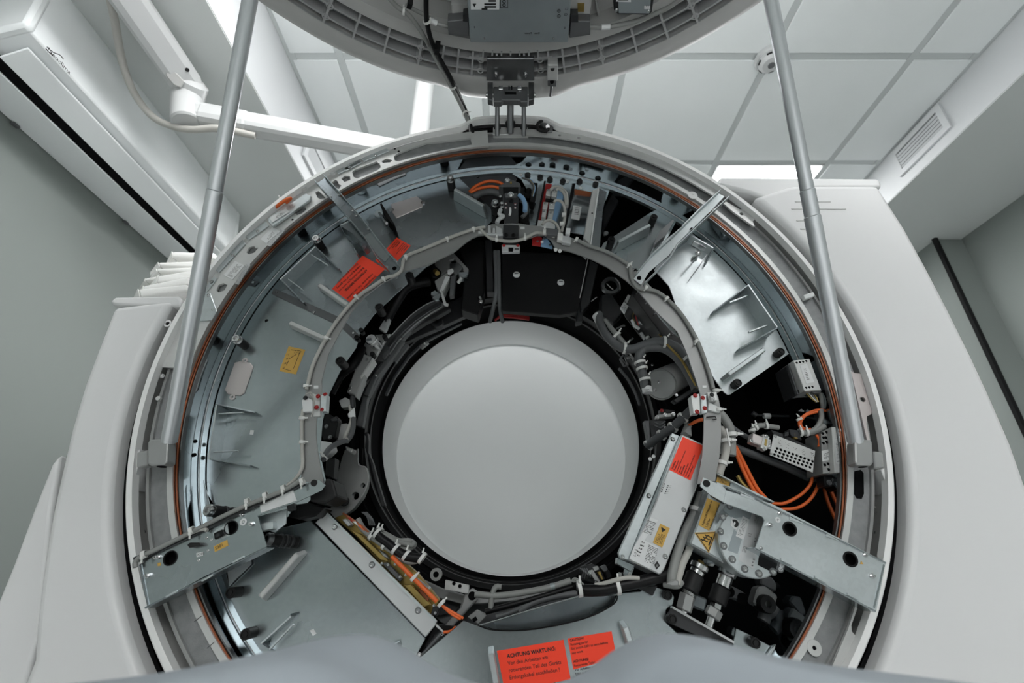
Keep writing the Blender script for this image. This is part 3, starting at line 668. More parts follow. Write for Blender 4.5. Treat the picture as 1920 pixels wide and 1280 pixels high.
# ---- perforated plate with black buttons, top right of centre ---------------
pb_ = thing('button_plate', 'grey plate with black buttons at the top of the drum', 'cover plate', W(1050, 340, .068))
sheet('sheet', zz(A5, (1130, 300), (1160, 278), (1400, 295), (1620, 330), (1800, 372), (1770, 470), (1720, 560), (1700, 700), (1180, 690), (1240, 560), (1270, 470), (1200, 340)), [], .068, .003, 'galv', pb_)
for x, y in ((1243, 303), (1327, 318), (1392, 332), (1478, 345), (1590, 345), (1697, 365), (1205, 405), (1250, 408), (1210, 432), (1245, 440)):
    p = W(*A5(x, y), .060); lathe('button', [(0, 0), (.006, 0), (.0085, .003), (.0085, .008), (0, .008)], p, (0, 1, 0), 'rubber', pb_, 18)
for x, y, s in ((1195, 307, 1), (1508, 355, 2), (1740, 378, 4)):
    q = label('number_tag', [A5(x-9, y-10), A5(x+9, y-10), A5(x+9, y+10), A5(x-9, y+10)], .0665, 'label', pb_); text(str(s), W(*A5(x-4, y+6), .0665), (1, 0, 0), (0, 0, 1), .006, 'ink', q)
p = W(*A5(1595, 397), .066); cyl('earth_mark', p, p+V((0, .002, 0)), .0052, 'label', pb_)
# ---- upper-right plate with grip ------------------------------------------
pq = thing('upper_right_cover_plate', 'small galvanised rotor plate left of the upper right bracket', 'cover plate', W(1180, 450, YP))
prism('sheet', [W(*p, YP) for p in zz(A6, (150, 720), (165, 690), (450, 505), (490, 488), (520, 500), (600, 560), (560, 640), (470, 780), (390, 860), (300, 820), (220, 770))], (0, .003, 0), 'galv', pq)
tab(A6(248, 682), A6(452, 575), pq, .045, .008, 'galvl')
for px in (A6(215, 665), A6(470, 530)): standoff(px, pq, .035)
plate('back_tray', zz(A6, (255, 360), (275, 330), (475, 430), (440, 478)), .12, .004, 'galvd', pq)
# ---- right plate ------------------------------------------------------------
pr = thing('right_cover_plate', 'bright galvanised rotor plate right of the upper right bracket', 'cover plate', W(1340, 560, YP))
a3, a4 = rp((1290, 418))[1], rp(Z4(690, 335))[1]
pts = sector(a3, a4)[::1]+[W(*p, YP) for p in zz(Z4, (672, 345), (305, 600), (285, 606), (262, 590), (205, 512), (150, 420), (40, 200), (-40, 50))]+[W(*p, YP) for p in zz(A6, (560, 950), (470, 850), (560, 690))]
prism('sheet', pts, (0, .003, 0), 'galvl', pr)  # lighter sheet colour carries this plate's bright reflection
tab(Z4(285, 480), Z4(525, 310), pr, .030, .010, 'galvl')
for px in (Z4(350, 528), Z4(622, 330)): standoff(px, pr, .022, .0095)
uclip([A6(1030, 938), A6(1205, 1195), A6(850, 1062), A6(1010, 1290)], pr, .05)
for q in (((920, 1048), (1025, 1008)), ((1035, 1225), (1145, 1185))): bar('tongue', W(*A6(*q[0]), YP-.03), W(*A6(*q[1]), YP-.03), .003, .007, 'galvl', pr)
uclip([A6(680, 640), A6(822, 720), A6(610, 690), A6(790, 790)], pr, .03)
box('spring_block', W(*A6(750, 700), YP-.012), (.045, .02, .016), 'steel', pr, Matrix.Rotation(.55, 3, 'Y'), bev=.002)
q = plate('latch_blade', zz(A6, (795, 745), (760, 800), (690, 890), (720, 850), (775, 770)), YP-.03, .03, 'steeld', pr)
lathe('washer', [(0, 0), (.008, 0), (.008, .004), (.004, .006), (0, .006)], W(*A6(730, 752), YP-.012), (0, -1, 0), 'steel', pr)
cyl('latch_pin', W(*A6(735, 760), YP-.01), W(*A6(690, 798), YP-.035), .002, 'steel', pr)
plate('latch_blade', zz(A6, (500, 620), (580, 548), (590, 556), (540, 640), (480, 690), (460, 725), (475, 680)), YP-.03, .03, 'steeld', pr)
# ---- bottom-left plate ------------------------------------------------------
YB2 = .052
pbl = thing('lower_left_cover_plate', 'large galvanised rotor plate in the lower left below the switch bracket', 'cover plate', W(600, 1130, YB2))
arc = [p for p in arcpts(.6738, 196.5, 252, YB2, 26)]
pts = [W(*p, YB2) for p in zz(Z5, (1170, 352), (1000, 395), (860, 500), (830, 565), (700, 730))]+arc+[W(800, 1420, YB2), W(745, 1270, YB2), W(*Z6(650, 1010), YB2), W(*Z6(715, 890), YB2), W(*Z6(78, 240), YB2)]
prism('sheet', pts, (0, .004, 0), 'galv', pbl, bev=.001)
tab(Z5(865, 800), Z5(1095, 535), pbl, .032, .0105, 'alu', YB2)
tab(Z6(505, 955), Z6(545, 935), pbl, .03, .010, 'galvl', YB2)
for px in (Z5(790, 1003), Z5(705, 765)): standoff(px, pbl, .032, .0095, yb=YB2)
uclip([Z5(1050, 895), Z5(878, 1052), Z5(1075, 890), Z5(940, 1120)], pbl, .035)
bar('tongue', W(*Z5(935, 1085), .03), W(*Z5(1068, 945), .03), .003, .007, 'galvl', pbl)
label('white_tag', zz(Z6, (62, 845), (82, 836), (100, 862), (80, 876)), YB2-.0007, 'label', pbl)
plate('inner_flap', zz(Z5, (690, 640), (820, 575), (825, 600), (700, 725)), .045, .003, 'galvl', pbl)
# the light grey ledge along its upper edge
lg = plate('ledge', zz(Z6, (92, 238), (150, 185), (165, 195), (775, 795), (768, 815), (712, 885)), .040, .016, 'box', pbl, bev=.0015)
for px in (Z6(203, 262), Z6(412, 475), Z6(672, 732)): screw(px, .040, lg, .0045)
bar('edge_strip', W(*Z6(160, 188), .039), W(*Z6(775, 795), .039), .004, .006, 'galvl', pbl)
# ---- bottom-centre plate ------------------------------------------------------
YB3 = .040
pbc = thing('bottom_cover_plate', 'galvanised rotor plate at the bottom centre with two large red stickers', 'cover plate', W(1000, 1200, YB3))
arcb = [W(*p, YB3) for p in zz(Z6, (1030, 820), (1100, 840), (1170, 845), (1330, 838), (1500, 805), (1650, 760), (1770, 695), (1800, 635), (1920, 625))]
pts = [W(*Z6(925, 790), YB3), W(*Z6(1010, 822), YB3)]+arcb+[W(*p, YB3) for p in zz(Z8, (50, 720), (120, 742), (180, 762), (195, 790), (190, 830), (150, 860), (145, 930))]+[W(1420, 1330, YB3), W(1300, 1430, YB3), W(740, 1430, YB3), W(760, 1270, YB3), W(*Z6(640, 1030), YB3)]
prism('sheet', pts, (0, .004, 0), 'galv', pbc, bev=.001)
RB = YB3-.0008
s1 = label('red_warning_sticker', zz(Z6, (1115, 960), (1490, 897), (1530, 1120), (1160, 1190)), RB, 'red', pbc)
rt(Z6, (1170, 975), (1460, 928), (1185, 1060), ['ACHTUNG WARTUNG:', 'Vor den Arbeiten am', 'rotierenden Teil des Geräts', 'Erdungskabel anschließen !', '', 'ATTENTION SERVICE:', 'Before starting to work on'], s1, RB, .0084, (0, 5), 1.28)
s2 = label('red_warning_sticker', zz(Z6, (1513, 890), (1760, 850), (1790, 1000), (1545, 1065)), RB, 'red', pbc)
rt(Z6, (1523, 892), (1750, 852), (1545, 1050), ['CAUTION!', 'Rotating parts!', 'Set switch S301 to zero before', 'any work', '', 'ACHTUNG!', 'Rotierende Teile!', 'Vor Arbeiten am Gerät Schalter', 'S301 in Stellung 0'], s2, RB, .0054, (0, 5), 1.2)
tab(Z6(1078, 962), Z6(1112, 1160), pbc, .03, .011, 'galvl', YB3)
tab(Z6(1835, 812), Z6(1878, 945), pbc, .03, .011, 'galvl', YB3)
standoff(Z8(160, 778), pbc, .014, .0085, yb=YB3)
# folded black-edged pocket in its upper edge
pk = prism('pocket', [W(*p, .075) for p in zz(Z6, (1015, 812), (1580, 650), (1785, 640), (1770, 690), (1640, 765), (1480, 812), (1300, 842), (1120, 842))], (0, .004, 0), 'galvd', pbc)
tube('pocket_rim', [W(*p, YB3-.001) for p in zz(Z6, (1018, 820), (1090, 840), (1250, 843), (1450, 815), (1640, 765), (1775, 692), (1795, 635))], .0016, 'black', pbc, 6)
tube('pocket_rim', [W(*p, YB3+.02) for p in zz(Z6, (1018, 818), (1300, 732), (1580, 652), (1790, 645))], .0016, 'galvl', pbc, 6, 1)
# ---- bottom-right rails -----------------------------------------------------
rl = thing('lower_right_rail', 'dark angled rail in the lower right under the pipe couplings', 'rail', W(1300, 1180, .03))
plate('web', zz(Z8, (185, 845), (530, 1045), (520, 1095), (145, 930), (150, 895)), .030, .004, 'darkp', rl, bev=.001)
bar('lip', W(*Z8(180, 846), .028), W(*Z8(530, 1046), .028), .004, .012, 'steel', rl)
for px in (Z8(187, 915), Z8(473, 1066)): standoff(px, rl, .012, .0085, yb=.03)
pbr = thing('lower_right_corner_plate', 'small galvanised corner plate with one black bolt in the lower right', 'cover plate', W(1400, 1210, .03))
prism('sheet', [W(*p, .03) for p in zz(Z8, (552, 968), (640, 1010), (745, 1068), (775, 1058), (770, 1085), (820, 1165), (830, 1260), (520, 1180), (525, 1090), (545, 1000))], (0, .004, 0), 'galv', pbr, bev=.001)
standoff(Z8(662, 1052), pbr, .015, .0090, yb=.03)
plate('fold', zz(Z8, (775, 1060), (770, 1085), (725, 1150), (720, 1140), (752, 1090)), .022, .003, 'galvl', pbr)
# ================================================================== ARC RAIL AND BRACKETS
YA = -.030
ar = thing('arc_rail', 'grey curved sheet-metal rail running round the bore opening', 'rail', W(957, 440, YA))
oL = [A5(960, 655), A5(830, 695), A5(700, 745), A5(560, 800), A5(450, 850), (757, 492), (745, 516), Z2(760, 415), Z2(640, 470), Z2(530, 545), Z2(390, 695), Z2(280, 865), Z2(180, 1062), Z2(132, 1250), Z1(1240, 700), Z1(1236, 870), Z1(1240, 1050), Z1(1225, 1150)]
iL = [Z1(1375, 1175), Z1(1350, 1060), Z1(1330, 950), Z1(1322, 860), Z1(1325, 760), Z1(1345, 660), Z1(1362, 600), Z2(250, 1180), Z2(300, 980), Z2(400, 790), Z2(480, 650), Z2(580, 540), Z2(690, 452), Z2(790, 395), Z2(880, 345), Z2(1060, 300), Z2(1250, 205), Z2(1330, 140), A5(870, 735), A5(915, 715), A5(960, 712)]
sheet('rail_left', [A5(1010, 640)]+oL+iL+[A5(1010, 716)], [(*Z1(1308, 1163), .006)], YA, .004, 'rail', ar)
oT = [(966, 418), B5(530, 775), B5(620, 790), B5(700, 800), B5(800, 808), B5(870, 830), B5(1000, 880), B5(1100, 930), B5(1200, 960), B5(1290, 985), Z3(870, 155), Z3(1000, 208), Z3(1130, 290), Z3(1200, 350), Z3(1270, 430), Z3(1320, 480), Z3(1400, 535), Z3(1500, 640), Z3(1620, 830), Z3(1700, 1050), Z3(1728, 1170), Z4(225, 620), Z4(240, 700), Z4(243, 860), Z4(232, 1000), Z4(212, 1100), Z4(205, 1150)]
iT = [Z4(90, 1170), Z4(122, 1000), Z4(132, 880), Z4(135, 740), Z4(118, 640), Z3(1625, 1175), Z3(1600, 1100), Z3(1540, 920), Z3(1470, 760), Z3(1300, 600), Z3(1190, 468), Z3(1100, 390), Z3(980, 305), Z3(870, 250), Z3(720, 195), Z3(590, 168), B5(1000, 1095), B5(940, 990), B5(860, 930), B5(760, 930), B5(680, 960), B5(600, 990), B5(480, 1010), B5(330, 1000), B5(200, 975)]
sheet('rail_right', oT+iT+[A5(1000, 712), A5(1000, 642)], [], YA+.0005, .004, 'rail', ar)
for x, y, z in ((1208, 666, A5), (927, 694, A5), (1322, 557, Z1), (1660, 1147, Z3)): 
    label('white_tag', [z(x-14, y-9), z(x+14, y-9), z(x+14, y+9), z(x-14, y+9)], YA-.0008, 'label', ar)
screw(Z1(1235, 1150), YA, ar, .004)
# cables clipped along the rail
def cable(lab, pts, r, m, name='cable', cat='cable', n=8, grp=None): return tag(tube(name, pts, r, m, None, n), lab, cat, grp)
yc = YA-.005
pts = [W(*p, yc) for p in [A5(960, 660), A5(880, 675), A5(790, 705), A5(700, 740), A5(560, 800), A5(450, 845), A5(415, 880), A5(408, 920), A5(395, 955), A5(350, 985)]+[Z2(740, 400), Z2(640, 465), Z2(530, 540), Z2(390, 695), Z2(280, 865), Z2(185, 1062), Z2(140, 1240)]]
c1 = cable('grey cable clipped along the left half of the arc rail', pts, .0042, 'cablel')
for i, (px, dpx, tl) in enumerate(((A5(880, 672), (1, -.25), (.25, 1)), (A5(705, 738), (1, -.45), (.3, 1)), (A5(430, 858), (1, -.6), (.3, 1)), (Z2(715, 410), (1, -.5), (.5, .8)), (Z2(510, 545), (.8, -.8), (.6, .6)), (Z2(285, 855), (.5, -.9), (1, .3)), (Z2(135, 1215), (.1, 1), (1, 0)))):
    p = W(*px, yc); tie(p, (dpx[0], 0, -dpx[1]), .0045, c1, (tl[0], 0, -tl[1]), wd=.0065)
fineprint(zz(Z2, (355, 725), (385, 680), (392, 688), (362, 735)), yc-.006, c1, 3, seed=2)
pts = [W(*p, yc) for p in zz(Z1, (1240, 700), (1232, 800), (1235, 950), (1238, 1040), (1225, 1090), (1190, 1140), (1140, 1180))]
c2 = cable('grey cable hanging down from the left end of the arc rail', pts, .0038, 'cablel')
for px in (Z1(1233, 755), Z1(1235, 905)): tie(W(*px, yc), (0, 0, 1), .0045, c2, (1, 0, 0), wd=.0065)
pts = [W(*p, yc) for p in zz(B5, (0, 838), (60, 905), (130, 965), (220, 990), (330, 1008), (450, 1010), (560, 985), (640, 950), (740, 900), (830, 905), (920, 930), (1000, 955))]
c3 = cable('beige cable sagging below the block at the top of the arc rail', pts, .0040, 'cablel')
for px in (B5(222, 990), B5(600, 972)): tie(W(*px, yc), (1, 0, 0), .0048, c3, (0, 0, 1), wd=.006)
pts = [W(*p, yc) for p in [B5(1290, 990), B5(1460, 1075), B5(1620, 1125), Z3(1000, 210), Z3(1085, 260), Z3(1130, 295), Z3(1140, 350), Z3(1155, 410), Z3(1195, 455), Z3(1260, 460), Z3(1330, 480), Z3(1400, 532), Z3(1500, 640), Z3(1610, 825), Z3(1690, 1040), Z3(1722, 1160)]]
c4 = cable('grey cable clipped along the right half of the arc rail', pts, .0044, 'cableg')
for px, d in ((B5(1290, 985), (1, .4)), (Z3(1130, 290), (.8, .9)), (Z3(1250, 450), (.9, .3)), (Z3(1395, 525), (.8, .8)), (Z3(1605, 825), (.4, 1))): tie(W(*px, yc), (d[0], 0, -d[1]), .0046, c4, (-.6, 0, -.8), wd=.006)
# ---- connector clusters on the rail ends
def conn_cluster(nm, lab, cells, y, base):
    t = thing(nm, lab, 'connector', W(*base, y))
    for (px, m, t_) in cells: plate('connector_block', px, y-t_, t_+.004, m, t, bev=.0008)
    return t
k = conn_cluster('rail_connector', 'small connector cluster on the left end of the arc rail', [(zz(Z1, (1232, 640), (1262, 618), (1300, 640), (1302, 710), (1240, 715)), 'label', .010), (zz(Z1, (1300, 595), (1345, 612), (1350, 740), (1305, 745)), 'alu', .005), (zz(Z1, (1352, 610), (1392, 600), (1385, 710), (1350, 712)), 'galvl', .014)], YA, Z1(1300, 670))
for px, m in (((1335, 615), 'redd'), ((1380, 605), 'redd'), ((1325, 685), 'redd'), ((1362, 700), 'redd'), ((1255, 625), 'dark')): screw(Z1(*px), YA-.013, k, .0035, m)
for q in (((1285, 600), (1310, 640), (1305, 700), (1290, 745)), ((1260, 600), (1290, 590), (1305, 615))): tube('wire', [W(*Z1(*p), YA-.014) for p in q], .0012, 'cablel', k, 6)
k = conn_cluster('rail_connector', 'small connector cluster on the right end of the arc rail', [(zz(Z4, (52, 612), (105, 598), (112, 720), (68, 725)), 'alu', .016), (zz(Z4, (112, 610), (150, 605), (155, 720), (118, 725)), 'galvl', .007), (zz(Z4, (155, 590), (215, 588), (222, 640), (165, 645)), 'alu', .010), (zz(Z4, (165, 650), (240, 690), (235, 720), (160, 700)), 'label', .006)], YA, Z4(140, 660))
for px, m in (((80, 610), 'redd'), ((92, 712), 'redd'), ((128, 625), 'redd'), ((140, 690), 'redd'), ((185, 605), 'dark'), ((190, 630), 'steel')): screw(Z4(*px), YA-.017, k, .0035, m)
for px in (Z4(210, 580), Z4(228, 700)): tie(W(*px, yc), (0, 0, 1), .005, k, (1, 0, 0), wd=.006)
tube('hook', [W(*Z4(*p), YA-.004) for p in ((150, 748), (205, 742), (212, 758), (190, 762))], .0013, 'black', k, 6, 1)
# ---- radial channel brackets -------------------------------------------------
def channel(nm, lab, web, fl1, fl2, y, m, m2, fh=.022, t=.002, holes=()):
    o = thing(nm, lab, 'bracket', W(*web[0], y))
    sheet('web', web, list(holes), y, .003, m, o)
    for f in (fl1, fl2):
        for a, b in zip(f[:-1], f[1:]):
            P, Q = W(*a, y-fh), W(*b, y-fh); s = (Q-P).normalized().cross(V((0, 1, 0)))*t
            prism('flange', [P, Q, Q+V((0, fh+.003, 0)), P+V((0, fh+.003, 0))], s, m2, o, bev=.0006)
    return o
c = channel('channel_bracket', 'dark galvanised channel bracket across the upper left of the ring', zz(B4, (205, 250), (290, 190), (450, 390), (600, 560), (790, 780), (1000, 1030), (1110, 1150), (1085, 1215), (1030, 1250), (990, 1215), (850, 1030), (715, 840), (520, 620), (330, 420)),
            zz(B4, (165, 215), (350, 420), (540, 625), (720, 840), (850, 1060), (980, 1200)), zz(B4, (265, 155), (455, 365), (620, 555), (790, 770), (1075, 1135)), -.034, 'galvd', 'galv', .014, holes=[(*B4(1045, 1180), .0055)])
for px in (B4(345, 400), B4(440, 375), B4(550, 640), B4(625, 600), B4(585, 545), B4(690, 800), B4(760, 745), B4(960, 1165), B4(1065, 1105)): screw(px, -.036, c, .0028)
plate('light_panel', zz(B4, (720, 825), (790, 785), (905, 920), (1000, 1040), (940, 1110), (850, 1030)), -.0355, .002, 'galv', c)
cyl('bore_bolt', W(*B4(1045, 1180), -.030), W(*B4(1045, 1180), -.026), .0055, 'blackm', c)
plate('stiffener', zz(B4, (460, 720), (560, 670), (660, 780), (730, 870), (680, 900), (590, 800)), -.02, .05, 'galvd', c)
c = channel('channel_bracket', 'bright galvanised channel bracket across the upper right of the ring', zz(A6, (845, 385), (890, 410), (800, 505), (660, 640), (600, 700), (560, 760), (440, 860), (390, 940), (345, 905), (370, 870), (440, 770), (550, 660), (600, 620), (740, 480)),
            zz(A6, (868, 365), (735, 490), (600, 625), (445, 765), (360, 870)), zz(A6, (918, 405), (790, 525), (610, 695), (570, 765), (410, 925)), -.034, 'galvl', 'galvl', .014, holes=[(*A6(378, 900), .0055)])
for px in (A6(765, 470), A6(838, 400), A6(790, 520), A6(690, 602), A6(630, 595), A6(560, 675), A6(480, 745), A6(355, 850)): plate('slot', [(px[0]-3, px[1]+1), (px[0]+2, px[1]-3), (px[0]+3, px[1]-1), (px[0]-2, px[1]+3)], -.0355, .001, 'blackm', c)
cyl('bore_bolt', W(*A6(378, 900), -.032), W(*A6(378, 900), -.028), .0055, 'blackm', c)
plate('stiffener', zz(A6, (445, 775), (540, 700), (590, 720), (560, 770), (450, 850)), -.030, .003, 'galvd', c)
tie(W(*A6(320, 830), -.03), (.7, 0, .7), .005, c, (.5, 0, .8), wd=.006)
# ---- switch bracket, lower left ------------------------------------------------
YS3 = -.055
sb = thing('switch_bracket', 'wide galvanised bracket marked S301 across the lower left of the ring', 'bracket', W(*Z5(550, 500), YS3))
web = zz(Z5, (185, 605), (490, 430), (860, 262), (1062, 166), (1215, 118), (1250, 150), (1230, 180), (1090, 245), (862, 325), (915, 500), (560, 670), (232, 850))
sheet('web', web, [(*Z5(365, 567), .0125), (*Z5(712, 393), .0118)], YS3, .003, 'galv', sb)
plate('arm_highlight', zz(Z5, (868, 225), (1062, 172), (1085, 238), (882, 308)), YS3-.002, .002, 'label', sb)  # white overlay paints the highlight on the bracket arm
for px in (Z5(365, 567), Z5(712, 393)):
    p = W(*px, YS3); lathe('plug', [(.0118, .002), (.0118, .014), (0, .014)], p, (0, 1, 0), 'blackm', sb, 24)
    bm = bmesh.new(); add_lathe(bm, [(.0105, -.001), (.0125, -.001), (.0125, .002), (.0105, .002)], p, (0, 1, 0), 24, closed=True); obj('grommet', bm, 'black', sb, 35)
def edge(a, b, h=.03, nm='flange', m='galvd', y=YS3):
    P, Q = W(*a, y-.002), W(*b, y-.002); s = (Q-P).normalized().cross(V((0, 1, 0)))*.003; prism(nm, [P, Q, Q+V((0, h, 0)), P+V((0, h, 0))], s, m, sb, bev=.0008)
edge(Z5(215, 858), Z5(915, 510)); edge(Z5(165, 590), Z5(860, 258), .045); edge(Z5(185, 605), Z5(232, 850)); edge(Z5(860, 258), Z5(1110, 140), .03)
bar('cable_trough', W(*Z5(160, 580), YS3-.004), W(*Z5(1120, 135), YS3-.004), .010, .006, 'dark', sb)
sw = plate('switch_frame', zz(Z5, (605, 425), (625, 405), (690, 372), (700, 440), (625, 470)), YS3-.001, .002, 'galvl', sb)
plate('rocker_switch', zz(Z5, (610, 425), (660, 402), (670, 435), (615, 462)), YS3-.007, .010, 'black', sb, bev=.001); plate('rocker', zz(Z5, (618, 432), (640, 420), (648, 440), (622, 455)), YS3-.009, .004, 'dark', sb, bev=.001)
label('yellow_tag', zz(Z5, (612, 500), (688, 462), (695, 495), (618, 532)), YS3-.0008, 'yellow', sb, ['S301'], pad=.08)
cp = plate('cable_socket', zz(Z5, (458, 490), (475, 478), (530, 478), (535, 495), (470, 508)), YS3-.012, .013, 'rubber', sb, bev=.001)
label('white_tag', zz(Z5, (512, 538), (548, 530), (550, 552), (515, 562)), YS3-.0008, 'label', sb, ['X301'], ink='inkg')
label('warning_mark', zz(Z5, (290, 595), (306, 592), (308, 610), (292, 613)), YS3-.0008, 'yellow', sb)
for px in (Z5(240, 665), Z5(830, 372)): stud(px, YS3, sb, .0045)
for px in (Z5(283, 562), Z5(300, 560), Z5(775, 320)): stud(px, YS3, sb, .0035)
for px in (Z5(570, 452), Z5(598, 462), Z5(680, 325), Z5(578, 525), Z5(525, 580)): screw(px, YS3, sb, .002)
p = W(*Z5(780, 360), YS3-.001); bm = bmesh.new(); add_lathe(bm, [(.003, 0), (.0062, 0), (.0062, .001), (.003, .001)], p, (0, 1, 0), 20, closed=True); obj('earth_ring', bm, 'label', sb, 35); cyl('earth_dot', p, p+V((0, .001, 0)), .002, 'label', sb)
cyl('rail_bolt', W(*Z5(1185, 137), YS3-.003), W(*Z5(1185, 137), YS3), .006, 'rubber', sb)
for px in (Z5(575, 680), Z5(370, 770), Z5(750, 575)): plate('weld_tab', [(px[0]-12, px[1]+5), (px[0]+10, px[1]-7), (px[0]+11, px[1]-4), (px[0]-10, px[1]+7)], YS3-.003, .004, 'galvl', sb)
plate('folded_tongue', zz(Z5, (862, 330), (1030, 285), (1025, 370), (960, 420), (885, 400)), -.03, .003, 'galvl', sb)
bar('tongue_rib', W(*Z5(890, 395), -.036), W(*Z5(965, 380), -.036), .012, .02, 'galvl', sb)
pts = [W(*p, YS3-.010) for p in zz(Z5, (165, 620), (165, 590), (200, 555), (300, 510), (490, 415), (640, 340), (800, 265), (900, 225), (1010, 180), (1115, 120))]
k = cable('grey cable strapped along the upper edge of the switch bracket', pts, .0042, 'cableg')
for px in (Z5(215, 545), Z5(487, 408), Z5(805, 245), Z5(908, 210), Z5(1012, 168), Z5(1118, 128)): tie(W(*px, YS3-.010), (1, 0, .45), .0052, k, (.2, 0, -1), wd=.0065)
k = cable('thin grey lead ending in the switch bracket', [W(*p, YS3-.008) for p in zz(Z5, (495, 418), (530, 405), (560, 402), (575, 410))], .0035, 'cablel')
# round posts beside the bracket
for q, yb, lab in ((Z5(600, 295), .045, 'silver-headed black post above the switch bracket'), (Z5(940, 460), .03, 'black ribbed post at the right end of the switch bracket')):
    t = thing('bump_post', lab, 'post', W(*q, yb)); a = W(*q, -.015 if 'silver' in lab else .0); b = V((a.x+.03, yb+.015, a.z-.004))
    cyl('post', a, b, .011, 'rubber', t)
    for i in (.3, .5, .7): c_ = a.lerp(b, i); cyl('collar', c_, c_+(b-a).normalized()*.006, .0125, 'dark', t)
    lathe('bolt_head', [(0, .004), (.005, .004), (.0055, .010), (.010, .010), (.0115, .007), (.0115, 0), (0, 0)], a, a-b, 'steel' if 'silver' in lab else 'steeld', t, 20)
# ---- right lower bracket ---------------------------------------------------------
YR = -.055
rb = thing('cooler_bracket', 'wide bright galvanised bracket across the lower right of the ring', 'bracket', W(*Z8(1000, 500), YR))
web = zz(Z8, (360, 105), (480, 160), (500, 190), (680, 235), (750, 255), (1405, 590), (1350, 872), (660, 512), (712, 350), (700, 330), (500, 260), (400, 205), (345, 155))
sheet('web', web, [(*Z8(855, 400), .0122), (*Z8(1202, 573), .0125)], YR, .003, 'galvl', rb)
for px in (Z8(855, 400), Z8(1202, 573)):
    p = W(*px, YR); lathe('plug', [(.0118, .002), (.0118, .014), (0, .014)], p, (0, 1, 0), 'blackm', rb, 24)
    bm = bmesh.new(); add_lathe(bm, [(.0098, -.001), (.0128, -.001), (.0128, .002), (.0098, .002)], p, (0, 1, 0), 24, closed=True); obj('grommet', bm, 'black', rb, 35)
sb_ = sb; sb = rb
edge(Z8(1410, 590), Z8(640, 215), .035, m='galv', y=YR); edge(Z8(650, 512), Z8(1350, 878), .035, m='galv', y=YR); edge(Z8(1392, 600), Z8(1335, 848), .02, m='galv', y=YR); edge(Z8(640, 215), Z8(480, 150), .02, m='galv', y=YR)
sb = sb_
cyl('rail_bolt', W(*Z8(380, 140), YR-.003), W(*Z8(380, 140), YR), .0065, 'rubber', rb)
for px in (Z8(740, 378), Z8(1320, 668)): stud(px, YR, rb, .0045)
for px in (Z8(795, 312), Z8(1283, 548)): stud(px, YR, rb, .0042)
plate('fold_patch', zz(Z8, (490, 180), (690, 240), (665, 315), (480, 250)), YR-.001, .001, 'galvl', rb)  # thin patch in the same bright metal as the web
p = W(*Z8(788, 348), YR-.001); cyl('earth_mark', p, p+V((0, .001, 0)), .005, 'label', rb)
for a, b in (((788, 341), (788, 355)), ((781, 348), (795, 348))): bar('mark_line', W(*Z8(*a), YR-.0015), W(*Z8(*b), YR-.0015), .0006, .0004, 'ink', rb)
label('warning_mark', zz(Z8, (1258, 600), (1265, 582), (1277, 602)), YR-.0008, 'yellow', rb)
for px in (Z8(840, 582), Z8(1035, 682), Z8(1220, 780)):
    plate('weld_tab', [(px[0]-11, px[1]-5), (px[0]+11, px[1]+6), (px[0]+10, px[1]+9), (px[0]-11, px[1]-1)], YR-.004, .005, 'galvl', rb)
for px in (Z8(690, 510), ): stud(px, YR-.002, rb, .003)
for px in (Z8(900, 340), Z8(1110, 438), Z8(620, 205)): plate('edge_tab', [(px[0]-14, px[1]-6), (px[0]+12, px[1]+6), (px[0]+10, px[1]+10), (px[0]-15, px[1]+2)], YR-.002, .004, 'galvl', rb)
# ================================================================== OPENED FRONT COVER (hinged up at the top)
PHI = math.radians(-5); RL_ = .80
E_ = V((0, -math.cos(PHI), math.sin(PHI))); NL = V((0, math.sin(PHI), math.cos(PHI)))
LC = V((0, -.058, 1.88))+E_*RL_
def LP(px, py, h=0.0):      # a pixel on the cover's plane, h below it
    d = ray(px, py); o = LC-NL*h; return CAM+d*((o-CAM).dot(NL)/d.dot(NL))
def LQ(r, a, d=0.0): a = math.radians(a); return LC+V((1, 0, 0))*(r*math.sin(a))-E_*(r*math.cos(a))+NL*d
ld = thing('front_cover', 'large round grey scanner cover swung up overhead, ribbed side down', 'scanner cover', LC)
def bump(a): x = abs((a+180) % 360-180); return .022*max(0, min(1, (13.5-x)/4))
prof = [(.728, .036), (.732, 0), (.742, -.002), (.770, .003), (.790, .012), (.798, .022), (.800, .05)]
bm = bmesh.new(); n = 200; rows = []
for i in range(n):
    a = 360*i/n; rows.append([bm.verts.new(LQ(r+(bump(a)*max(0, (r-.742)/.058) if d < .06 else 0), a, d)) for r, d in prof])
for i in range(n):
    for j in range(len(prof)-1): bm.faces.new((rows[i][j], rows[(i+1) % n][j], rows[(i+1) % n][j+1], rows[i][j+1]))
obj('rim', bm, 'lidp', ld, 50)
def lring(nm, pr, m): 
    bm = bmesh.new(); add_lathe(bm, pr, LC, NL, 180, closed=nm != 'outer_shell'); return obj(nm, bm, m, ld, 35)
lring('outer_shell', [(.800, .05), (.70, .085), (.30, .12), (0, .12)], 'cover')
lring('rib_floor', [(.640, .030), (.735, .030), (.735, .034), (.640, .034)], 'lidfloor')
for r in (.7335, .7130, .6820): lring('ring_rib', [(r-.0022, .001), (r+.0022, .001), (r+.003, .032), (r-.003, .032)], 'lidrib')
lring('inner_ledge', [(.630, .002), (.661, .002), (.664, .032), (.626, .05)], 'lidp')
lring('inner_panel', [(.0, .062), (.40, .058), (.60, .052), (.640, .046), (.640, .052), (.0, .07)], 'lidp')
lring('panel_step', [(.560, .050), (.575, .040), (.585, .050)], 'lidp')
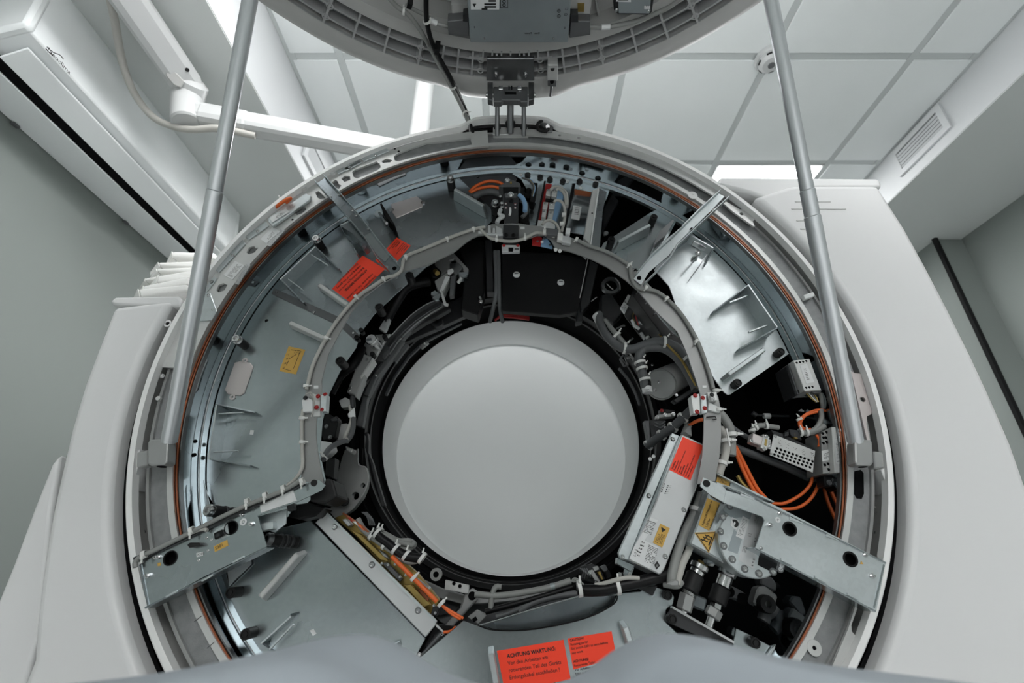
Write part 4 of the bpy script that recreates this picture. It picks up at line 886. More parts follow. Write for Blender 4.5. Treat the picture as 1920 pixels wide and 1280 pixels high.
def rrib(a, r0=.661, r1=.733, w_=.005):
    p, q = LQ(r0, a, .015), LQ(r1, a, .015); box('radial_rib', (p+q)/2, (w_, .030, (q-p).length), 'lidrib', ld, frame(q-p, NL))
for a in (11.3, 14.5, 26, 32, 44, 50, 56, 62):
    for s in (1, -1): rrib(a*s)
for a in (8.2, 3, -3, -8.2, 19.2, -19.2, 37.5, -37.5): rrib(a)
for a in (6.4, 19.2, 37.5):
    for s in (1, -1):
        for r in (.6820, .7130):
            p = LQ(r, a*s, 0); bm = bmesh.new(); add_lathe(bm, [(.0052, 0), (.0085, 0), (.0095, -.032), (.0052, -.02)], p, -NL, 18); b = obj('screw_boss', bm, 'lidrib', ld, 40)
            inst('screw', SCREW, 'steel', p+NL*.006, -NL, .0042, b)
# flat bay behind the hinge
for a0, a1, r in ((-9, 9, .676),): prism('bay_wall', [LQ(r, a0+(a1-a0)*i/6, .001) for i in range(7)]+[LQ(r+.005, a1-(a1-a0)*i/6, .001) for i in range(7)], NL*.03, 'lidrib', ld)
def lsub(a, r0, r1): p, q = LQ(r0, a, .0), LQ(r1, a, .0); box('bay_rib', (p+q)/2+NL*.015, (.004, .03, (q-p).length), 'lidrib', ld, frame(q-p, NL))
for a in (-6, -4, -2, 0, 2, 4, 6): lsub(a, .655, .676)
for a in (-55, -42, -30, -20, 20, 33, 46): 
    p, q = LQ(.59, a, .042), LQ(.632, a, .042); box('panel_rib', (p+q)/2, (.004, .014, (q-p).length), 'lidp', ld, frame(q-p, NL))
# big control box on the cover
bx = thing('control_box', 'flat grey metal control box screwed inside the raised cover', 'control box', LP(970, 40, .03))
hB = .035
def lplate(nm, px, h, t, m, parent, bev=0): return prism(nm, [LP(*p, h) for p in px], NL*t, m, parent, bev)
lplate('case', ((848, -120), (1092, -120), (1088, -20), (1072, -20), (1065, 80), (882, 80), (874, -20), (852, -20)), hB, .075, 'lidbox', bx, .002)
la = lplate('white_label', ((880, -60), (936, -60), (936, 18), (883, 18)), hB+.0006, .0006, 'label', bx)
XD = V((-1, 0, 0)); UD = -E_
def ltext(s, px, size, parent, m='ink'): return text(s, LP(*px, hB+.001), XD, -UD, size, m, parent)
for i, (y, l) in enumerate(((13, 11), (8, 11), (2, 7), (-4, 9))):
    lplate('print_line', ((930-2*l, y-1.6), (930, y-1.6), (930, y+1.6), (930-2*l, y+1.6)), hB+.0012, .0004, 'ink', la)
lplate('triangle_mark', ((886, 7), (893, 7), (889.5, 14)), hB+.0012, .0004, 'ink', la)
lplate('print_line', ((903, 15), (914, 15), (914, 18.5), (903, 18.5)), hB+.0012, .0004, 'ink', la)
mk = lplate('symbol_frame', ((938, -2), (952.5, -2), (952.5, 15), (938, 15)), hB+.0008, .0004, 'ink', bx)
lplate('symbol_field', ((939, -1), (951.5, -1), (951.5, 14), (939, 14)), hB+.0012, .0004, 'lidbox', mk)
for y in (3, 9.5):
    p = LP(945, y, hB+.0014); bm = bmesh.new(); add_lathe(bm, [(.0022, 0), (.0038, 0), (.0038, .0004), (.0022, .0004)], p, NL, 16, closed=True); obj('symbol_ring', bm, 'ink', mk, 35)
for s, px in (('C1', (1065, 19)), ('C2', (1064, 29)), ('S', (891, 53)), ('E', (1060, 54)), ('Power', (997, 64)), ('Data', (1012, 64))): ltext(s, px, .0065, bx)
for px in ((1048, 20.5), (1048, 30.5)):
    p = LP(*px, hB+.0008); bm = bmesh.new(); add_lathe(bm, [(.0032, 0), (.0040, 0), (.0040, .0004), (.0032, .0004)], p, NL, 18, closed=True); o = obj('pin_mark', bm, 'ink', bx, 35)
    for a, b in (((0, -2.4), (0, 2.4)), ((-2.4, 0), (2.4, 0))): bar('pin_cross', LP(px[0]+a[0], px[1]+a[1], hB+.0010), LP(px[0]+b[0], px[1]+b[1], hB+.0010), .0004, .0004, 'ink', bx)
for px in ((908, 71), (1037.5, 71)): inst('stud', STUD, 'steel', LP(*px, hB), -NL, .0022, bx)
lplate('back_plate', ((846, 10), (886, 10), (886, 40), (850, 40)), .005, .03, 'lidp', bx); lplate('back_plate', ((1062, -20), (1112, -20), (1104, 40), (1070, 40)), .005, .03, 'lidp', bx)
lplate('brass_stud', ((1083, 7), (1096, 7), (1095, 22), (1083, 22)), .008, .004, 'brass', bx)
for q in (((839, 40), (879, 36), (879, 69), (841, 66)), ((1070, 40), (1107, 40), (1107, 66), (1068, 72))):
    k = lplate('plug_shell', q, .030, .028, 'midg', bx, .0015)
lplate('latch', ((868, 28), (878, 26), (878, 42), (868, 40)), .034, .02, 'dark', bx); lplate('latch', ((1070, 28), (1084, 28), (1084, 42), (1070, 42)), .034, .02, 'dark', bx)
# small dark box at the right
b2 = thing('junction_box', 'small dark grey junction box at the right inside the raised cover', 'junction box', LP(1188, 5, .02))
lplate('case', ((1153, -40), (1232, -40), (1222, 24), (1216, 29), (1158, 27), (1151, 20)), .03, .06, 'dark', b2, .002)
lplate('lid', ((1157, -40), (1224, -40), (1218, 26), (1160, 25)), .033, .004, 'lidbox', b2, .001)
k = lplate('white_label', ((1158, -10), (1183, -10), (1183, 4), (1155, 3)), .0342, .0006, 'label', b2); lplate('print_line', ((1160, -1), (1178, -1), (1178, 1.5), (1159, 1.5)), .0348, .0004, 'inkg', k)
k = lplate('white_tag', ((1208, 11), (1219, 11), (1219, 17), (1208, 17)), .0342, .0006, 'label', b2); ltext('P15', (1217, 12), .005, k, 'inkg')
for px in ((1156, 19), (1216, 21)): inst('screw', SCREW, 'steel', LP(*px, .034), -NL, .003, b2)
# cables of the cover
def lc(lab, pts, r, m): return tag(tube('cable', [LP(x, y, h) for x, y, h in pts], r, m, None, 8), lab, 'cable')
k1 = lc('grey cable running down from the raised cover to the gantry top, left', [(700, -40, .02), (740, 8, .02), (762, 24, .02), (775, 38, .022), (793, 65, .02), (812, 100, .015), (830, 130, .02)], .0052, 'cableg')
pts = [LP(820, 115, .018), LP(845, 160, .03), W(868, 205, -.035), W(879, 232, -.020), W(884, 250, -.004), W(885, 262, .02)]
k2 = tag(tube('cable', [LP(805, 85, .02)]+pts, .0058, 'cableg', None, 8), 'grey cable bridging from raised cover to gantry left of the hinge', 'cable')
k3 = tag(tube('cable', [LP(800, -60, .02), LP(799, 20, .025), LP(803, 55, .028), LP(812, 85, .03), LP(826, 112, .024), LP(848, 152, .034), W(870, 200, -.028), W(882, 235, -.018), W(889, 255, -.004)], .0058, 'black', None, 8), 'black cable hanging from the raised cover left of the hinge', 'cable')
for px, h in (((801, 40), .028), ((849, 163), .03)): tie(LP(*px, h), V((.3, .9, 0)), .0075, k3, (1, 0, 0))
tie(W(873, 214, -.03), (.4, 0, -.9), .008, k3, (1, 0, 0))
lplate('adhesive_clip', ((764, 6), (774, 9), (771, 18), (762, 16)), .03, .02, 'black', ld); lplate('adhesive_clip', ((816, 92), (825, 93), (822, 104), (814, 102)), .035, .03, 'black', ld)
tie(LP(757, 21, .02), (1, .3, 0), .0065, k1)
lc('grey cable with a white marker from the left plug of the control box', [(845, 51, .02), (825, 46, .02), (812, 42, .02), (800, 30, .01), (760, 10, .0)], .0045, 'cableg')
kk = lc('grey cable sweeping right from the right plug of the control box', [(1105, 50, .02), (1135, 51, .02), (1170, 45, .016), (1205, 35, .012), (1260, 10, .01), (1300, -30, .01)], .0052, 'cableg')
for a, b, p in (((1128, 51), (1144, 50), kk), ((806, 38), (819, 44), k3)): bm = bmesh.new(); add_tube(bm, [LP(*a, .02), LP(*b, .02)], .0062, 10, 1); obj('marker_sleeve', bm, 'label', p, 40)
# ------------------------------------------------------------------ hinge
hg = thing('lifting_bracket', 'dark steel hinge bracket carrying the raised cover on three steel rods', 'bracket', W(957, 220, -.03))
lplate('mount_plate', ((913, 110), (1001, 110), (1002, 152), (912, 152)), .010, .012, 'steeld', hg, .0015)
P0 = LP(957, 150, .02)
def yplate(nm, px, y, t, m, bev=.001): return plate(nm, px, y, t, m, hg, bev)
yh = -.115
yplate('side_cheek', ((914, 143), (924, 143), (924, 188), (914, 185)), yh, .018, 'steeld'); yplate('side_cheek', ((991, 143), (1001, 143), (1002, 185), (991, 188)), yh, .018, 'steeld')
yplate('knuckle', ((925, 162), (990, 162), (990, 190), (976, 190), (974, 187), (942, 187), (940, 190), (925, 190)), yh+.002, .018, 'midg', .002)
yplate('slot', ((947, 172), (968, 172), (968, 176), (947, 176)), yh, .003, 'blackm')
for px in ((939, 164), (974, 164)): yplate('stop_lug', ((px[0]-4, px[1]-4), (px[0]+4, px[1]-4), (px[0]+4, px[1]+3), (px[0]-4, px[1]+3)), yh-.004, .01, 'steel')
for x in (954.5, 959.5): yplate('tongue', ((x-1.2, 160), (x+1.2, 160), (x+1.2, 167), (x-1.2, 167)), yh, .006, 'black')
for px in ((930, 141), (985.5, 141)):
    p = LP(*px, .022); inst('stud', STUD, 'steel', p+NL*.008, -NL, .0058, hg)
cyl('pivot_pin', W(911, 178, yh+.01), W(1004, 178, yh+.01), .006, 'steel', hg)
for x, r, y0 in ((932.5, .0085, 241), (957, .0125, 236), (982, .0085, 241)):
    b = W(x, y0, -.012); tpt = W(x, 196, -.075); cyl('rod', b-V((0, 0, .03)), tpt, r*.74, 'steeld', hg, 20)
    lathe('bushing', [(r*.78, 0), (r*1.15, 0), (r*1.15, .010), (r*.78, .012)], b, tpt-b, 'dark', hg, 20)
plate('foot', ((925, 238), (989, 238), (991, 252), (924, 252)), -.010, .02, 'alu', hg, .001)
# hook latch and stop on the rim
hk = thing('hook_latch', 'small black hook latch on the gantry top right of the hinge', 'latch', W(1020, 238, -.02))
tube('hook', [W(*p, -.022) for p in ((1017, 226), (1009, 231), (1007, 239), (1013, 245), (1024, 246), (1028, 241))], .0042, 'rubber', hk, 10)
cyl('pivot', W(1027, 237, -.028), W(1027, 237, -.0), .006, 'steel', hk); plate('lug', ((1012, 232), (1030, 227), (1038, 232), (1036, 246), (1024, 247), (1022, 240)), -.018, .008, 'steeld', hk, .001)
ls = thing('latch_block', 'bright aluminium latch block on the raised cover right of the hinge', 'latch', LP(1035, 140, .02))
lplate('block', ((1027, 122), (1046, 122), (1046, 151), (1026, 151)), .028, .025, 'alu', ls, .001); lplate('lower_block', ((1027, 151), (1044, 151), (1043, 163), (1027, 162)), .026, .02, 'midg', ls, .001)
for px, m in (((1036, 129), 'black'), ((1035, 153), 'blackm')): cyl('hole', LP(*px, .0290), LP(*px, .027), .0055, m, ls)
cyl('pin', LP(1034, 160, .015), LP(1032, 180, .015), .004, 'steeld', ls)
# pocket behind the hinge in the rim
plate('hinge_pocket', ((889, 231), (925, 229), (990, 229), (1030, 231), (1036, 248), (884, 249)), .012, .004, 'midg', gh)
# ------------------------------------------------------------------ struts holding the cover up
def strut(lab, top, bot, joints, cl, wing, hole):
    t = thing('cover_strut', lab, 'strut', W(*bot, -.05))
    a = W(*bot, -.040); b = W(*top, -.45); d = (b-a).normalized(); b = b+d*.20
    L = (b-a).length
    def tp(py):       # parameter of the axis at an image row
        lo, hi = 0., 1.
        for _ in range(30):
            m_ = (lo+hi)/2; q = a.lerp(b, m_)-CAM; zc = -q.y*st+q.z*ct; yc_ = q.y*ct+q.z*st
            if 640-FPX*zc/yc_ > py: lo = m_
            else: hi = m_
        return (lo+hi)/2
    tj = [0]+[tp(j) for j in joints]+[1]
    for i, (t0, t1) in enumerate(zip(tj[:-1], tj[1:])):
        p, q = a.lerp(b, t0), a.lerp(b, t1); r = .0142-.0011*i
        lathe('tube', [(0, 0), (r-.001, 0), (r, .001), (r, (q-p).length-.001), (r-.001, (q-p).length), (0, (q-p).length)], p, d, 'strut', t, 28)
    c = cl_ = plate('clamp', cl, -.052, .026, 'alud', t, bev=.005)
    plate('clamp_ear', wing, -.046, .02, 'alud', t, bev=.002)
    h = W(*hole, -.05); q = V((h.x, h.y, h.z)); cyl('bore', V((a.x, -.039, c_z(cl)-.0005)), V((a.x, -.039, c_z(cl)+.02)), .0085, 'blackm', t)
    return t
def c_z(cl): return min(W(*p, -.052).z for p in cl)
strut('long steel strut on the left propping up the raised cover', (468.7, 0), (317, 828), (358,), ((276, 828), (284, 823), (309, 822), (316, 827), (314, 866), (308, 871), (283, 873), (276, 870)), ((256, 848), (277, 843), (277, 872), (255, 876)), Z1(345, 1048))
strut('long steel strut on the right propping up the raised cover', (1445.6, 0), (1604, 828), (405, 356), ((1602, 828), (1609, 823), (1630, 823), (1637, 829), (1639, 868), (1633, 873), (1609, 872), (1603, 868)), ((1638, 845), (1656, 848), (1659, 876), (1640, 878)), Z4(1115, 1052))
# ------------------------------------------------------------------ folded white covers stacked on the left cap
pads = [((262, 557), (352, 545), (352, 532), (258, 541)), ((266, 549), (350, 533), (352, 518), (268, 535)), ((292, 530), (356, 527), (358, 515), (296, 515)),
        ((270, 526), (360, 517), (360, 506), (272, 521)), ((294, 509), (372, 512), (372, 499), (292, 503)), ((298, 499), (382, 502), (382, 488), (296, 491)), ((322, 482), (402, 485), (402, 473), (322, 471))]
words = ['lowest', 'second from the bottom', 'third from the bottom', 'middle', 'third from the top', 'second from the top', 'topmost']
for i, q in enumerate(pads):
    y0 = .03+.022*i
    o = prism('folded_cover', [W(*p, y0) for p in q], (0, .26-.012*i, 0), 'cloth'); tag(o, f'folded white cloth cover on the left gantry cap, {words[i]} of the stack', 'folded cloth', 'folded white covers on the left gantry cap')
    md = o.modifiers.new('bevel', 'BEVEL'); md.width = .006; md.segments = 3
    for p in o.data.polygons: p.use_smooth = True
    l = W(*q[0], y0); l2 = W(*q[3], y0)
    fl = prism('loose_edge', [l, l2, l2+V((-.030-.004*(i % 3), .03, -.014)), l+V((-.034-.004*(i % 3), .03, -.012))], (0, .20, .004), 'cloth', o)
# ------------------------------------------------------------------ cushion in the foreground on the patient table
prof = [(-300, 1335), (0, 1300), (200, 1278), (330, 1258), (430, 1238), (520, 1218), (590, 1200), (640, 1193), (690, 1198), (740, 1220), (800, 1258), (860, 1284), (920, 1302), (980, 1310), (1040, 1300), (1110, 1270), (1170, 1226), (1220, 1200), (1270, 1191), (1330, 1198), (1410, 1220), (1500, 1240), (1620, 1258), (1750, 1274), (1920, 1296), (2200, 1340)]
top = cr([W(x, y, -.60) for x, y in prof], 3); bm = bmesh.new(); ny = 20; g = []
for p in top:
    row = []
    for j in range(ny+1):
        y = -.86+.36*j/ny; k = (y+.60); row.append(bm.verts.new((p.x, y, p.z-(1.1*k*k if k < 0 else 2.6*k*k)-.01*math.sin(j*.6+p.x*6)*(k < -.05))))
    row += [bm.verts.new((p.x, -.50, .56)), bm.verts.new((p.x, -.86, .56))]; g.append(row)
for a, b in zip(g[:-1], g[1:]):
    for j in range(len(a)): bm.faces.new((a[j], b[j], b[(j+1) % len(a)], a[(j+1) % len(a)]))
bm.faces.new(g[0]); bm.faces.new(g[-1][::-1])
tb = thing('patient_table', 'padded grey-blue patient table end, blurred at the bottom edge', 'patient table', (0, -.75, 0))
cu = obj('headrest_cushion', bm, 'pad', tb, 60)
box('table_top', (0, -1.05, .53), (.50, 1.1, .06), 'cover', tb, bev=.02); box('pedestal', (0, -1.15, .25), (.36, .7, .50), 'cover', tb, bev=.03)
# ================================================================== MODULES INSIDE THE ROTOR
D1 = zone(600, 560, 3.2); D2 = zone(620, 940, 4.266); D3 = zone(1080, 540, 5.333); D4 = zone(1040, 1040, 7.385); D5 = zone(1240, 1040, 7.111); D6 = zone(1180, 760, 6.4)
def mod(nm, lab, cat, px, y, grp=None): return thing(nm, lab, cat, W(*px, y), grp)
def pc(z, name, pts, r, m, parent=None, n=8): return tube(name, [W(*z(x, y), d) for x, y, d in pts], r, m, parent, n)
def hose(z, lab, pts, r, m, nm='hose', n=10): return tag(pc(z, nm, pts, r, m, None, n), lab, 'hose' if nm == 'hose' else 'cable')
def ztie(z, x, y, d, r, dr, parent, tail=(0, 0, 1), wd=.006): return tie(W(*z(x, y), d), (dr[0], 0, -dr[1]), r, parent, tail, wd=wd)
# ---- block on top of the rail ---------------------------------------------------
t = mod('brush_block', 'tall black contact block standing on the top of the arc rail', 'contact block', B5(410, 600), -.02)
plate('base_tower', zz(B5, (310, 780), (520, 790), (515, 920), (490, 955), (330, 955), (305, 920)), -.045, .04, 'dark', t, .002)
plate('tower', zz(B5, (300, 285), (525, 285), (520, 440), (510, 780), (330, 765), (305, 440)), -.030, .05, 'darkp', t, .0015)
plate('top_cap', zz(B5, (245, 272), (345, 225), (345, 185), (400, 180), (530, 232), (545, 280), (300, 285)), -.012, .03, 'midg', t, .001)
plate('window', zz(B5, (305, 290), (510, 290), (505, 370), (310, 370)), -.033, .004, 'black', t)
plate('silver_insert', zz(B5, (330, 365), (500, 365), (480, 420), (340, 420)), -.036, .006, 'midg', t, .001)
for x, y in ((345, 505), (470, 512), (345, 560), (470, 562)): plate('red_mark', zz(B5, (x-14, y-8), (x+14, y-8), (x+14, y+8), (x-14, y+8)), -.032, .003, 'redd', t); screw(B5(x, y+6), -.033, t, .002)
for x, y, s in ((410, 385, .006), (365, 195, .005), (270, 410, .003), (290, 500, .003), (290, 555, .003), (415, 470, .005)): screw(B5(x, y), -.036, t, s, 'steel' if y != 470 else 'black')
plate('brass_pin', zz(B5, (400, 215), (425, 215), (425, 240), (400, 240)), -.014, .01, 'brass', t)
bm = bmesh.new(); add_tube(bm, [W(*B5(402, 570), -.040), W(*B5(405, 620), -.042), W(*B5(395, 665), -.042)], .0028, 8, 3); obj('white_pin', bm, 'label', t, 40)
for x, y in ((345, 925), (445, 930)): screw(B5(x, y), -.046, t, .0045, 'black')
for x, y in ((360, 975), (475, 975)): plate('red_mark', zz(B5, (x-18, y-10), (x+18, y-10), (x+18, y+10), (x-18, y+10)), -.033, .003, 'redd', t)
for q in (((105, 795), (140, 790), (145, 900), (110, 905)), ((170, 830), (200, 830), (205, 905), (165, 905)), ((210, 800), (300, 845), (300, 910), (215, 905)), ((90, 895), (310, 900), (310, 930), (90, 925))): plate('clear_plug', zz(B5, *q), -.040, .012, 'box', t, .001)
tube('silver_braid', [W(*B5(*p), -.034) for p in ((275, 590), (260, 650), (310, 680), (250, 720), (225, 770))], .0055, 'box', t, 8)
tube('wire', [W(*B5(*p), -.03) for p in ((520, 395), (570, 440), (600, 520), (600, 610))], .006, 'blue', t, 8)
tube('wire', [W(*B5(*p), -.02) for p in ((540, 470), (620, 520), (610, 640), (560, 690))], .005, 'cabled', t, 8)
t = mod('rail_sensor', 'small white connector strip with two red screws below the arc rail top', 'connector', B5(410, 1100), -.02)
plate('body', zz(B5, (290, 1055), (535, 1060), (530, 1148), (292, 1150)), -.028, .01, 'box', t, .001)
for q in (((378, 1095), (445, 1095), (440, 1145), (380, 1145)), ): plate('socket', zz(B5, *q), -.029, .003, 'blackm', t)
plate('slot', zz(B5, (462, 1105), (520, 1105), (520, 1120), (462, 1120)), -.0285, .001, 'dark', t)
for x, y in ((318, 1070), (505, 1070)): screw(B5(x, y), -.028, t, .0035, 'redd')
# ---- red and blue terminal ---------------------------------------------------------
t = mod('terminal_block', 'red and blue terminal block with four metal connectors near the top', 'terminal block', B5(930, 500), .03)
plate('red_panel', zz(B5, (880, 235), (960, 245), (890, 725), (768, 722)), .040, .03, 'redd', t, .001)
plate('blue_panel', zz(B5, (1030, 340), (1130, 290), (1135, 330), (1010, 750), (955, 720)), .040, .03, 'blue', t, .001)
plate('divider', zz(B5, (855, 205), (875, 205), (760, 800), (735, 800)), .030, .05, 'black', t); plate('divider', zz(B5, (965, 330), (985, 330), (900, 730), (880, 730)), .032, .03, 'black', t)
for q in (((890, 310), (950, 318), (938, 405), (875, 395)), ((965, 330), (1035, 340), (1020, 418), (950, 408)), ((845, 480), (910, 488), (895, 585), (830, 575)), ((930, 490), (1005, 498), (990, 580), (915, 575)), ((835, 585), (890, 590), (875, 695), (818, 685)), ((915, 600), (985, 605), (965, 715), (900, 705))):
    k = plate('metal_connector', zz(B5, *q), .022, .02, 'alu', t, .0012); c = (sum(p[0] for p in q)/4, sum(p[1] for p in q)/4); screw(B5(c[0], c[1]-25), .022, k, .003)
plate('dark_gap', zz(B5, (880, 410), (1010, 425), (1000, 480), (870, 468)), .034, .006, 'black', t)
plate('end_block', zz(B5, (768, 725), (1005, 755), (1000, 860), (755, 805)), .035, .02, 'label', t, .001)
for i, pts in enumerate((((940, 330), (980, 290), (1060, 290), (1140, 350), (1165, 450), (1160, 560)), ((1010, 335), (1050, 315), (1110, 360), (1140, 450), (1145, 540)), ((985, 490), (1020, 465), (1080, 480), (1120, 540), (1135, 640), (1115, 780), (1085, 890)), ((830, 790), (870, 745), (940, 735), (1010, 775), (1050, 850), (1060, 920)))):
    tube('lead', [W(*B5(*p), .012-.004*i) for p in pts], .0038, 'cablel', t, 8)
for x, y in ((1120, 645), (1090, 765)): plate('clip', zz(B5, (x-25, y-20), (x+25, y-20), (x+25, y+20), (x-25, y+20)), -.004, .008, 'tie', t, .001)
t = mod('colour_key', 'small red and blue fan-shaped plate under the top of the arc rail', 'plate', B5(830, 1020), 0)
plate('red_half', zz(B5, (700, 945), (780, 930), (830, 965), (808, 1075), (690, 1062)), -.012, .004, 'redd', t, .0008); plate('blue_half', zz(B5, (832, 990), (850, 950), (900, 975), (970, 1082), (962, 1108), (810, 1076)), -.012, .004, 'blue', t, .0008)
cyl('cream_dot', W(*B5(828, 1022), -.0135), W(*B5(828, 1022), -.012), .0038, 'label', t)
for x, y in ((768, 1010), (858, 975), (935, 1060)): screw(B5(x, y), -.012, t, .0025, 'steeld')
t = mod('clamp_sensor', 'clear and silver sensor clamp on the arc rail right of the top block', 'sensor', B5(1080, 960), -.03)
for q, m in (((880, 830), (1050, 850), (1030, 935), (890, 920)), 'midg'), (((1040, 890), (1110, 905), (1100, 1000), (1030, 985)), 'tie'), (((1100, 930), (1220, 960), (1210, 1040), (1090, 1020)), 'box'), (((1150, 830), (1210, 835), (1200, 920), (1140, 910)), 'label'): plate('block', zz(B5, *q), -.044, .012, m, t, .001)
tie(W(*B5(860, 890), -.04), (1, 0, -.1), .006, t, (.1, 0, 1), wd=.007)
for x, y in ((1010, 1125), (1065, 1140)): cyl('nub', W(*B5(x, y), -.04), W(*B5(x, y), -.025), .0045, 'label', t)
# ---- framed panel and column right of it -----------------------------------------------
t = mod('mirror_panel', 'shiny metal panel with a white sticker beside a bright column near the top', 'panel', B5(1300, 600), .05)
plate('panel', zz(B5, (1235, 300), (1500, 360), (1395, 930), (1120, 880)), .055, .004, 'mirror', t, .001)
plate('brown_band', zz(B5, (1260, 315), (1485, 355), (1475, 408), (1262, 385)), .053, .002, 'copper', t)
plate('frame_edge', zz(B5, (1230, 235), (1275, 235), (1135, 900), (1110, 900)), .042, .03, 'black', t, .001)
k = label('white_label', zz(B5, (1245, 533), (1356, 550), (1325, 728), (1212, 708)), .0535, 'label', t); fineprint(zz(B5, (1270, 555), (1330, 562), (1310, 670), (1255, 660)), .053, k, 5, seed=21, ink='ink')
plate('column', zz(B5, (1500, 330), (1585, 300), (1465, 1050), (1375, 960), (1395, 900)), -.004, .07, 'alu', t, .001)
bar('edge', W(*B5(1583, 302), -.006), W(*B5(1472, 1075), -.006), .003, .004, 'label', t)
plate('column_side', zz(B5, (1590, 300), (1690, 350), (1640, 600), (1600, 1105), (1480, 1060)), .02, .05, 'galvd', t, .001)
plate('pillar', zz(B5, (1640, 600), (1760, 380), (1850, 470), (1800, 560), (1640, 870)), .10, .02, 'black', t, .001)
cyl('dot', W(*B5(1495, 640), -.0045), W(*B5(1495, 640), -.003), .0025, 'black', t)
plate('hinge_tab', zz(B5, (1650, 880), (1690, 870), (1720, 890), (1700, 920), (1650, 930)), .05, .006, 'midg', t, .001)
# ---- side block left of the terminal: black cable comb -----------------------------------
t = mod('cable_comb', 'black cable comb beside the red and blue terminal block', 'cable comb', B5(700, 350), .03)
plate('rail', zz(B5, (720, 225), (770, 235), (720, 490), (660, 480)), .028, .03, 'black', t, .001)
for i in range(3): tube('wire', [W(*B5(560+12*i, 165+6*i), .04), W(*B5(650+12*i, 200), .035), W(*B5(715+8*i, 290), .03), W(*B5(690+8*i, 420), .03)], .003, ('cabled', 'orange', 'blue')[i] if i != 1 else 'brass', t, 6)
plate('box', zz(B5, (620, 480), (660, 475), (640, 640), (665, 770), (560, 760), (540, 690)), .03, .03, 'black', t, .002)
# ---- orange leads at the top left ---------------------------------------------------------
for i, (lab, pts) in enumerate((('upper of two orange leads arching into the top contact block', ((855, 425), (900, 385), (980, 355), (1060, 365), (1090, 400))), ('lower of two orange leads arching into the top contact block', ((860, 428), (930, 400), (1010, 390), (1080, 410))))):
    hose(A5, lab, [(x, y, .045) for x, y in pts], .0042, 'orange', 'orange_lead')
hose(A5, 'grey hose curving below the orange leads at the top', [(880, 470, .05), (930, 435, .05), (1000, 425, .05), (1060, 440, .05)], .009, 'cabled')
# ---- big black detector panel ------------------------------------------------------------
t = mod('detector_cover', 'large glossy black panel with two silver screws above the bore', 'cover plate', Z3(520, 400), .10)
plate('panel', zz(Z3, (225, 190), (600, 205), (838, 245), (820, 400), (765, 620), (640, 640), (230, 610)), .12, .02, 'black', t, .002)
bar('edge', W(*Z3(838, 245), .118), W(*Z3(780, 520), .118), .002, .002, 'alu', t)
for x, y in ((333, 355), (646, 411)):
    p = W(*Z3(x, y), .118); lathe('silver_screw', [(0, .004), (.005, .004), (.008, .002), (.0095, 0), (.0095, -.003), (0, -.003)], p, (0, -1, 0), 'label', t, 20); bar('screw_slot', p+V((-.005, -.0045, 0)), p+V((.005, -.0045, 0)), .0015, .001, 'dark', t)
t = mod('black_housing', 'black housing block left of the detector panel', 'housing', Z3(60, 300), .12)
plate('body', zz(Z3, (-90, 115), (100, 120), (105, 480), (60, 640), (-60, 600), (-30, 300)), .13, .05, 'black', t, .003); plate('front_rib', zz(Z3, (110, 110), (160, 112), (175, 480), (120, 480)), .15, .03, 'darkp', t, .002)
for x, y in ((75, 520), (80, 545)): screw(Z3(x, y), .13, t, .004)
for i, (x, lab) in enumerate(((205, 'dark cable running down beside the left edge of the black panel, nearer the panel'), (185, 'dark cable running down beside the left edge of the black panel, farther from it'))):
    hose(Z3, lab, [(x-i*3, 190, .10), (x+3, 330, .11), (x+5, 480, .12), (x-30*i+12, 600, .14), (x-70*i+30, 690, .18)], .0055, 'cabled', 'cable')
t = mod('right_post', 'dark post dropping from the arc rail right of the black panel', 'post', Z3(860, 400), .10)
plate('post', zz(Z3, (850, 255), (910, 285), (850, 560), (790, 620), (780, 560)), .14, .03, 'dark', t, .002); plate('foot', zz(Z3, (770, 520), (812, 525), (800, 680), (755, 690)), .15, .03, 'darkp', t, .002)
# dark red leads at the foot of the panel
for i in range(3): hose(Z3, ('upper', 'middle', 'lower')[i]+' of three dark red leads at the foot of the black panel', [(180+20*i, 680-15*i, .26), (250, 630+12*i, .25), (330, 640+10*i, .25), (420, 660+6*i, .27)], .0035, 'redd', 'red_lead')
# ================================================================== LEFT: DETECTOR ARC, DUCT, CAP
t = mod('detector_arc', 'dark curved detector housing following the bore on its upper left', 'detector', B8(500, 800), .2)
def strip(nm, z, outer, inner, y, th, m, bev=.0015): return plate(nm, zz(z, *(list(outer)+list(inner)[::-1])), y, th, m, t, bev)
strip('face', B8, ((360, 870), (470, 790), (490, 795), (540, 740), (640, 640), (760, 560), (860, 515)), ((300, 1010), (440, 1010), (540, 880), (640, 760), (760, 660), (870, 590), (920, 560)), .19, .02, 'midg')
strip('dark_groove', B8, ((450, 880), (560, 750), (660, 660), (780, 580), (870, 530)), ((470, 905), (585, 775), (680, 690), (790, 615), (885, 565)), .187, .01, 'steeld')
strip('lower_face', B8, ((300, 1000), (400, 960), (560, 790), (680, 690), (800, 610), (900, 555), (930, 570)), ((180, 1290), (330, 1120), (500, 900), (620, 790), (760, 700), (860, 650), (960, 590)), .20, .02, 'dark')
strip('inner_rib', B8, ((260, 1280), (330, 1130), (480, 940), (560, 840)), ((300, 1290), (360, 1150), (500, 970), (590, 850)), .19, .015, 'midg')
tube('bright_edge', [W(*B8(*p), .186) for p in ((480, 800), (495, 795), (550, 735), (640, 645), (760, 560), (868, 515))], .0016, 'alu', t, 6)
tube('bright_edge', [W(*B8(*p), .186) for p in ((470, 955), (560, 830), (680, 715), (800, 630), (885, 578), (895, 550))], .0028, 'alud', t, 6)
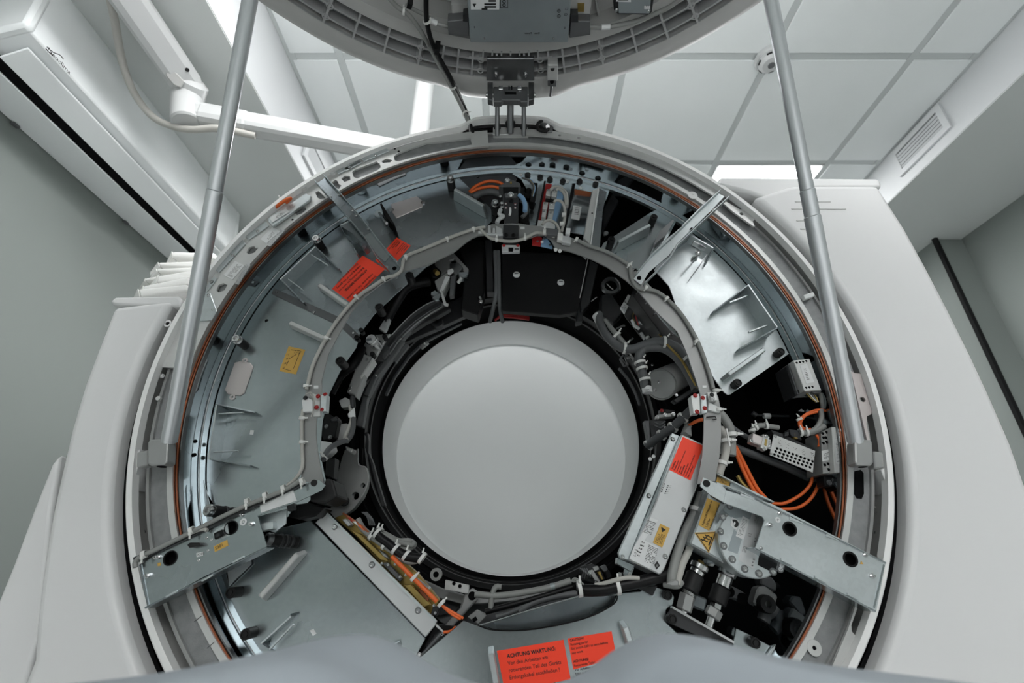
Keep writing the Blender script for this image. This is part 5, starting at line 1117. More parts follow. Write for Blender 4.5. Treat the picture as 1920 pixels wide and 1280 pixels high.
for q in (((410, 955), (470, 915), (480, 930), (470, 945), (430, 1000), (412, 985)), ((500, 1000), (600, 870), (625, 880), (520, 1025))): plate('grey_block', zz(B8, *q), .182, .012, 'midg', t, .001)
strip('outer_wall', B8, ((560, 740), (700, 640), (820, 580), (1000, 520), (1190, 400)), ((600, 860), (760, 790), (900, 730), (1050, 660), (1195, 600)), .25, .02, 'darkp')
for x, y in ((560, 828), (360, 1122), (755, 868)): screw(B8(x, y), .182, t, .003)
strip('bore_strip', B8, ((430, 1280), (500, 1130), (620, 960), (740, 850), (860, 790), (1050, 700)), ((450, 1285), (515, 1145), (632, 978), (750, 866), (866, 804), (1050, 712)), .30, .01, 'midg')
plate('lug', zz(B8, (705, 890), (770, 845), (785, 865), (730, 910)), .29, .01, 'alud', t, .001)
lathe('boss', [(.008, 0), (.016, 0), (.018, .02), (.008, .02)], W(*B8(850, 695), .23), (0, 1, 0), 'dark', t, 24)
# silver rotary cap and its bracket
t = mod('silver_cap', 'round silver cap with a blue label on the left detector bracket', 'cap', B8(322, 850), .12)
plate('bracket', zz(B8, (262, 880), (330, 800), (480, 790), (430, 860), (350, 1000), (290, 960)), .155, .01, 'alu', t, .002)
a = W(*B8(322, 835), .115); b = a+V((.006, .04, .0))
cyl('cap', a, b, .0150, 'steel', t, 32); lathe('rim', [(.0150, .003), (.0162, .005), (.0162, .010), (.0150, .012)], a, b-a, 'alu', t, 32)
n_ = (a-b).normalized(); cyl('label_disc', a+n_*.0002, a+n_*.0010, .0125, 'label', t, 32)
box('blue_band', a+n_*.0013+V((0, 0, -.002)), (.021, .0006, .0055), 'lidbox', t); cyl('centre', a+n_*.0008, a+n_*.0022, .002, 'steel', t)
for x, y in ((430, 812), (333, 952)): standoff(B8(x, y), t, .02, .0062, yb=.155)
plate('side_box', zz(D1, (245, 325), (310, 345), (215, 580), (160, 560)), .13, .03, 'alud', t, .002); plate('side_edge', zz(D1, (315, 350), (325, 365), (245, 480), (240, 465)), .128, .03, 'alu', t, .001)
plate('side_box', zz(D1, (250, 480), (262, 475), (215, 590), (205, 580)), .128, .03, 'alud', t, .001)
for x, y in ((282, 365), (177, 547), (185, 530)): screw(D1(x, y), .13, t, .0028)
# black ducts
def duct(lab, z, pts, r, m='black'): return tag(tube('duct', [W(*z(x, y), d) for x, y, d in pts], r, m, None, 14), lab, 'duct')
d1 = duct('thick black duct bending towards the silver motor at the upper left', B8, [(430, 720, .15), (470, 640, .14), (530, 530, .13), (600, 430, .12), (690, 390, .12), (790, 375, .13)], lambda u: .0145-.004*abs(u-.5))
d2 = duct('black corrugated sleeve in the lower part of the left detector', B8, [(10, 1270, .14), (80, 1130, .13), (170, 1050, .12), (230, 970, .13), (260, 910, .15)], lambda u: .008+.0035*math.sin(u*3))
t = mod('lead_shoe', 'grey toothed clamp at the lower end of the black duct', 'clamp', B8(430, 720), .13)
plate('body', zz(B8, (420, 690), (432, 680), (440, 705), (450, 675), (475, 670), (470, 700), (440, 770), (425, 775), (385, 750)), .115, .012, 'box', t, .001)
# silver motor and connector
t = mod('tilt_motor', 'silver motor and connector at the upper end of the black duct', 'motor', B8(940, 360), .14)
plate('plate_upper', zz(B8, (830, 225), (980, 140), (1105, 275), (1090, 340), (1060, 290), (990, 190), (950, 205), (985, 240), (870, 330)), .12, .01, 'alud', t, .001)
plate('gland', zz(B8, (790, 280), (830, 240), (885, 290), (860, 340), (810, 340)), .11, .03, 'black', t, .002)
plate('housing', zz(B8, (830, 370), (930, 300), (955, 350), (900, 470), (855, 440)), .105, .03, 'alud', t, .0015)
plate('toothed', zz(B8, (805, 460), (835, 445), (880, 480), (865, 515), (835, 520), (812, 505), (828, 490), (803, 480)), .11, .01, 'galvd', t)
plate('label_plate', zz(B8, (920, 330), (955, 335), (900, 445), (870, 455)), .1035, .002, 'label', t)
plate('arm', zz(B8, (875, 450), (890, 440), (925, 545), (945, 550), (935, 570), (905, 560)), .10, .006, 'alu', t, .001)
plate('white_tag', zz(B8, (935, 280), (975, 270), (985, 290), (950, 320), (935, 310)), .10, .004, 'label', t)
for q, m in ((((950, 230), (1020, 220), (1060, 260), (1000, 330), (960, 300)), 'steeld'), (((1020, 300), (1105, 290), (1090, 340), (1030, 345)), 'galvd'), (((960, 330), (1000, 320), (985, 480), (950, 490)), 'midg')): plate('block', zz(B8, *q), .11, .02, m, t, .001)
cyl('pin', W(*B8(1050, 340), .10), W(*B8(1020, 385), .11), .005, 'alu', t); cyl('coil', W(*B8(835, 290), .108), W(*B8(855, 310), .10), .007, 'brass', t)
# ---- left, between rail and bore: valve, cables, black drives -----------------------------
t = mod('left_valve', 'small silver valve block with white cable ends beside the left of the bore', 'valve', D1(150, 620), .1)
plate('body', zz(D1, (112, 610), (150, 590), (190, 610), (180, 650), (130, 655)), .10, .02, 'alud', t, .001)
cyl('stem', W(*D1(195, 585), .10), W(*D1(198, 655), .10), .006, 'dark', t)
plate('white_clip', zz(D1, (165, 690), (205, 650), (210, 710), (170, 712)), .095, .006, 'label', t, .001)
hose(D1, 'grey cable bending around the left valve block', [(180, 640, .10), (190, 720, .10), (170, 780, .09), (150, 830, .08), (160, 845, .07)], .0045, 'cablel', 'cable')
h = hose(D1, 'dark double cable curving from valve block to arc rail', [(202, 715, .10), (195, 790, .09), (170, 840, .08), (100, 870, .05), (50, 905, .03), (20, 965, .01)], .0058, 'cabled', 'cable')
ztie(D1, 30, 950, .015, .006, (.7, -.7), h, (-.5, 0, .5))
t = mod('servo_drive', 'black servo drive with brackets behind the left end of the arc rail', 'drive', D1(70, 800), .08)
for q, y, m in ((((0, 690), (60, 690), (110, 730), (90, 830), (20, 850), (0, 800)), .07, 'black'), (((80, 790), (110, 750), (165, 745), (170, 800), (150, 850), (90, 850)), .09, 'alud'), (((0, 850), (70, 860), (80, 900), (30, 950), (0, 935)), .05, 'box'), (((35, 960), (90, 950), (80, 1080), (30, 1060)), .06, 'black'), (((150, 880), (200, 900), (185, 925), (155, 905)), .10, 'alud'), (((60, 720), (100, 700), (110, 730), (70, 740)), .065, 'dark')): plate('block', zz(D1, *q), y, .03, m, t, .002)
for x, y in ((38, 765), (60, 830)): screw(D1(x, y), .068, t, .0035, 'steeld')
t = mod('black_motor', 'black boxy motor at the inner end of the switch bracket', 'motor', Z5(1230, 190), -.02)
plate('body', zz(Z5, (1160, 195), (1230, 170), (1250, 110), (1290, 115), (1318, 215), (1250, 255), (1160, 245)), -.035, .07, 'rubber', t, .004)
plate('lower_body', zz(Z5, (1080, 260), (1150, 250), (1250, 275), (1190, 330), (1090, 345), (1030, 330)), .0, .05, 'black', t, .003); plate('clamp', zz(Z5, (1025, 255), (1070, 250), (1075, 290), (1030, 300)), -.01, .03, 'midg', t, .002)
# cast carrier left of the bore
t = mod('cast_carrier', 'dark cast carrier plate with holes left of the bore', 'casting', D1(200, 1050), .2)
sheet('plate', zz(D1, (150, 905), (225, 905), (228, 980), (240, 1000), (275, 1010), (288, 1060), (280, 1130), (255, 1190), (200, 1260), (100, 1330), (60, 1280), (90, 1120), (130, 960)), [(*D1(257, 1120), .006), (*D1(212, 1182), .009), (*D1(150, 1215), .0105)], .18, .02, 'rail', t)
plate('slot', zz(D1, (232, 905), (255, 895), (250, 1000), (232, 985)), .185, .01, 'blackm', t)
strip('arc_fillet', D1, ((262, 800), (275, 830), (270, 890), (300, 980), (330, 1100), (370, 1250)), ((285, 800), (292, 850), (290, 920), (315, 980), (345, 1090), (390, 1240)), .22, .02, 'dark')
strip('arc_fillet', D1, ((215, 760), (260, 560), (330, 430), (460, 260)), ((255, 770), (285, 600), (360, 460), (475, 300)), .20, .02, 'midg')
tube('edge_line', [W(*D1(*p), .179) for p in ((228, 900), (228, 985), (245, 1002), (275, 1012), (290, 1065), (280, 1130), (250, 1190))], .0014, 'alu', t, 6)
cyl('stub', W(*D1(145, 1215), .165), W(*D1(150, 1215), .19), .0105, 'rubber', t)
# ================================================================== LOWER LEFT: AMPLIFIER WITH BRASS BUSBARS
t = mod('busbar_amplifier', 'open amplifier with brass busbars along the grey ledge at the lower left', 'amplifier', D2(500, 560), .08)
plate('board', zz(D2, (30, 130), (110, 100), (420, 330), (700, 580), (870, 790), (800, 940), (760, 920), (420, 520), (200, 280)), .075, .02, 'brass', t, .001)
for q, m, y in ((((160, 230), (240, 260), (420, 430), (470, 480), (400, 470), (300, 370)), 'brass', .06), (((580, 665), (640, 660), (800, 825), (745, 845)), 'brass', .055), (((405, 490), (450, 485), (575, 615), (550, 640)), 'midg', .055), (((690, 700), (730, 705), (790, 780), (770, 800)), 'copper', .06), (((820, 830), (870, 850), (850, 920), (800, 900)), 'dark', .055), (((380, 380), (440, 420), (470, 460), (420, 440)), 'alud', .06), (((690, 610), (790, 690), (780, 705), (670, 625)), 'alud', .05)): plate('busbar', zz(D2, *q), y, .012, m, t, .001)
for x, y in ((410, 495), (460, 505), (517, 500), (557, 602), (602, 587), (793, 690), (838, 890), (827, 830)): stud(D2(x, y), .052, t, .0028)
for i in range(7): tube('copper_strand', [W(*D2(100+18*i, 95+12*i), .05), W(*D2(140+20*i, 120+14*i+8*(i % 2)), .042), W(*D2(180+24*i, 150+20*i), .05)], .0022, ('copper', 'redd', 'copper', 'label', 'copper', 'orange', 'copper')[i], t, 6)
plate('terminal', zz(D2, (90, 145), (120, 135), (165, 180), (140, 200)), .05, .02, 'box', t, .001)
for i in range(4): tube('fine_wire', [W(*D2(250+12*i, 85), .06), W(*D2(290+14*i, 120+5*i), .055), W(*D2(310+14*i, 190), .06)], .0014, 'cabled', t, 5)
k = tag(pc(D2, 'orange_tube', [(490, 440, .045), (570, 520, .042), (640, 590, .040), (740, 690, .042), (850, 800, .045)], .0043, 'orange', None, 10), 'orange tube running along the brass busbars', 'tube')
for x, y in ((665, 610), (885, 815)): ztie(D2, x, y, .042, .0062, (.7, .7), k, (.6, 0, .6))
for i, (lab, pts) in enumerate((('orange lead leaving the busbars at the lower right, upper one', ((890, 830), (950, 870), (1010, 905), (1060, 935))), ('orange lead leaving the busbars at the lower right, lower one', ((900, 840), (950, 885), (1000, 920), (1040, 940))), ('orange lead looping at the lower end of the grey ledge', ((900, 1045), (950, 1040), (985, 1020), (1000, 1000))))):
    hose(D2, lab, [(x, y, .05) for x, y in pts], .0026, 'orange', 'orange_lead')
hz = [('grey cable over the busbars, nearest the ledge', ((215, 140), (260, 220), (330, 280), (430, 350), (500, 400), (560, 450), (640, 480), (730, 455)), 'cableg', .0062, .05), ('black cable over the busbars with white ties', ((350, 240), (400, 290), (470, 340), (540, 400), (620, 440), (720, 455)), 'black', .0085, .045),
      ('grey cable at the busbars, nearest the bore', ((390, 240), (450, 285), (530, 320), (610, 340), (650, 350), (670, 320)), 'cableg', .0052, .06), ('light grey cable looping at the busbars below the bore rim', ((360, 225), (460, 275), (540, 315), (620, 315), (665, 340), (640, 370), (560, 380)), 'cableg', .0058, .065)]
for lab, pts, m, r, y in hz:
    k = hose(D2, lab, [(a, b, y) for a, b in pts], r, m, 'cable')
    if 'black' in lab:
        for x, y_, in ((520, 380), (605, 430), (732, 452), (375, 250)): ztie(D2, x, y_, y, .0092, (.8, .6), k, (.2, 0, 1))
    if 'nearest the ledge' in lab:
        for x, y_ in ((325, 275), (430, 352)): ztie(D2, x, y_, y, .0068, (.8, .6), k, (.3, 0, 1))
    if 'nearest the bore' in lab: ztie(D2, 400, 240, y, .006, (.8, .5), k, (.3, 0, 1))
t = mod('gear_rack', 'black spring unit in the gap between the two lower plates', 'spring unit', D2(790, 1150), .06)
plate('slot_floor', zz(D2, (840, 980), (1000, 1000), (880, 1150), (770, 1290), (690, 1260), (770, 1120)), .070, .01, 'black', t)
for i in range(9): p = W(*D2(800+8*i-20, 1180-11*i), .055); cyl('coil', p, p+V((.012, 0, .009)), .007, 'dark', t)
cyl('rod', W(*D2(720, 1240), .05), W(*D2(880, 1060), .05), .003, 'midg', t); plate('grey_link', zz(D2, (840, 975), (905, 1040), (895, 1050), (840, 1000)), .045, .006, 'box', t, .001)
for x, y in ((880, 1140), (890, 1060), (710, 1225)): screw(D2(x, y), .05, t, .0028)
# ================================================================== BOTTOM CASTINGS
t = mod('bottom_casting', 'grey cast ribs of the rotor disc below the bore', 'casting', Z6(850, 640), .2)
strip('ring_rib', Z6, ((440, 380), (560, 470), (650, 540), (800, 610), (940, 650), (1100, 660), (1300, 640), (1530, 580)), ((420, 420), (540, 520), (640, 590), (780, 660), (930, 700), (1100, 690), (1300, 668), (1530, 605)), .20, .03, 'alud')
strip('floor', Z6, ((560, 520), (700, 600), (900, 700), (1100, 690), (1400, 660), (1600, 620)), ((700, 700), (800, 800), (900, 850), (1020, 815), (1300, 740), (1600, 650)), .235, .02, 'midg')
plate('y_rib', zz(Z6, (930, 640), (970, 610), (1010, 640), (1000, 680), (900, 790), (830, 860), (800, 840), (905, 720)), .17, .05, 'alud', t, .004)
cyl('hole', W(*Z6(976, 650), .168), W(*Z6(976, 650), .172), .0085, 'blackm', t)
plate('plate_tab', zz(Z6, (825, 560), (960, 590), (955, 640), (820, 615)), .165, .01, 'alu', t, .001)
for x, y in ((873, 580), (907, 595)): cyl('dot', W(*Z6(x, y), .163), W(*Z6(x, y), .166), .0038, 'blackm', t)
lathe('lifting_eye', [(.006, 0), (.0125, 0), (.0125, .012), (.006, .012)], W(*Z6(772, 530), .15), (0, 1, 0), 'alud', t, 24)
cyl('eye_pin', W(*Z6(772, 530), .158), W(*Z6(772, 530), .165), .0065, 'blackm', t)
plate('dark_recess', zz(Z6, (640, 600), (780, 660), (920, 690), (880, 740), (790, 760)), .22, .01, 'dark', t)
plate('sensor', zz(Z6, (950, 770), (1000, 730), (1060, 760), (1010, 810)), .12, .02, 'alud', t, .001); plate('sensor_eye', zz(Z6, (975, 780), (995, 765), (1008, 785), (985, 800)), .118, .004, 'blackm', t)
for lab, pts, r, m in (('grey cable following the lower rim of the bore, upper one', ((1080, 720), (1090, 640), (1110, 600), (1140, 600)), .0055, 'cableg'),
                       ('thick grey cable along the lower right rim of the bore', ((990, 640), (1120, 650), (1300, 625), (1420, 600), (1530, 565)), .0062, 'cableg'),
                       ('thin dark cable fanning out below the bore, upper one', ((1050, 740), (1200, 700), (1380, 650), (1540, 600)), .0055, 'black'),
                       ('thin dark cable fanning out below the bore, lower one', ((1110, 770), (1200, 740), (1380, 660), (1560, 630)), .0045, 'cabled'),
                       ('dark flat cable below the bore ending at the black hose', ((1240, 740), (1320, 690), (1440, 655), (1570, 640)), .006, 'cabled')):
    k = hose(Z6, lab, [(a, b, .12) for a, b in pts], r, m, 'cable')
    if 'thick' in lab: 
        p, q = W(*Z6(1415, 601), .12), W(*Z6(1440, 597), .12); bm = bmesh.new(); add_tube(bm, [p, q], .0070, 10, 1); obj('marker_sleeve', bm, 'lidbox', k, 40)
bh = hose(D4, 'thick black hose crossing below the white supply box', [(330, 470, .02), (450, 490, .015), (700, 480, .01), (900, 430, .008), (1150, 380, .008), (1400, 320, .012), (1580, 265, .02)], .0105, 'black')
for x, y in ((345, 470), (870, 440)): ztie(D4, x, y, .011, .0112, (1, -.15), bh, (0, 0, 1), .007)
hose(D4, 'light grey cable resting on the black hose', [(560, 420, .012), (700, 390, .006), (850, 345, .0), (1000, 315, -.002), (1170, 320, .0)], .0038, 'cablel', 'cable')
for i in range(3): tag(tube('wire_loop', [W(*D4(*p), .02-.004*i) for p in ((230+15*i, 370), (270+20*i, 325+20*i), (330+20*i, 345+20*i), (370+15*i, 410))], .0018, 'cableg', None, 6), ('outer', 'middle', 'inner')[i]+' thin grey wire loop at the left end of the black hose', 'wire')
t = mod('encoder_board', 'dark circuit board with connectors below the white supply box', 'circuit board', D4(560, 280), .12)
for q, m, y in ((((340, 170), (520, 120), (620, 160), (700, 330), (560, 400), (380, 340)), 'dark', .12), (((470, 230), (530, 200), (640, 380), (590, 400)), 'alud', .10), (((520, 170), (600, 150), (620, 200), (550, 230)), 'alud', .105), (((590, 240), (630, 220), (680, 340), (650, 345)), 'brass', .108), (((620, 170), (700, 130), (740, 200), (690, 240)), 'midg', .11), (((700, 230), (760, 210), (800, 300), (730, 340)), 'black', .10), (((860, 100), (940, 120), (1110, 170), (1070, 270), (960, 300), (980, 180)), 'galv', .03), (((880, 250), (960, 240), (950, 320), (900, 310)), 'dark', .05), (((1190, 460), (1300, 430), (1430, 420), (1360, 570), (1180, 470)), 'dark', .03)): plate('block', zz(D4, *q), y, .012, m, t, .001)
for x, y in ((490, 240), (580, 385), (900, 270), (1040, 270)): screw(D4(x, y), .098 if x < 800 else .028, t, .003)
for i in range(4): tube('wire', [W(*D4(350+30*i, 190), .11), W(*D4(400+30*i, 230+20*i), .10), W(*D4(370+40*i, 320), .11)], .002, 'cabled', t, 5)
# ================================================================== RIGHT: WHITE SUPPLY BOX
YW = -.005
t = mod('supply_box', 'long white metal supply box with a red sticker right of the bore', 'supply box', Z7(600, 600), YW)
plate('case', zz(Z7, (735, 180), (880, 248), (872, 330), (830, 520), (625, 1035), (600, 1068), (400, 975), (560, 640)), YW, .09, 'box', t, .002)
plate('flange', zz(Z7, (675, 172), (718, 190), (560, 560), (395, 975), (345, 965), (335, 930)), YW+.010, .012, 'galvl', t, .001)
plate('step', zz(Z7, (718, 190), (738, 200), (580, 580), (412, 980), (394, 975)), YW+.006, .02, 'galv', t, .001)
plate('foot', zz(Z7, (330, 960), (440, 1010), (415, 1050), (325, 1000)), YW+.03, .02, 'galv', t, .001)
plate('end_bracket', zz(Z7, (745, 165), (775, 130), (795, 125), (800, 195)), YW+.02, .02, 'alud', t, .001)
for x, y, yy in ((678, 212, YW+.010), (527, 570, YW+.010), (362, 955, YW+.010), (748, 658, YW), (630, 953, YW)): screw(Z7(x, y), yy, t, .0036)
s = label('red_warning_sticker', zz(Z7, (742, 197), (872, 255), (790, 472), (656, 405)), YW-.0008, 'red', t)
rt(Z7, (668, 398), (752, 205), (785, 455), ['CAUTION!', 'Rotating parts!', 'Set switch S301 to zero before', 'any work', 'ACHTUNG!', 'Rotierende Teile!', 'Vor Arbeiten am Gerät Schalter', 'S301 in Stellung 0'], s, YW-.0008, .0038, (0, 4), 1.26)
for i in range(5):
    for j in range(2):
        p = W(*Z7(627-4.6*i+22*j, 495+12*i+11*j), YW-.0006); cyl('led_hole', p, p+V((0, .001, 0)), .0012, 'blackm', t, 10)
        q = W(*Z7(627-4.6*i+22*j+(14 if j else -14), 495+12*i+11*j+(2 if j else -4)), YW-.0006); bar('led_mark', q-V((.002, 0, 0)), q+V((.002, 0, .001)), .0006, .0004, 'inkg', t)
s = label('data_label', zz(Z7, (540, 705), (585, 725), (500, 850), (555, 880), (590, 895), (530, 1030), (405, 965), (430, 900)), YW-.0007, 'label', t)
for q, n, sd in (((520, 720), (575, 740), (545, 830), (490, 800)), 9, 31), (((485, 850), (510, 860), (470, 960), (440, 950)), 5, 32), (((525, 875), (590, 905), (550, 1010), (495, 985)), 12, 33), (((440, 900), (460, 905), (445, 960), (425, 955)), 3, 34): fineprint(zz(Z7, *q), YW-.001, s, n, seed=sd, ink='ink')
k = label('yellow_label', zz(Z7, (600, 745), (660, 775), (612, 897), (553, 865)), YW-.0009, 'yellow', t); fineprint(zz(Z7, (590, 800), (635, 822), (605, 885), (562, 862)), YW-.0015, k, 9, seed=36, ink='ink', fill=.4)
label('triangle_mark', zz(Z7, (605, 765), (635, 785), (612, 800)), YW-.0016, 'ink', k)
label('diamond_mark', zz(Z7, (580, 982), (598, 1010), (577, 1035), (563, 1005)), YW-.0012, 'ink', s); label('diamond_field', zz(Z7, (580, 1000), (588, 1010), (578, 1022), (571, 1008)), YW-.0018, 'inkg', s)
# hoses by the supply box
for lab, z, pts, r, m in (('grey hose right of the white supply box, left one of the pair', Z7, ((860, 560, .05), (815, 680, .035), (755, 800, .025), (705, 940, .015), (675, 1060, .008), (668, 1125, .005)), .0088, 'cableg'), ('grey hose right of the white supply box, right one of the pair', Z7, ((850, 640, .05), (825, 760, .035), (785, 900, .02), (740, 1000, .012), (702, 1130, .006)), .0068, 'cablel'),
                          ('short grey hose end curling beside the bottom plate', Z7, ((620, 1128, .02), (680, 1138, .012), (715, 1135, .01), (735, 1110, .012)), .0055, 'cableg')):
    k = hose(z, lab, pts, r, m)
    if 'left one' in lab: ztie(Z7, 824, 655, .036, .0095, (-.4, 1), k, (1, 0, 0), .008)
k = plate('hose_clip', zz(Z7, (690, 1100), (720, 1105), (715, 1140), (670, 1140), (640, 1125), (650, 1118)), -.012, .008, 'alud', None, .002); tag(k, 'flat grey clip holding the two hoses at their lower end', 'clip')
for lab, pts, r, m in (('dark cable slanting from the rail connector toward the bore, right side', ((760, 40, .0), (640, 150, .03), (520, 260, .06), (380, 360, .10), (220, 480, .15)), .0095, 'cabled'),):
    k = hose(D6, lab, pts, r, m)
    for x, y, d in ((640, 150, .03), (520, 262, .06), (385, 355, .10), (225, 478, .15)): ztie(D6, x, y, d, .0102, (-.75, .65), k, (.4, 0, .8))
t = mod('side_board', 'dark board with small connectors right of the bore', 'circuit board', D6(400, 110), .16)
for q, m in ((((180, 180), (240, 180), (250, 420), (230, 440)), 'midg'), (((240, 170), (430, 180), (450, 330), (270, 400)), 'dark'), (((330, 110), (550, 85), (550, 130), (330, 150)), 'alud'), (((370, 40), (420, 40), (425, 110), (375, 110)), 'darkp'), (((420, 40), (545, 55), (550, 90), (430, 90)), 'black')): plate('block', zz(D6, *q), .17, .02, m, t, .001)
for x, y, m in ((390, 60, 'redd'), (430, 110, 'steel'), (530, 100, 'steel'), (335, 140, 'steel')): screw(D6(x, y), .166, t, .0035, m)
for i, y in enumerate((200, 240)): tube('wire', [W(*D6(300, y), .16), W(*D6(370, y+30), .155), W(*D6(430, y-10), .16)], .0022, 'cabled', t, 5)
for i, (x, y, lab) in enumerate(((290, 610, 'upper'), (250, 640, 'middle'), (292, 825, 'lower'))): tag(cyl('drum_screw', W(*D6(x, y), .21), W(*D6(x, y), .225), .005, 'steel'), lab+' small bright screw head between the bore and the white supply box', 'screw')
for i, (lab, pts) in enumerate((('upper of two orange leads above the white supply box', ((880, 160), (800, 185), (740, 225), (715, 240))), ('lower of two orange leads above the white supply box', ((880, 175), (820, 190), (760, 215), (720, 235))))): hose(D6, lab, [(x, y, .03) for x, y in pts], .003, 'orange', 'orange_lead')
for q, lab in (((640, 345), 'left'), ((700, 360), 'right')): pass
hose(D6, 'pale twin cable entering the top of the white supply box', [(660, 350, .02), (680, 300, .03), (700, 250, .04), (720, 225, .04)], .0075, 'cableg', 'cable')
# cables to the right of the rail
for lab, z, pts, r, m in (('grey hose hanging right of the arc rail, outermost', D6, ((1085, 90, .0), (1150, 170, .0), (1200, 260, .0), (1220, 380, .01), (1225, 500, .01), (1225, 600, .01)), .0092, 'cableg'), ('grey hose hanging right of the arc rail, middle', D6, ((1100, 270, .01), (1150, 360, .005), (1165, 500, .005), (1140, 640, .0), (1105, 730, .0), (1075, 830, .0)), .0078, 'cablel'), ('grey hose hanging right of the arc rail, innermost', D6, ((1090, 260, .02), (1120, 350, .015), (1130, 480, .015), (1105, 600, .01)), .006, 'cableg')):
    k = hose(z, lab, pts, r, m)
    if 'outermost' in lab: ztie(D6, 1218, 350, .005, .0098, (.05, 1), k, (1, 0, 0), .008); bar('tie_strap', W(*D6(1165, 275), -.01), W(*D6(1208, 490), -.01), .003, .002, 'tie', k)
    if 'middle' in lab: ztie(D6, 1160, 420, .003, .0085, (.05, 1), k, (1, 0, 0), .007); ztie(D6, 1110, 690, .0, .0085, (-.4, 1), k, (1, 0, 0), .007)
for lab, pts, r in (('dark grey rod running to the right behind the arc rail, upper', ((1210, 245, .06), (1330, 330, .06), (1440, 395, .05)), .0055), ('dark grey rod running to the right behind the arc rail, lower', ((1270, 500, .10), (1400, 555, .10), (1540, 610, .10), (1900, 750, .11), (2200, 890, .12)), .0085)): hose(D6, lab, pts, r, 'cabled', 'rod')
for i, (lab, pts) in enumerate((('left of two orange leads falling from the rail on the right', ((1265, 480), (1310, 640), (1400, 850), (1500, 1030), (1600, 1150))), ('right of two orange leads falling from the rail on the right', ((1275, 490), (1340, 620), (1430, 800), (1530, 990), (1640, 1120))))): hose(D6, lab, [(x, y, .06) for x, y in pts], .0042, 'orange', 'orange_lead')
hose(D6, 'olive green lead beside the falling orange leads', [(1300, 840, .07), (1350, 920, .07), (1440, 1000, .07), (1530, 1050, .07)], .0045, 'brass', 'green_lead')
for i, (lab, pts) in enumerate((('inner orange loop hanging below the perforated box', ((820, 1130), (800, 1180), (740, 1240), (640, 1290), (560, 1290))), ('outer orange loop hanging below the perforated box', ((862, 1130), (850, 1190), (800, 1270), (720, 1320), (600, 1330))))): hose(Z4, lab, [(x, y, .07) for x, y in pts], .0034, 'orange', 'orange_lead')
# ================================================================== RIGHT: COOLER HEAD
YO = -.015
t = mod('oil_cooler', 'galvanised cooler head with a round screwed lid and yellow warnings, lower right', 'cooler', B7(600, 750), YO)
plate('head', zz(B7, (290, 250), (400, 60), (540, 130), (830, 260), (900, 330), (900, 700), (700, 1120), (520, 1060), (300, 930), (75, 810)), YO+.008, .06, 'galvl', t, .003)
c = W(*B7(720, 800), YO); c0 = W(*B7(368, 690), YO); rr = (c-c0).length
lathe('round_lid', [(0, .010), (rr-.002, .010), (rr, .008), (rr, -.03), (0, -.03)], c, (0, -1, 0), 'galvl', t, 72)
# dark stripe cut across the lid
plate('dark_window', zz(B7, (560, 650), (650, 740), (600, 920), (490, 880)), YO-.0106, .001, 'lidbox', t); plate('dark_window', zz(B7, (470, 380), (760, 480), (740, 540), (640, 520), (540, 530), (440, 440)), YO-.0106, .001, 'lidbox', t); plate('dark_window', zz(B7, (835, 930), (1060, 1040), (1000, 1130), (820, 1040)), YO-.0106, .001, 'black', t)
for x, y in ((512, 400), (435, 518), (410, 675), (445, 832), (540, 978), (675, 1082), (830, 1133), (985, 1115), (1060, 1082)):
    inst('screw', SCREW, 'steel', W(*B7(x, y), YO-.010), (0, -1, 0), .0042, t)
    lathe('washer', [(.0, 0), (.0066, 0), (.0066, .001), (0, .001)], W(*B7(x, y), YO-.010), (0, -1, 0), 'steeld', t, 20)
s = label('data_plate', zz(B7, (755, 480), (895, 520), (770, 1085), (605, 985)), YO-.0108, 'box', t)
for q, n, sd in (((790, 500), (835, 510), (820, 590), (770, 580)), 8, 41), (((660, 830), (710, 845), (690, 910), (640, 895)), 7, 42), (((770, 960), (790, 965), (765, 1070), (745, 1060)), 3, 43), (((790, 730), (805, 735), (790, 800), (775, 795)), 2, 44), (((715, 690), (755, 700), (745, 740), (705, 725)), 3, 45): fineprint(zz(B7, *q), YO-.0116, s, n, seed=sd, ink='ink')
s = label('white_label', zz(B7, (655, 505), (730, 545), (665, 765), (580, 725)), YO-.0108, 'label', t); fineprint(zz(B7, (655, 530), (710, 555), (650, 730), (595, 710)), YO-.0116, s, 12, seed=47)
s = label('seal_label', zz(B7, (535, 515), (620, 560), (590, 660), (520, 610)), YO-.0108, 'label', t); cyl('seal_ring', W(*B7(566, 587), YO-.0116), W(*B7(566, 587), YO-.011), .0072, 'ink', s, 10); bar('seal_bar', W(*B7(560, 600), YO-.0122), W(*B7(572, 572), YO-.0122), .003, .0004, 'label', s)
s = label('yellow_label', zz(B7, (268, 310), (410, 365), (290, 668), (172, 605)), YO+.0072, 'yellow', t)
rt(B7, (200, 600), (300, 335), (275, 640), ['Adjust Oil Pressure to', '1,20 bar', '(+Altitude Correction)'], s, YO+.0070, .0056, (), 1.32)
s = label('hot_surface_sign', zz(B7, (128, 688), (375, 675), (285, 912)), YO+.0072, 'yellow', t)
def tri(k0, m, d, nm):
    ps = [V(p) for p in (W(*B7(128, 688), d), W(*B7(375, 675), d), W(*B7(285, 912), d))]; cc = sum(ps, V())/3
    return [cc+(p-cc)*k0 for p in ps]
A_, B_2 = tri(.90, 'ink', YO+.0068, ''), tri(.80, 'ink', YO+.0068, '')
for i in range(3): prism('black_border', [A_[i], A_[(i+1) % 3], B_2[(i+1) % 3], B_2[i]], (0, .0003, 0), 'ink', s)
for i in range(3): tube('heat_wave', [W(*B7(200+22*i+a, 752-22*i+b), YO+.0068) for a, b in ((0, 0), (18, 18), (35, 12), (52, 28), (72, 30))], .0010, 'ink', s, 6)
bar('base_line', W(*B7(318, 738), YO+.0068), W(*B7(285, 828), YO+.0068), .0022, .0006, 'ink', s)
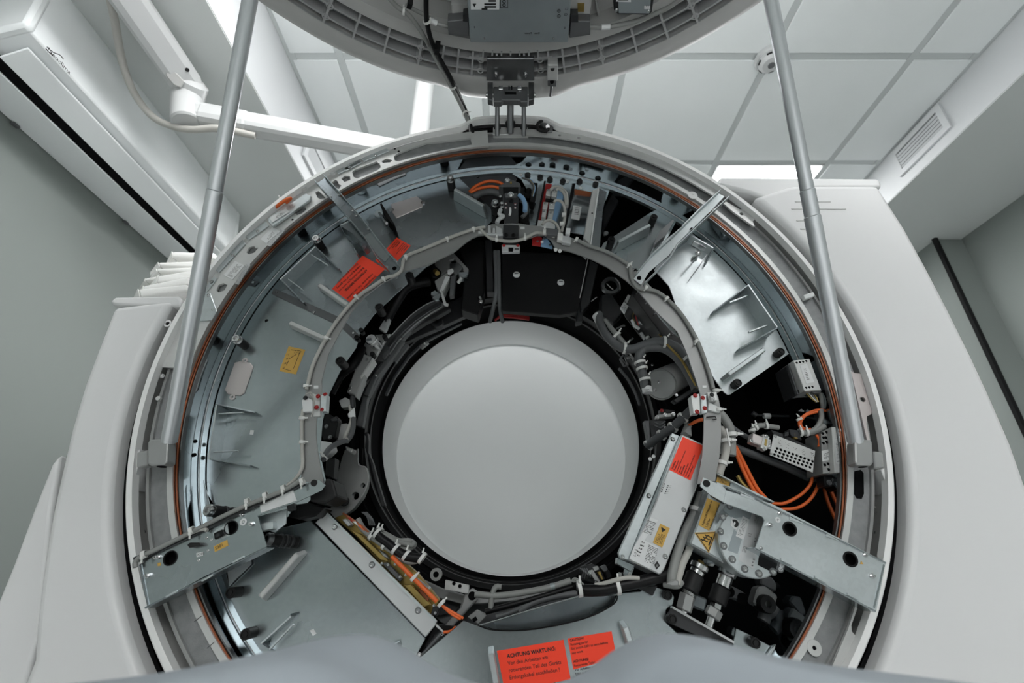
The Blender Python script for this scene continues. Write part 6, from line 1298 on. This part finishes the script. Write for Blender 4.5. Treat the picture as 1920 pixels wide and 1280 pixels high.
s = label('yellow_label', zz(B7, (375, 65), (525, 125), (515, 185), (360, 130)), YO+.0072, 'yellow', t)
for a, b in (((372, 70), (525, 130)), ((375, 70), (362, 128)), ((522, 130), (514, 180))): bar('black_border', W(*B7(*a), YO+.0066), W(*B7(*b), YO+.0066), .0014, .0006, 'ink', s)
fineprint(zz(B7, (385, 85), (500, 130), (490, 165), (375, 125)), YO+.0066, s, 3, seed=51, ink='ink')
for a, b in (((330, 260), (310, 290)), ((310, 290), (445, 370)), ((445, 370), (455, 345)), ((300, 255), (330, 265))): bar('black_border', W(*B7(*a), YO+.0062), W(*B7(*b), YO+.0062), .0018, .0008, 'ink', t)
plate('upper_lip', zz(B7, (375, 50), (400, 45), (830, 260), (1010, 350), (985, 360), (800, 275)), YO-.002, .02, 'galvl', t, .001)
# ---- pipe couplings ----------------------------------------------------------------------
def coupling(lab, pts):
    t = thing('pipe_coupling', lab, 'pipe coupling', W(*D5(*pts[0]), .05)); P = [W(*D5(*p), .04) for p in pts]
    def seg(i, j, r, m, nm, n=24, r1=None): cyl(nm, P[i], P[j], r, m, t, n, r1)
    seg(0, 1, .017, 'steel', 'collar'); seg(1, 2, .0135, 'steel', 'sleeve'); seg(2, 3, .0165, 'rubber', 'grip'); seg(3, 4, .011, 'steel', 'nut', 6); seg(4, 5, .0145, 'alud', 'nut', 6); seg(5, 6, .0075, 'steel', 'pipe')
    return t
coupling('left pipe coupling with a long black grip under the cooler', ((520, 120), (490, 200), (460, 260), (370, 480), (350, 530), (300, 740), (280, 790)))
coupling('right pipe coupling with a steel collar under the cooler', ((890, 200), (860, 280), (810, 430), (735, 640), (720, 720), (670, 830), (630, 960)))
t = mod('pump_manifold', 'dark cast manifold behind the pipe couplings, lower right', 'manifold', D5(1100, 560), .15)
for q, m, y in ((((880, 430), (960, 420), (1060, 470), (1130, 520), (1210, 640), (1100, 640), (1000, 600), (880, 570)), 'midg', .14), (((1290, 430), (1390, 410), (1560, 550), (1530, 650), (1380, 740), (1225, 650)), 'alud', .10), (((1320, 310), (1480, 290), (1550, 400), (1530, 500), (1330, 400)), 'midg', .12), (((460, 520), (620, 590), (580, 760), (400, 680)), 'lidbox', .09), (((1490, 340), (1560, 370), (1700, 400), (1850, 400), (1850, 720), (1550, 700)), 'black', .16), (((960, 970), (1010, 975), (990, 1110), (940, 1095)), 'galvd', .05)): plate('block', zz(D5, *q), y, .03, m, t, .003)
for x, y, r in ((910, 490, .010), (1085, 590, .012)): cyl('port', W(*D5(x, y), .136), W(*D5(x, y), .15), r, 'blackm', t)
p = W(*D5(1430, 660), .085); lathe('black_fitting', [(.006, .0), (.015, 0), (.017, .006), (.017, .03), (0, .03)], p, (0, 1, 0), 'rubber', t, 24)
plate('bright_edge', zz(D5, (1795, 760), (1850, 780), (1850, 860), (1720, 1060), (1690, 1020)), .10, .02, 'alud', t, .002)
for i in range(4): tube('coil_wire', [W(*D5(500+16*i, 70+6*i), .04), W(*D5(540+10*i, 120+8*i), .035), W(*D5(590+6*i, 150+2*i), .04)], .0022, 'brass', t, 6)
plate('blue_terminal', zz(D5, (600, 50), (700, 80), (740, 110), (690, 150), (600, 120)), .04, .02, 'lidbox', t, .002); plate('white_plug', zz(D5, (650, 110), (715, 120), (700, 155), (645, 145)), .035, .01, 'box', t, .001)
hose(D5, 'dark curved pipe behind the manifold in the lower right', [(1360, 880, .12), (1400, 780, .12), (1480, 760, .12), (1540, 720, .12)], .012, 'midg')
hose(D5, 'dark thick pipe descending at the far lower right', [(1480, 780, .14), (1460, 900, .14), (1440, 1010, .14)], .018, 'dark')
for i, (x, y) in enumerate(((1640, 840), (1670, 850), (1620, 960), (1660, 985))): tag(cyl('drain_plug', W(*D5(x, y), .15), W(*D5(x, y), .165), .0035, 'steel'), ('upper left', 'upper right', 'lower left', 'lower right')[i]+' tiny bright plug in the dark recess at the far lower right', 'plug')
# ================================================================== RIGHT: PUMP, HOSES, BOARD
t = mod('pump', 'dark grey round pump body right of the bore', 'pump', D3(870, 950), .15)
a = W(*D3(850, 960), .13); b = W(*D3(1010, 880), .26); cyl('drum', a, b, .0385, 'alud', t, 48)
n_ = (a-b).normalized(); cyl('end_cover', a+n_*.0, a+n_*.004, .039, 'alud', t, 48)
for q in ((830, 938), (1005, 1068), (790, 1018), (765, 765)): screw(D3(*q), .122, t, .0028)
plate('bracket', zz(D3, (960, 1120), (1160, 1000), (1180, 1040), (1010, 1150)), .17, .02, 'dark', t, .002)
hh = [('dark grey hose with a printed white sleeve curving under the board, right of the bore', ((225, 260, .12), (250, 370, .10), (290, 450, .09), (370, 540, .08), (470, 600, .07), (580, 605, .06), (690, 565, .05), (800, 535, .04), (900, 545, .03), (1000, 590, .025), (1090, 690, .015), (1160, 830, .005), (1215, 1010, .0)), .0108),
      ('dark grey hose hooking down beside the pump, right of the bore', ((690, 990, .09), (675, 900, .08), (650, 780, .07), (630, 680, .06), (680, 610, .055), (780, 590, .045), (880, 605, .04), (980, 665, .03), (1070, 770, .02), (1150, 900, .01), (1205, 1020, .005)), .0105)]
for i, (lab, pts, r) in enumerate(hh):
    k = hose(D3, lab, pts, r, 'cabled', 'hose', 12)
    for x, y, d, dr in ((((400, 480, .085, (.6, .7)), (485, 600, .07, (1, .2)), (880, 540, .03, (1, .1)), (1095, 705, .015, (.6, .8))) if i == 0 else ((640, 745, .065, (.2, 1)), (660, 805, .07, (.2, 1)), (690, 915, .08, (.1, 1))))): ztie(D3, x, y, d, r*1.05, dr, k, (.6, 0, .8), .006)
    sl_ = ((205, 270, .12), (235, 330, .115)) if i == 0 else ((705, 985, .09), (715, 1050, .09))
    s0 = cyl('white_sleeve', W(*D3(*sl_[0][:2]), sl_[0][2]), W(*D3(*sl_[1][:2]), sl_[1][2]), r*1.12, 'label', k, 20); 
    if i == 0: cyl('black_sleeve', W(*D3(240, 340), .11), W(*D3(275, 410), .10), r*1.15, 'black', k, 20)
    else: cyl('black_sleeve', W(*D3(695, 930), .09), W(*D3(703, 985), .09), r*1.15, 'black', k, 20)
    fineprint([D3(x-18, y) for x, y in ((225, 285), (262, 280), (268, 315), (232, 322))] if i == 0 else [D3(*p) for p in ((680, 1005), (735, 1005), (735, 1035), (685, 1035))], sl_[0][2]-r*1.2, s0, 3, seed=60+i, ink='ink')
hose(D3, 'thin grey hose beside the printed sleeve, right of the bore', [(290, 320, .10), (350, 400, .09), (430, 490, .08), (500, 570, .07)], .006, 'cableg')
for i, off_ in enumerate((0, 14)): hose(D3, ('inner', 'outer')[i]+' yellow-green earth wire lying along the dark hoses', [(640+off_, 190, .07), (720, 280, .06), (800, 400, .05), (860+off_, 510, .03), (930+off_, 590, .018), (1050+off_, 720, .006), (1140+off_, 880, -.004), (1210, 1000, -.008)], .0016, 'brass', 'earth_wire', 6)
t = mod('sensor_board', 'dark circuit board with plugs and small labels right of the black panel', 'circuit board', D3(600, 270), .12)
plate('board', zz(D3, (545, 60), (740, 330), (780, 420), (680, 520), (500, 290), (450, 190)), .115, .006, 'dark', t, .001)
for q, m, y in ((((480, 130), (525, 180), (490, 250), (445, 190)), 'box', .108), (((520, 60), (550, 75), (510, 150), (485, 125)), 'alud', .108), (((535, 150), (550, 170), (545, 185), (525, 165)), 'label', .106), (((575, 150), (595, 165), (585, 185), (570, 170)), 'label', .106), (((580, 210), (620, 200), (640, 240), (600, 260)), 'alud', .10), (((610, 160), (640, 180), (620, 210), (595, 190)), 'black', .10)): plate('component', zz(D3, *q), y, .010, m, t, .001)
fineprint(zz(D3, (480, 160), (510, 185), (490, 225), (460, 195)), .107, t, 3, seed=71, ink='ink')
for (x0, y0), (x1, y1), m in (((560, 320), (590, 390), 'label'), ((590, 380), (630, 405), 'label'), ((630, 340), (690, 360), 'box'), ((660, 310), (730, 330), 'label'), ((720, 360), (760, 345), 'label'), ((650, 450), (690, 510), 'box'), ((760, 370), (775, 450), 'label'), ((700, 500), (725, 490), 'label')):
    tube('plug', [W(*D3(x0, y0), .095), W(*D3((x0+x1)/2, (y0+y1)/2), .092), W(*D3(x1, y1), .095)], .0042, m, t, 8)
for i in range(6): tube('thin_wire', [W(*D3(580+10*i, 230+5*i), .10), W(*D3(570+30*i, 290+8*(i % 3)), .09), W(*D3(600+28*i, 380-6*i), .095)], .0015, ('brass', 'redd', 'cableg', 'copper', 'black', 'brass')[i], t, 5)
t = mod('black_slotted_duct', 'black slotted wiring duct along the inner edge of the right arc rail', 'wiring duct', D3(850, 350), .05)
plate('duct', zz(D3, (580, 0), (640, 20), (1030, 490), (1120, 680), (1080, 650), (880, 500), (560, 60)), .03, .05, 'black', t, .001)
plate('bright_backing', zz(D3, (690, 70), (800, 190), (930, 330), (1030, 490), (960, 430), (830, 280)), -.005, .004, 'galvl', t)
for i in range(6): f = i/5; p = (600+f*450, 60+f*510); bar('divider', W(*D3(p[0], p[1]), .028), W(*D3(p[0]+35, p[1]-35), .028), .002, .003, 'midg', t)
t = mod('tube_mount', 'dark motor block with a ring behind the upper right of the bore', 'motor', Z3(1000, 480), .2)
plate('block', zz(Z3, (930, 500), (1000, 480), (1090, 620), (1020, 700), (930, 640)), .18, .04, 'dark', t, .003)
lathe('ring', [(.018, 0), (.026, 0), (.028, .01), (.018, .01)], W(*Z3(1000, 430), .17), (.1, 1, .1), 'steeld', t, 40)
for q in (((1030, 380), (1060, 420), (1065, 465)), ((970, 420), (1000, 450), (1015, 460)), ((860, 545), (880, 530), (900, 515))): tube('highlight_wire', [W(*Z3(*p), .165) for p in q], .0014, 'alu', t, 5)
t = mod('lower_pipe_frame', 'thin dark frame and lamp clip left of the pump', 'frame', D3(500, 720), .12)
for a, b in (((440, 710), (480, 780)), ((480, 780), (520, 770)), ((520, 770), (480, 660)), ((440, 710), (480, 660)), ((400, 410), (470, 375)), ((470, 375), (490, 378)), ((500, 560), (570, 500))): bar('frame_bar', W(*D3(*a), .11), W(*D3(*b), .11), .004, .004, 'midg', t)
for q in (((480, 650), (540, 660), (580, 750), (560, 750)), ((510, 700), (560, 690), (600, 740))): tube('wire', [W(*D3(*p), .10) for p in q], .003, 'alud', t, 6)
hose(D3, 'dark thin pipe following the bore rim on its right', [(430, 800, .28), (520, 910, .28), (590, 1040, .28), (640, 1170, .28)], .0045, 'midg', 'pipe')
# ================================================================== FAR RIGHT: POWER MODULES
t = mod('din_supply', 'silver power module with round vents against the drum wall, upper right', 'power module', B6(600, 260), .06)
plate('face', zz(B6, (480, 125), (630, 110), (740, 400), (640, 405), (585, 412)), .015, .05, 'alu', t, .001)
plate('side', zz(B6, (410, 180), (480, 125), (585, 412), (500, 450)), .04, .05, 'dark', t, .001)
for i in range(3): bar('side_fin', W(*B6(430+20*i, 165-13*i), .036), W(*B6(515+22*i, 440-10*i), .036), .003, .006, 'midg', t)
for x, y in ((510, 148), (540, 143), (568, 138), (598, 132), (597, 378), (627, 375), (655, 370)): cyl('vent_hole', W(*B6(x, y), .0142), W(*B6(x, y), .016), .0026, 'blackm', t, 12)
s = label('white_label', zz(B6, (540, 172), (605, 155), (675, 325), (600, 340)), .0143, 'label', t); fineprint(zz(B6, (575, 200), (600, 195), (640, 300), (605, 310)), .0137, s, 7, seed=81, ink='ink')
plate('bottom_plug', zz(B6, (645, 410), (740, 390), (735, 425), (680, 430)), .02, .03, 'midg', t, .001)
for i in range(4): tube('wire', [W(*B6(600+22*i, 430), .03), W(*B6(640+18*i, 470), .03), W(*B6(690+6*i, 510), .03)], .0015, ('brass', 'label', 'cableg', 'brass')[i], t, 5)
hose(B6, 'grey cable dropping from the silver power module', [(735, 430, .03), (745, 500, .03), (755, 570, .035)], .0048, 'cableg', 'cable')
t = mod('perforated_supply', 'perforated silver supply box with round holes, right of the arc rail', 'supply box', B6(470, 960), .04)
hs = [(x, y) for row in range(3) for x, y in [(330-12*row+36.5*i-(18 if row == 1 else 0)*0, 937+28*row+13.2*i) for i in range(10)] if x < 672]
sheet('face', zz(B6, (300, 808), (682, 960), (660, 1160), (262, 995)), [(*B6(x, y), .0029) for x, y in hs], .03, .002, 'alu', t)
plate('hole_backing', zz(B6, (300, 815), (678, 965), (655, 1155), (265, 995)), .034, .002, 'blackm', t)
plate('top', zz(B6, (275, 765), (380, 800), (690, 950), (682, 962), (300, 810)), .036, .05, 'dark', t, .001)
for i, x in enumerate((340, 405, 480, 560, 640)):
    s_ = ('A1', 'X10', 'X11', 'X12', 'X13')[i]; fineprint(zz(B6, (x, 850+.4*(x-340)), (x+40, 866+.4*(x-340)), (x+34, 925+.4*(x-340)), (x-6, 905+.4*(x-340))), .0295, t, 4, seed=90+i, ink='ink', fill=.2)
for x, y in ((315, 825), (280, 992)): screw(B6(x, y), .03, t, .0028)
for q, m in ((((400, 790), (440, 780), (440, 820), (400, 830)), 'dark'), (((480, 790), (525, 780), (525, 850), (490, 840)), 'brass'), (((440, 760), (530, 770), (560, 860), (460, 820)), 'darkp')): plate('top_plug', zz(B6, *q), .03, .02, m, t, .001)
t = mod('plug_connector', 'pale metal plug on the left end of the perforated box', 'connector', B6(170, 870), .03)
plate('shell', zz(B6, (105, 790), (205, 830), (190, 915), (88, 878)), .022, .02, 'pinkmetal', t, .002); plate('body', zz(B6, (200, 805), (262, 830), (240, 955), (175, 930)), .024, .018, 'alu', t, .001)
plate('pin_strip', zz(B6, (222, 850), (242, 855), (232, 915), (212, 905)), .0232, .002, 'brass', t)
for i in range(7): plate('tooth', zz(B6, (245, 850+13*i), (272, 858+13*i), (272, 864+13*i), (245, 856+13*i)), .026, .004, 'label', t)
for x, y in ((95, 865), (210, 940), (232, 825)): screw(B6(x, y), .022, t, .0028)
k = hose(B6, 'ribbed grey cable arching over the pale metal plug', [(100, 790, .03), (115, 750, .03), (180, 725, .03), (260, 735, .035), (340, 745, .04)], .0055, 'cableg', 'cable')
for x, y, d in ((100, 770, (.2, 1)), (130, 742, (.8, -.4)), (230, 728, (1, 0))): ztie(B6, x, y, .03, .006, d, k, (0, 0, 1), .005)
t = mod('vented_module', 'tall silver module with black holes on the right drum wall', 'power module', B6(840, 950), .03)
plate('front', zz(B6, (735, 790), (830, 740), (860, 1165), (755, 1170)), .02, .06, 'alud', t, .001)
plate('side', zz(B6, (832, 740), (920, 745), (950, 1165), (862, 1160)), .004, .05, 'alu', t, .001)
for x, y in ((748, 800), (785, 790), (755, 840), (778, 838), (755, 890), (785, 880), (768, 1090), (798, 1080), (827, 1072), (803, 1133)): cyl('vent_hole', W(*B6(x, y), .0192), W(*B6(x, y), .021), .0032, 'blackm', t, 12)
s = label('white_label', zz(B6, (742, 960), (825, 942), (832, 1040), (748, 1058)), .0193, 'label', t); fineprint(zz(B6, (755, 985), (825, 965), (828, 1025), (760, 1040)), .0187, s, 5, seed=97, ink='ink')
s = label('print_label', zz(B6, (865, 850), (905, 850), (912, 1080), (875, 1075)), .0033, 'label', t); fineprint(zz(B6, (870, 860), (900, 860), (908, 1070), (880, 1068)), .0027, s, 16, seed=98)
for i in range(4): plate('tab', zz(B6, (895, 755+32*i), (920, 755+32*i), (922, 780+32*i), (897, 780+32*i)), .0025, .002, 'label', t)
plate('back_edge', zz(B6, (925, 690), (945, 690), (975, 1170), (950, 1165)), .01, .05, 'dark', t)
for lab, pts, r, m in (('upper orange loop between the two silver modules', ((800, 600), (720, 580), (620, 610), (545, 665), (535, 720), (570, 770), (640, 760)), .0028, 'orange'), ('lower orange loop between the two silver modules', ((700, 600), (600, 630), (550, 690), (560, 740), (620, 770)), .0028, 'orange'), ('orange lead running down behind the perforated box', ((690, 810), (715, 850), (722, 890), (712, 920)), .0028, 'orange'),
                       ('grey cable looping between the two silver modules', ((735, 580), (740, 660), (700, 740), (640, 780), (560, 790)), .0052, 'cableg'), ('grey cable bundle meeting at the orange loop', ((765, 730), (700, 770), (620, 795), (540, 795)), .0062, 'cableg'), ('white cable bending down into the tall silver module', ((800, 600), (840, 650), (855, 700), (858, 745)), .0058, 'cablel')):
    k = hose(B6, lab, [(x, y, .03) for x, y in pts], r, m, 'cable' if m != 'orange' else 'orange_lead')
    if 'upper orange' in lab: ztie(B6, 535, 668, .028, .005, (.4, 1), k, (-.5, 0, 1), .005)
    if 'bundle' in lab:
        for x in (545, 600): ztie(B6, x, 792, .03, .0068, (1, 0), k, (0, 0, 1), .005)
plate('corner_guide', zz(B6, (705, 610), (800, 600), (795, 650), (740, 665)), .05, .02, 'dark', t, .002)
t = mod('gas_spring', 'thin black rod with a white collar in the dark right recess', 'rod', B6(230, 640), .15)
cyl('rod', W(*B6(110, 630), .15), W(*B6(440, 640), .15), .0028, 'dark', t); cyl('collar', W(*B6(205, 638), .15), W(*B6(265, 638), .15), .0065, 'label', t); cyl('end', W(*B6(100, 610), .15), W(*B6(140, 635), .15), .006, 'dark', t)
tag(plate('reflector_chip', zz(B6, (530, 590), (555, 572), (580, 590), (580, 598)), .10, .004, 'label'), 'small pale clip in the dark recess beside the thin black rod', 'clip')
t = mod('drum_bracket', 'dark bracket with bolts below the vented module on the drum wall', 'bracket', Z8(1100, 130), .03)
plate('plate', zz(Z8, (1050, 95), (1180, 95), (1175, 150), (1060, 160)), .03, .03, 'black', t, .002)
for x, y in ((1082, 135), (1112, 122)): screw(Z8(x, y), .029, t, .004, 'midg')
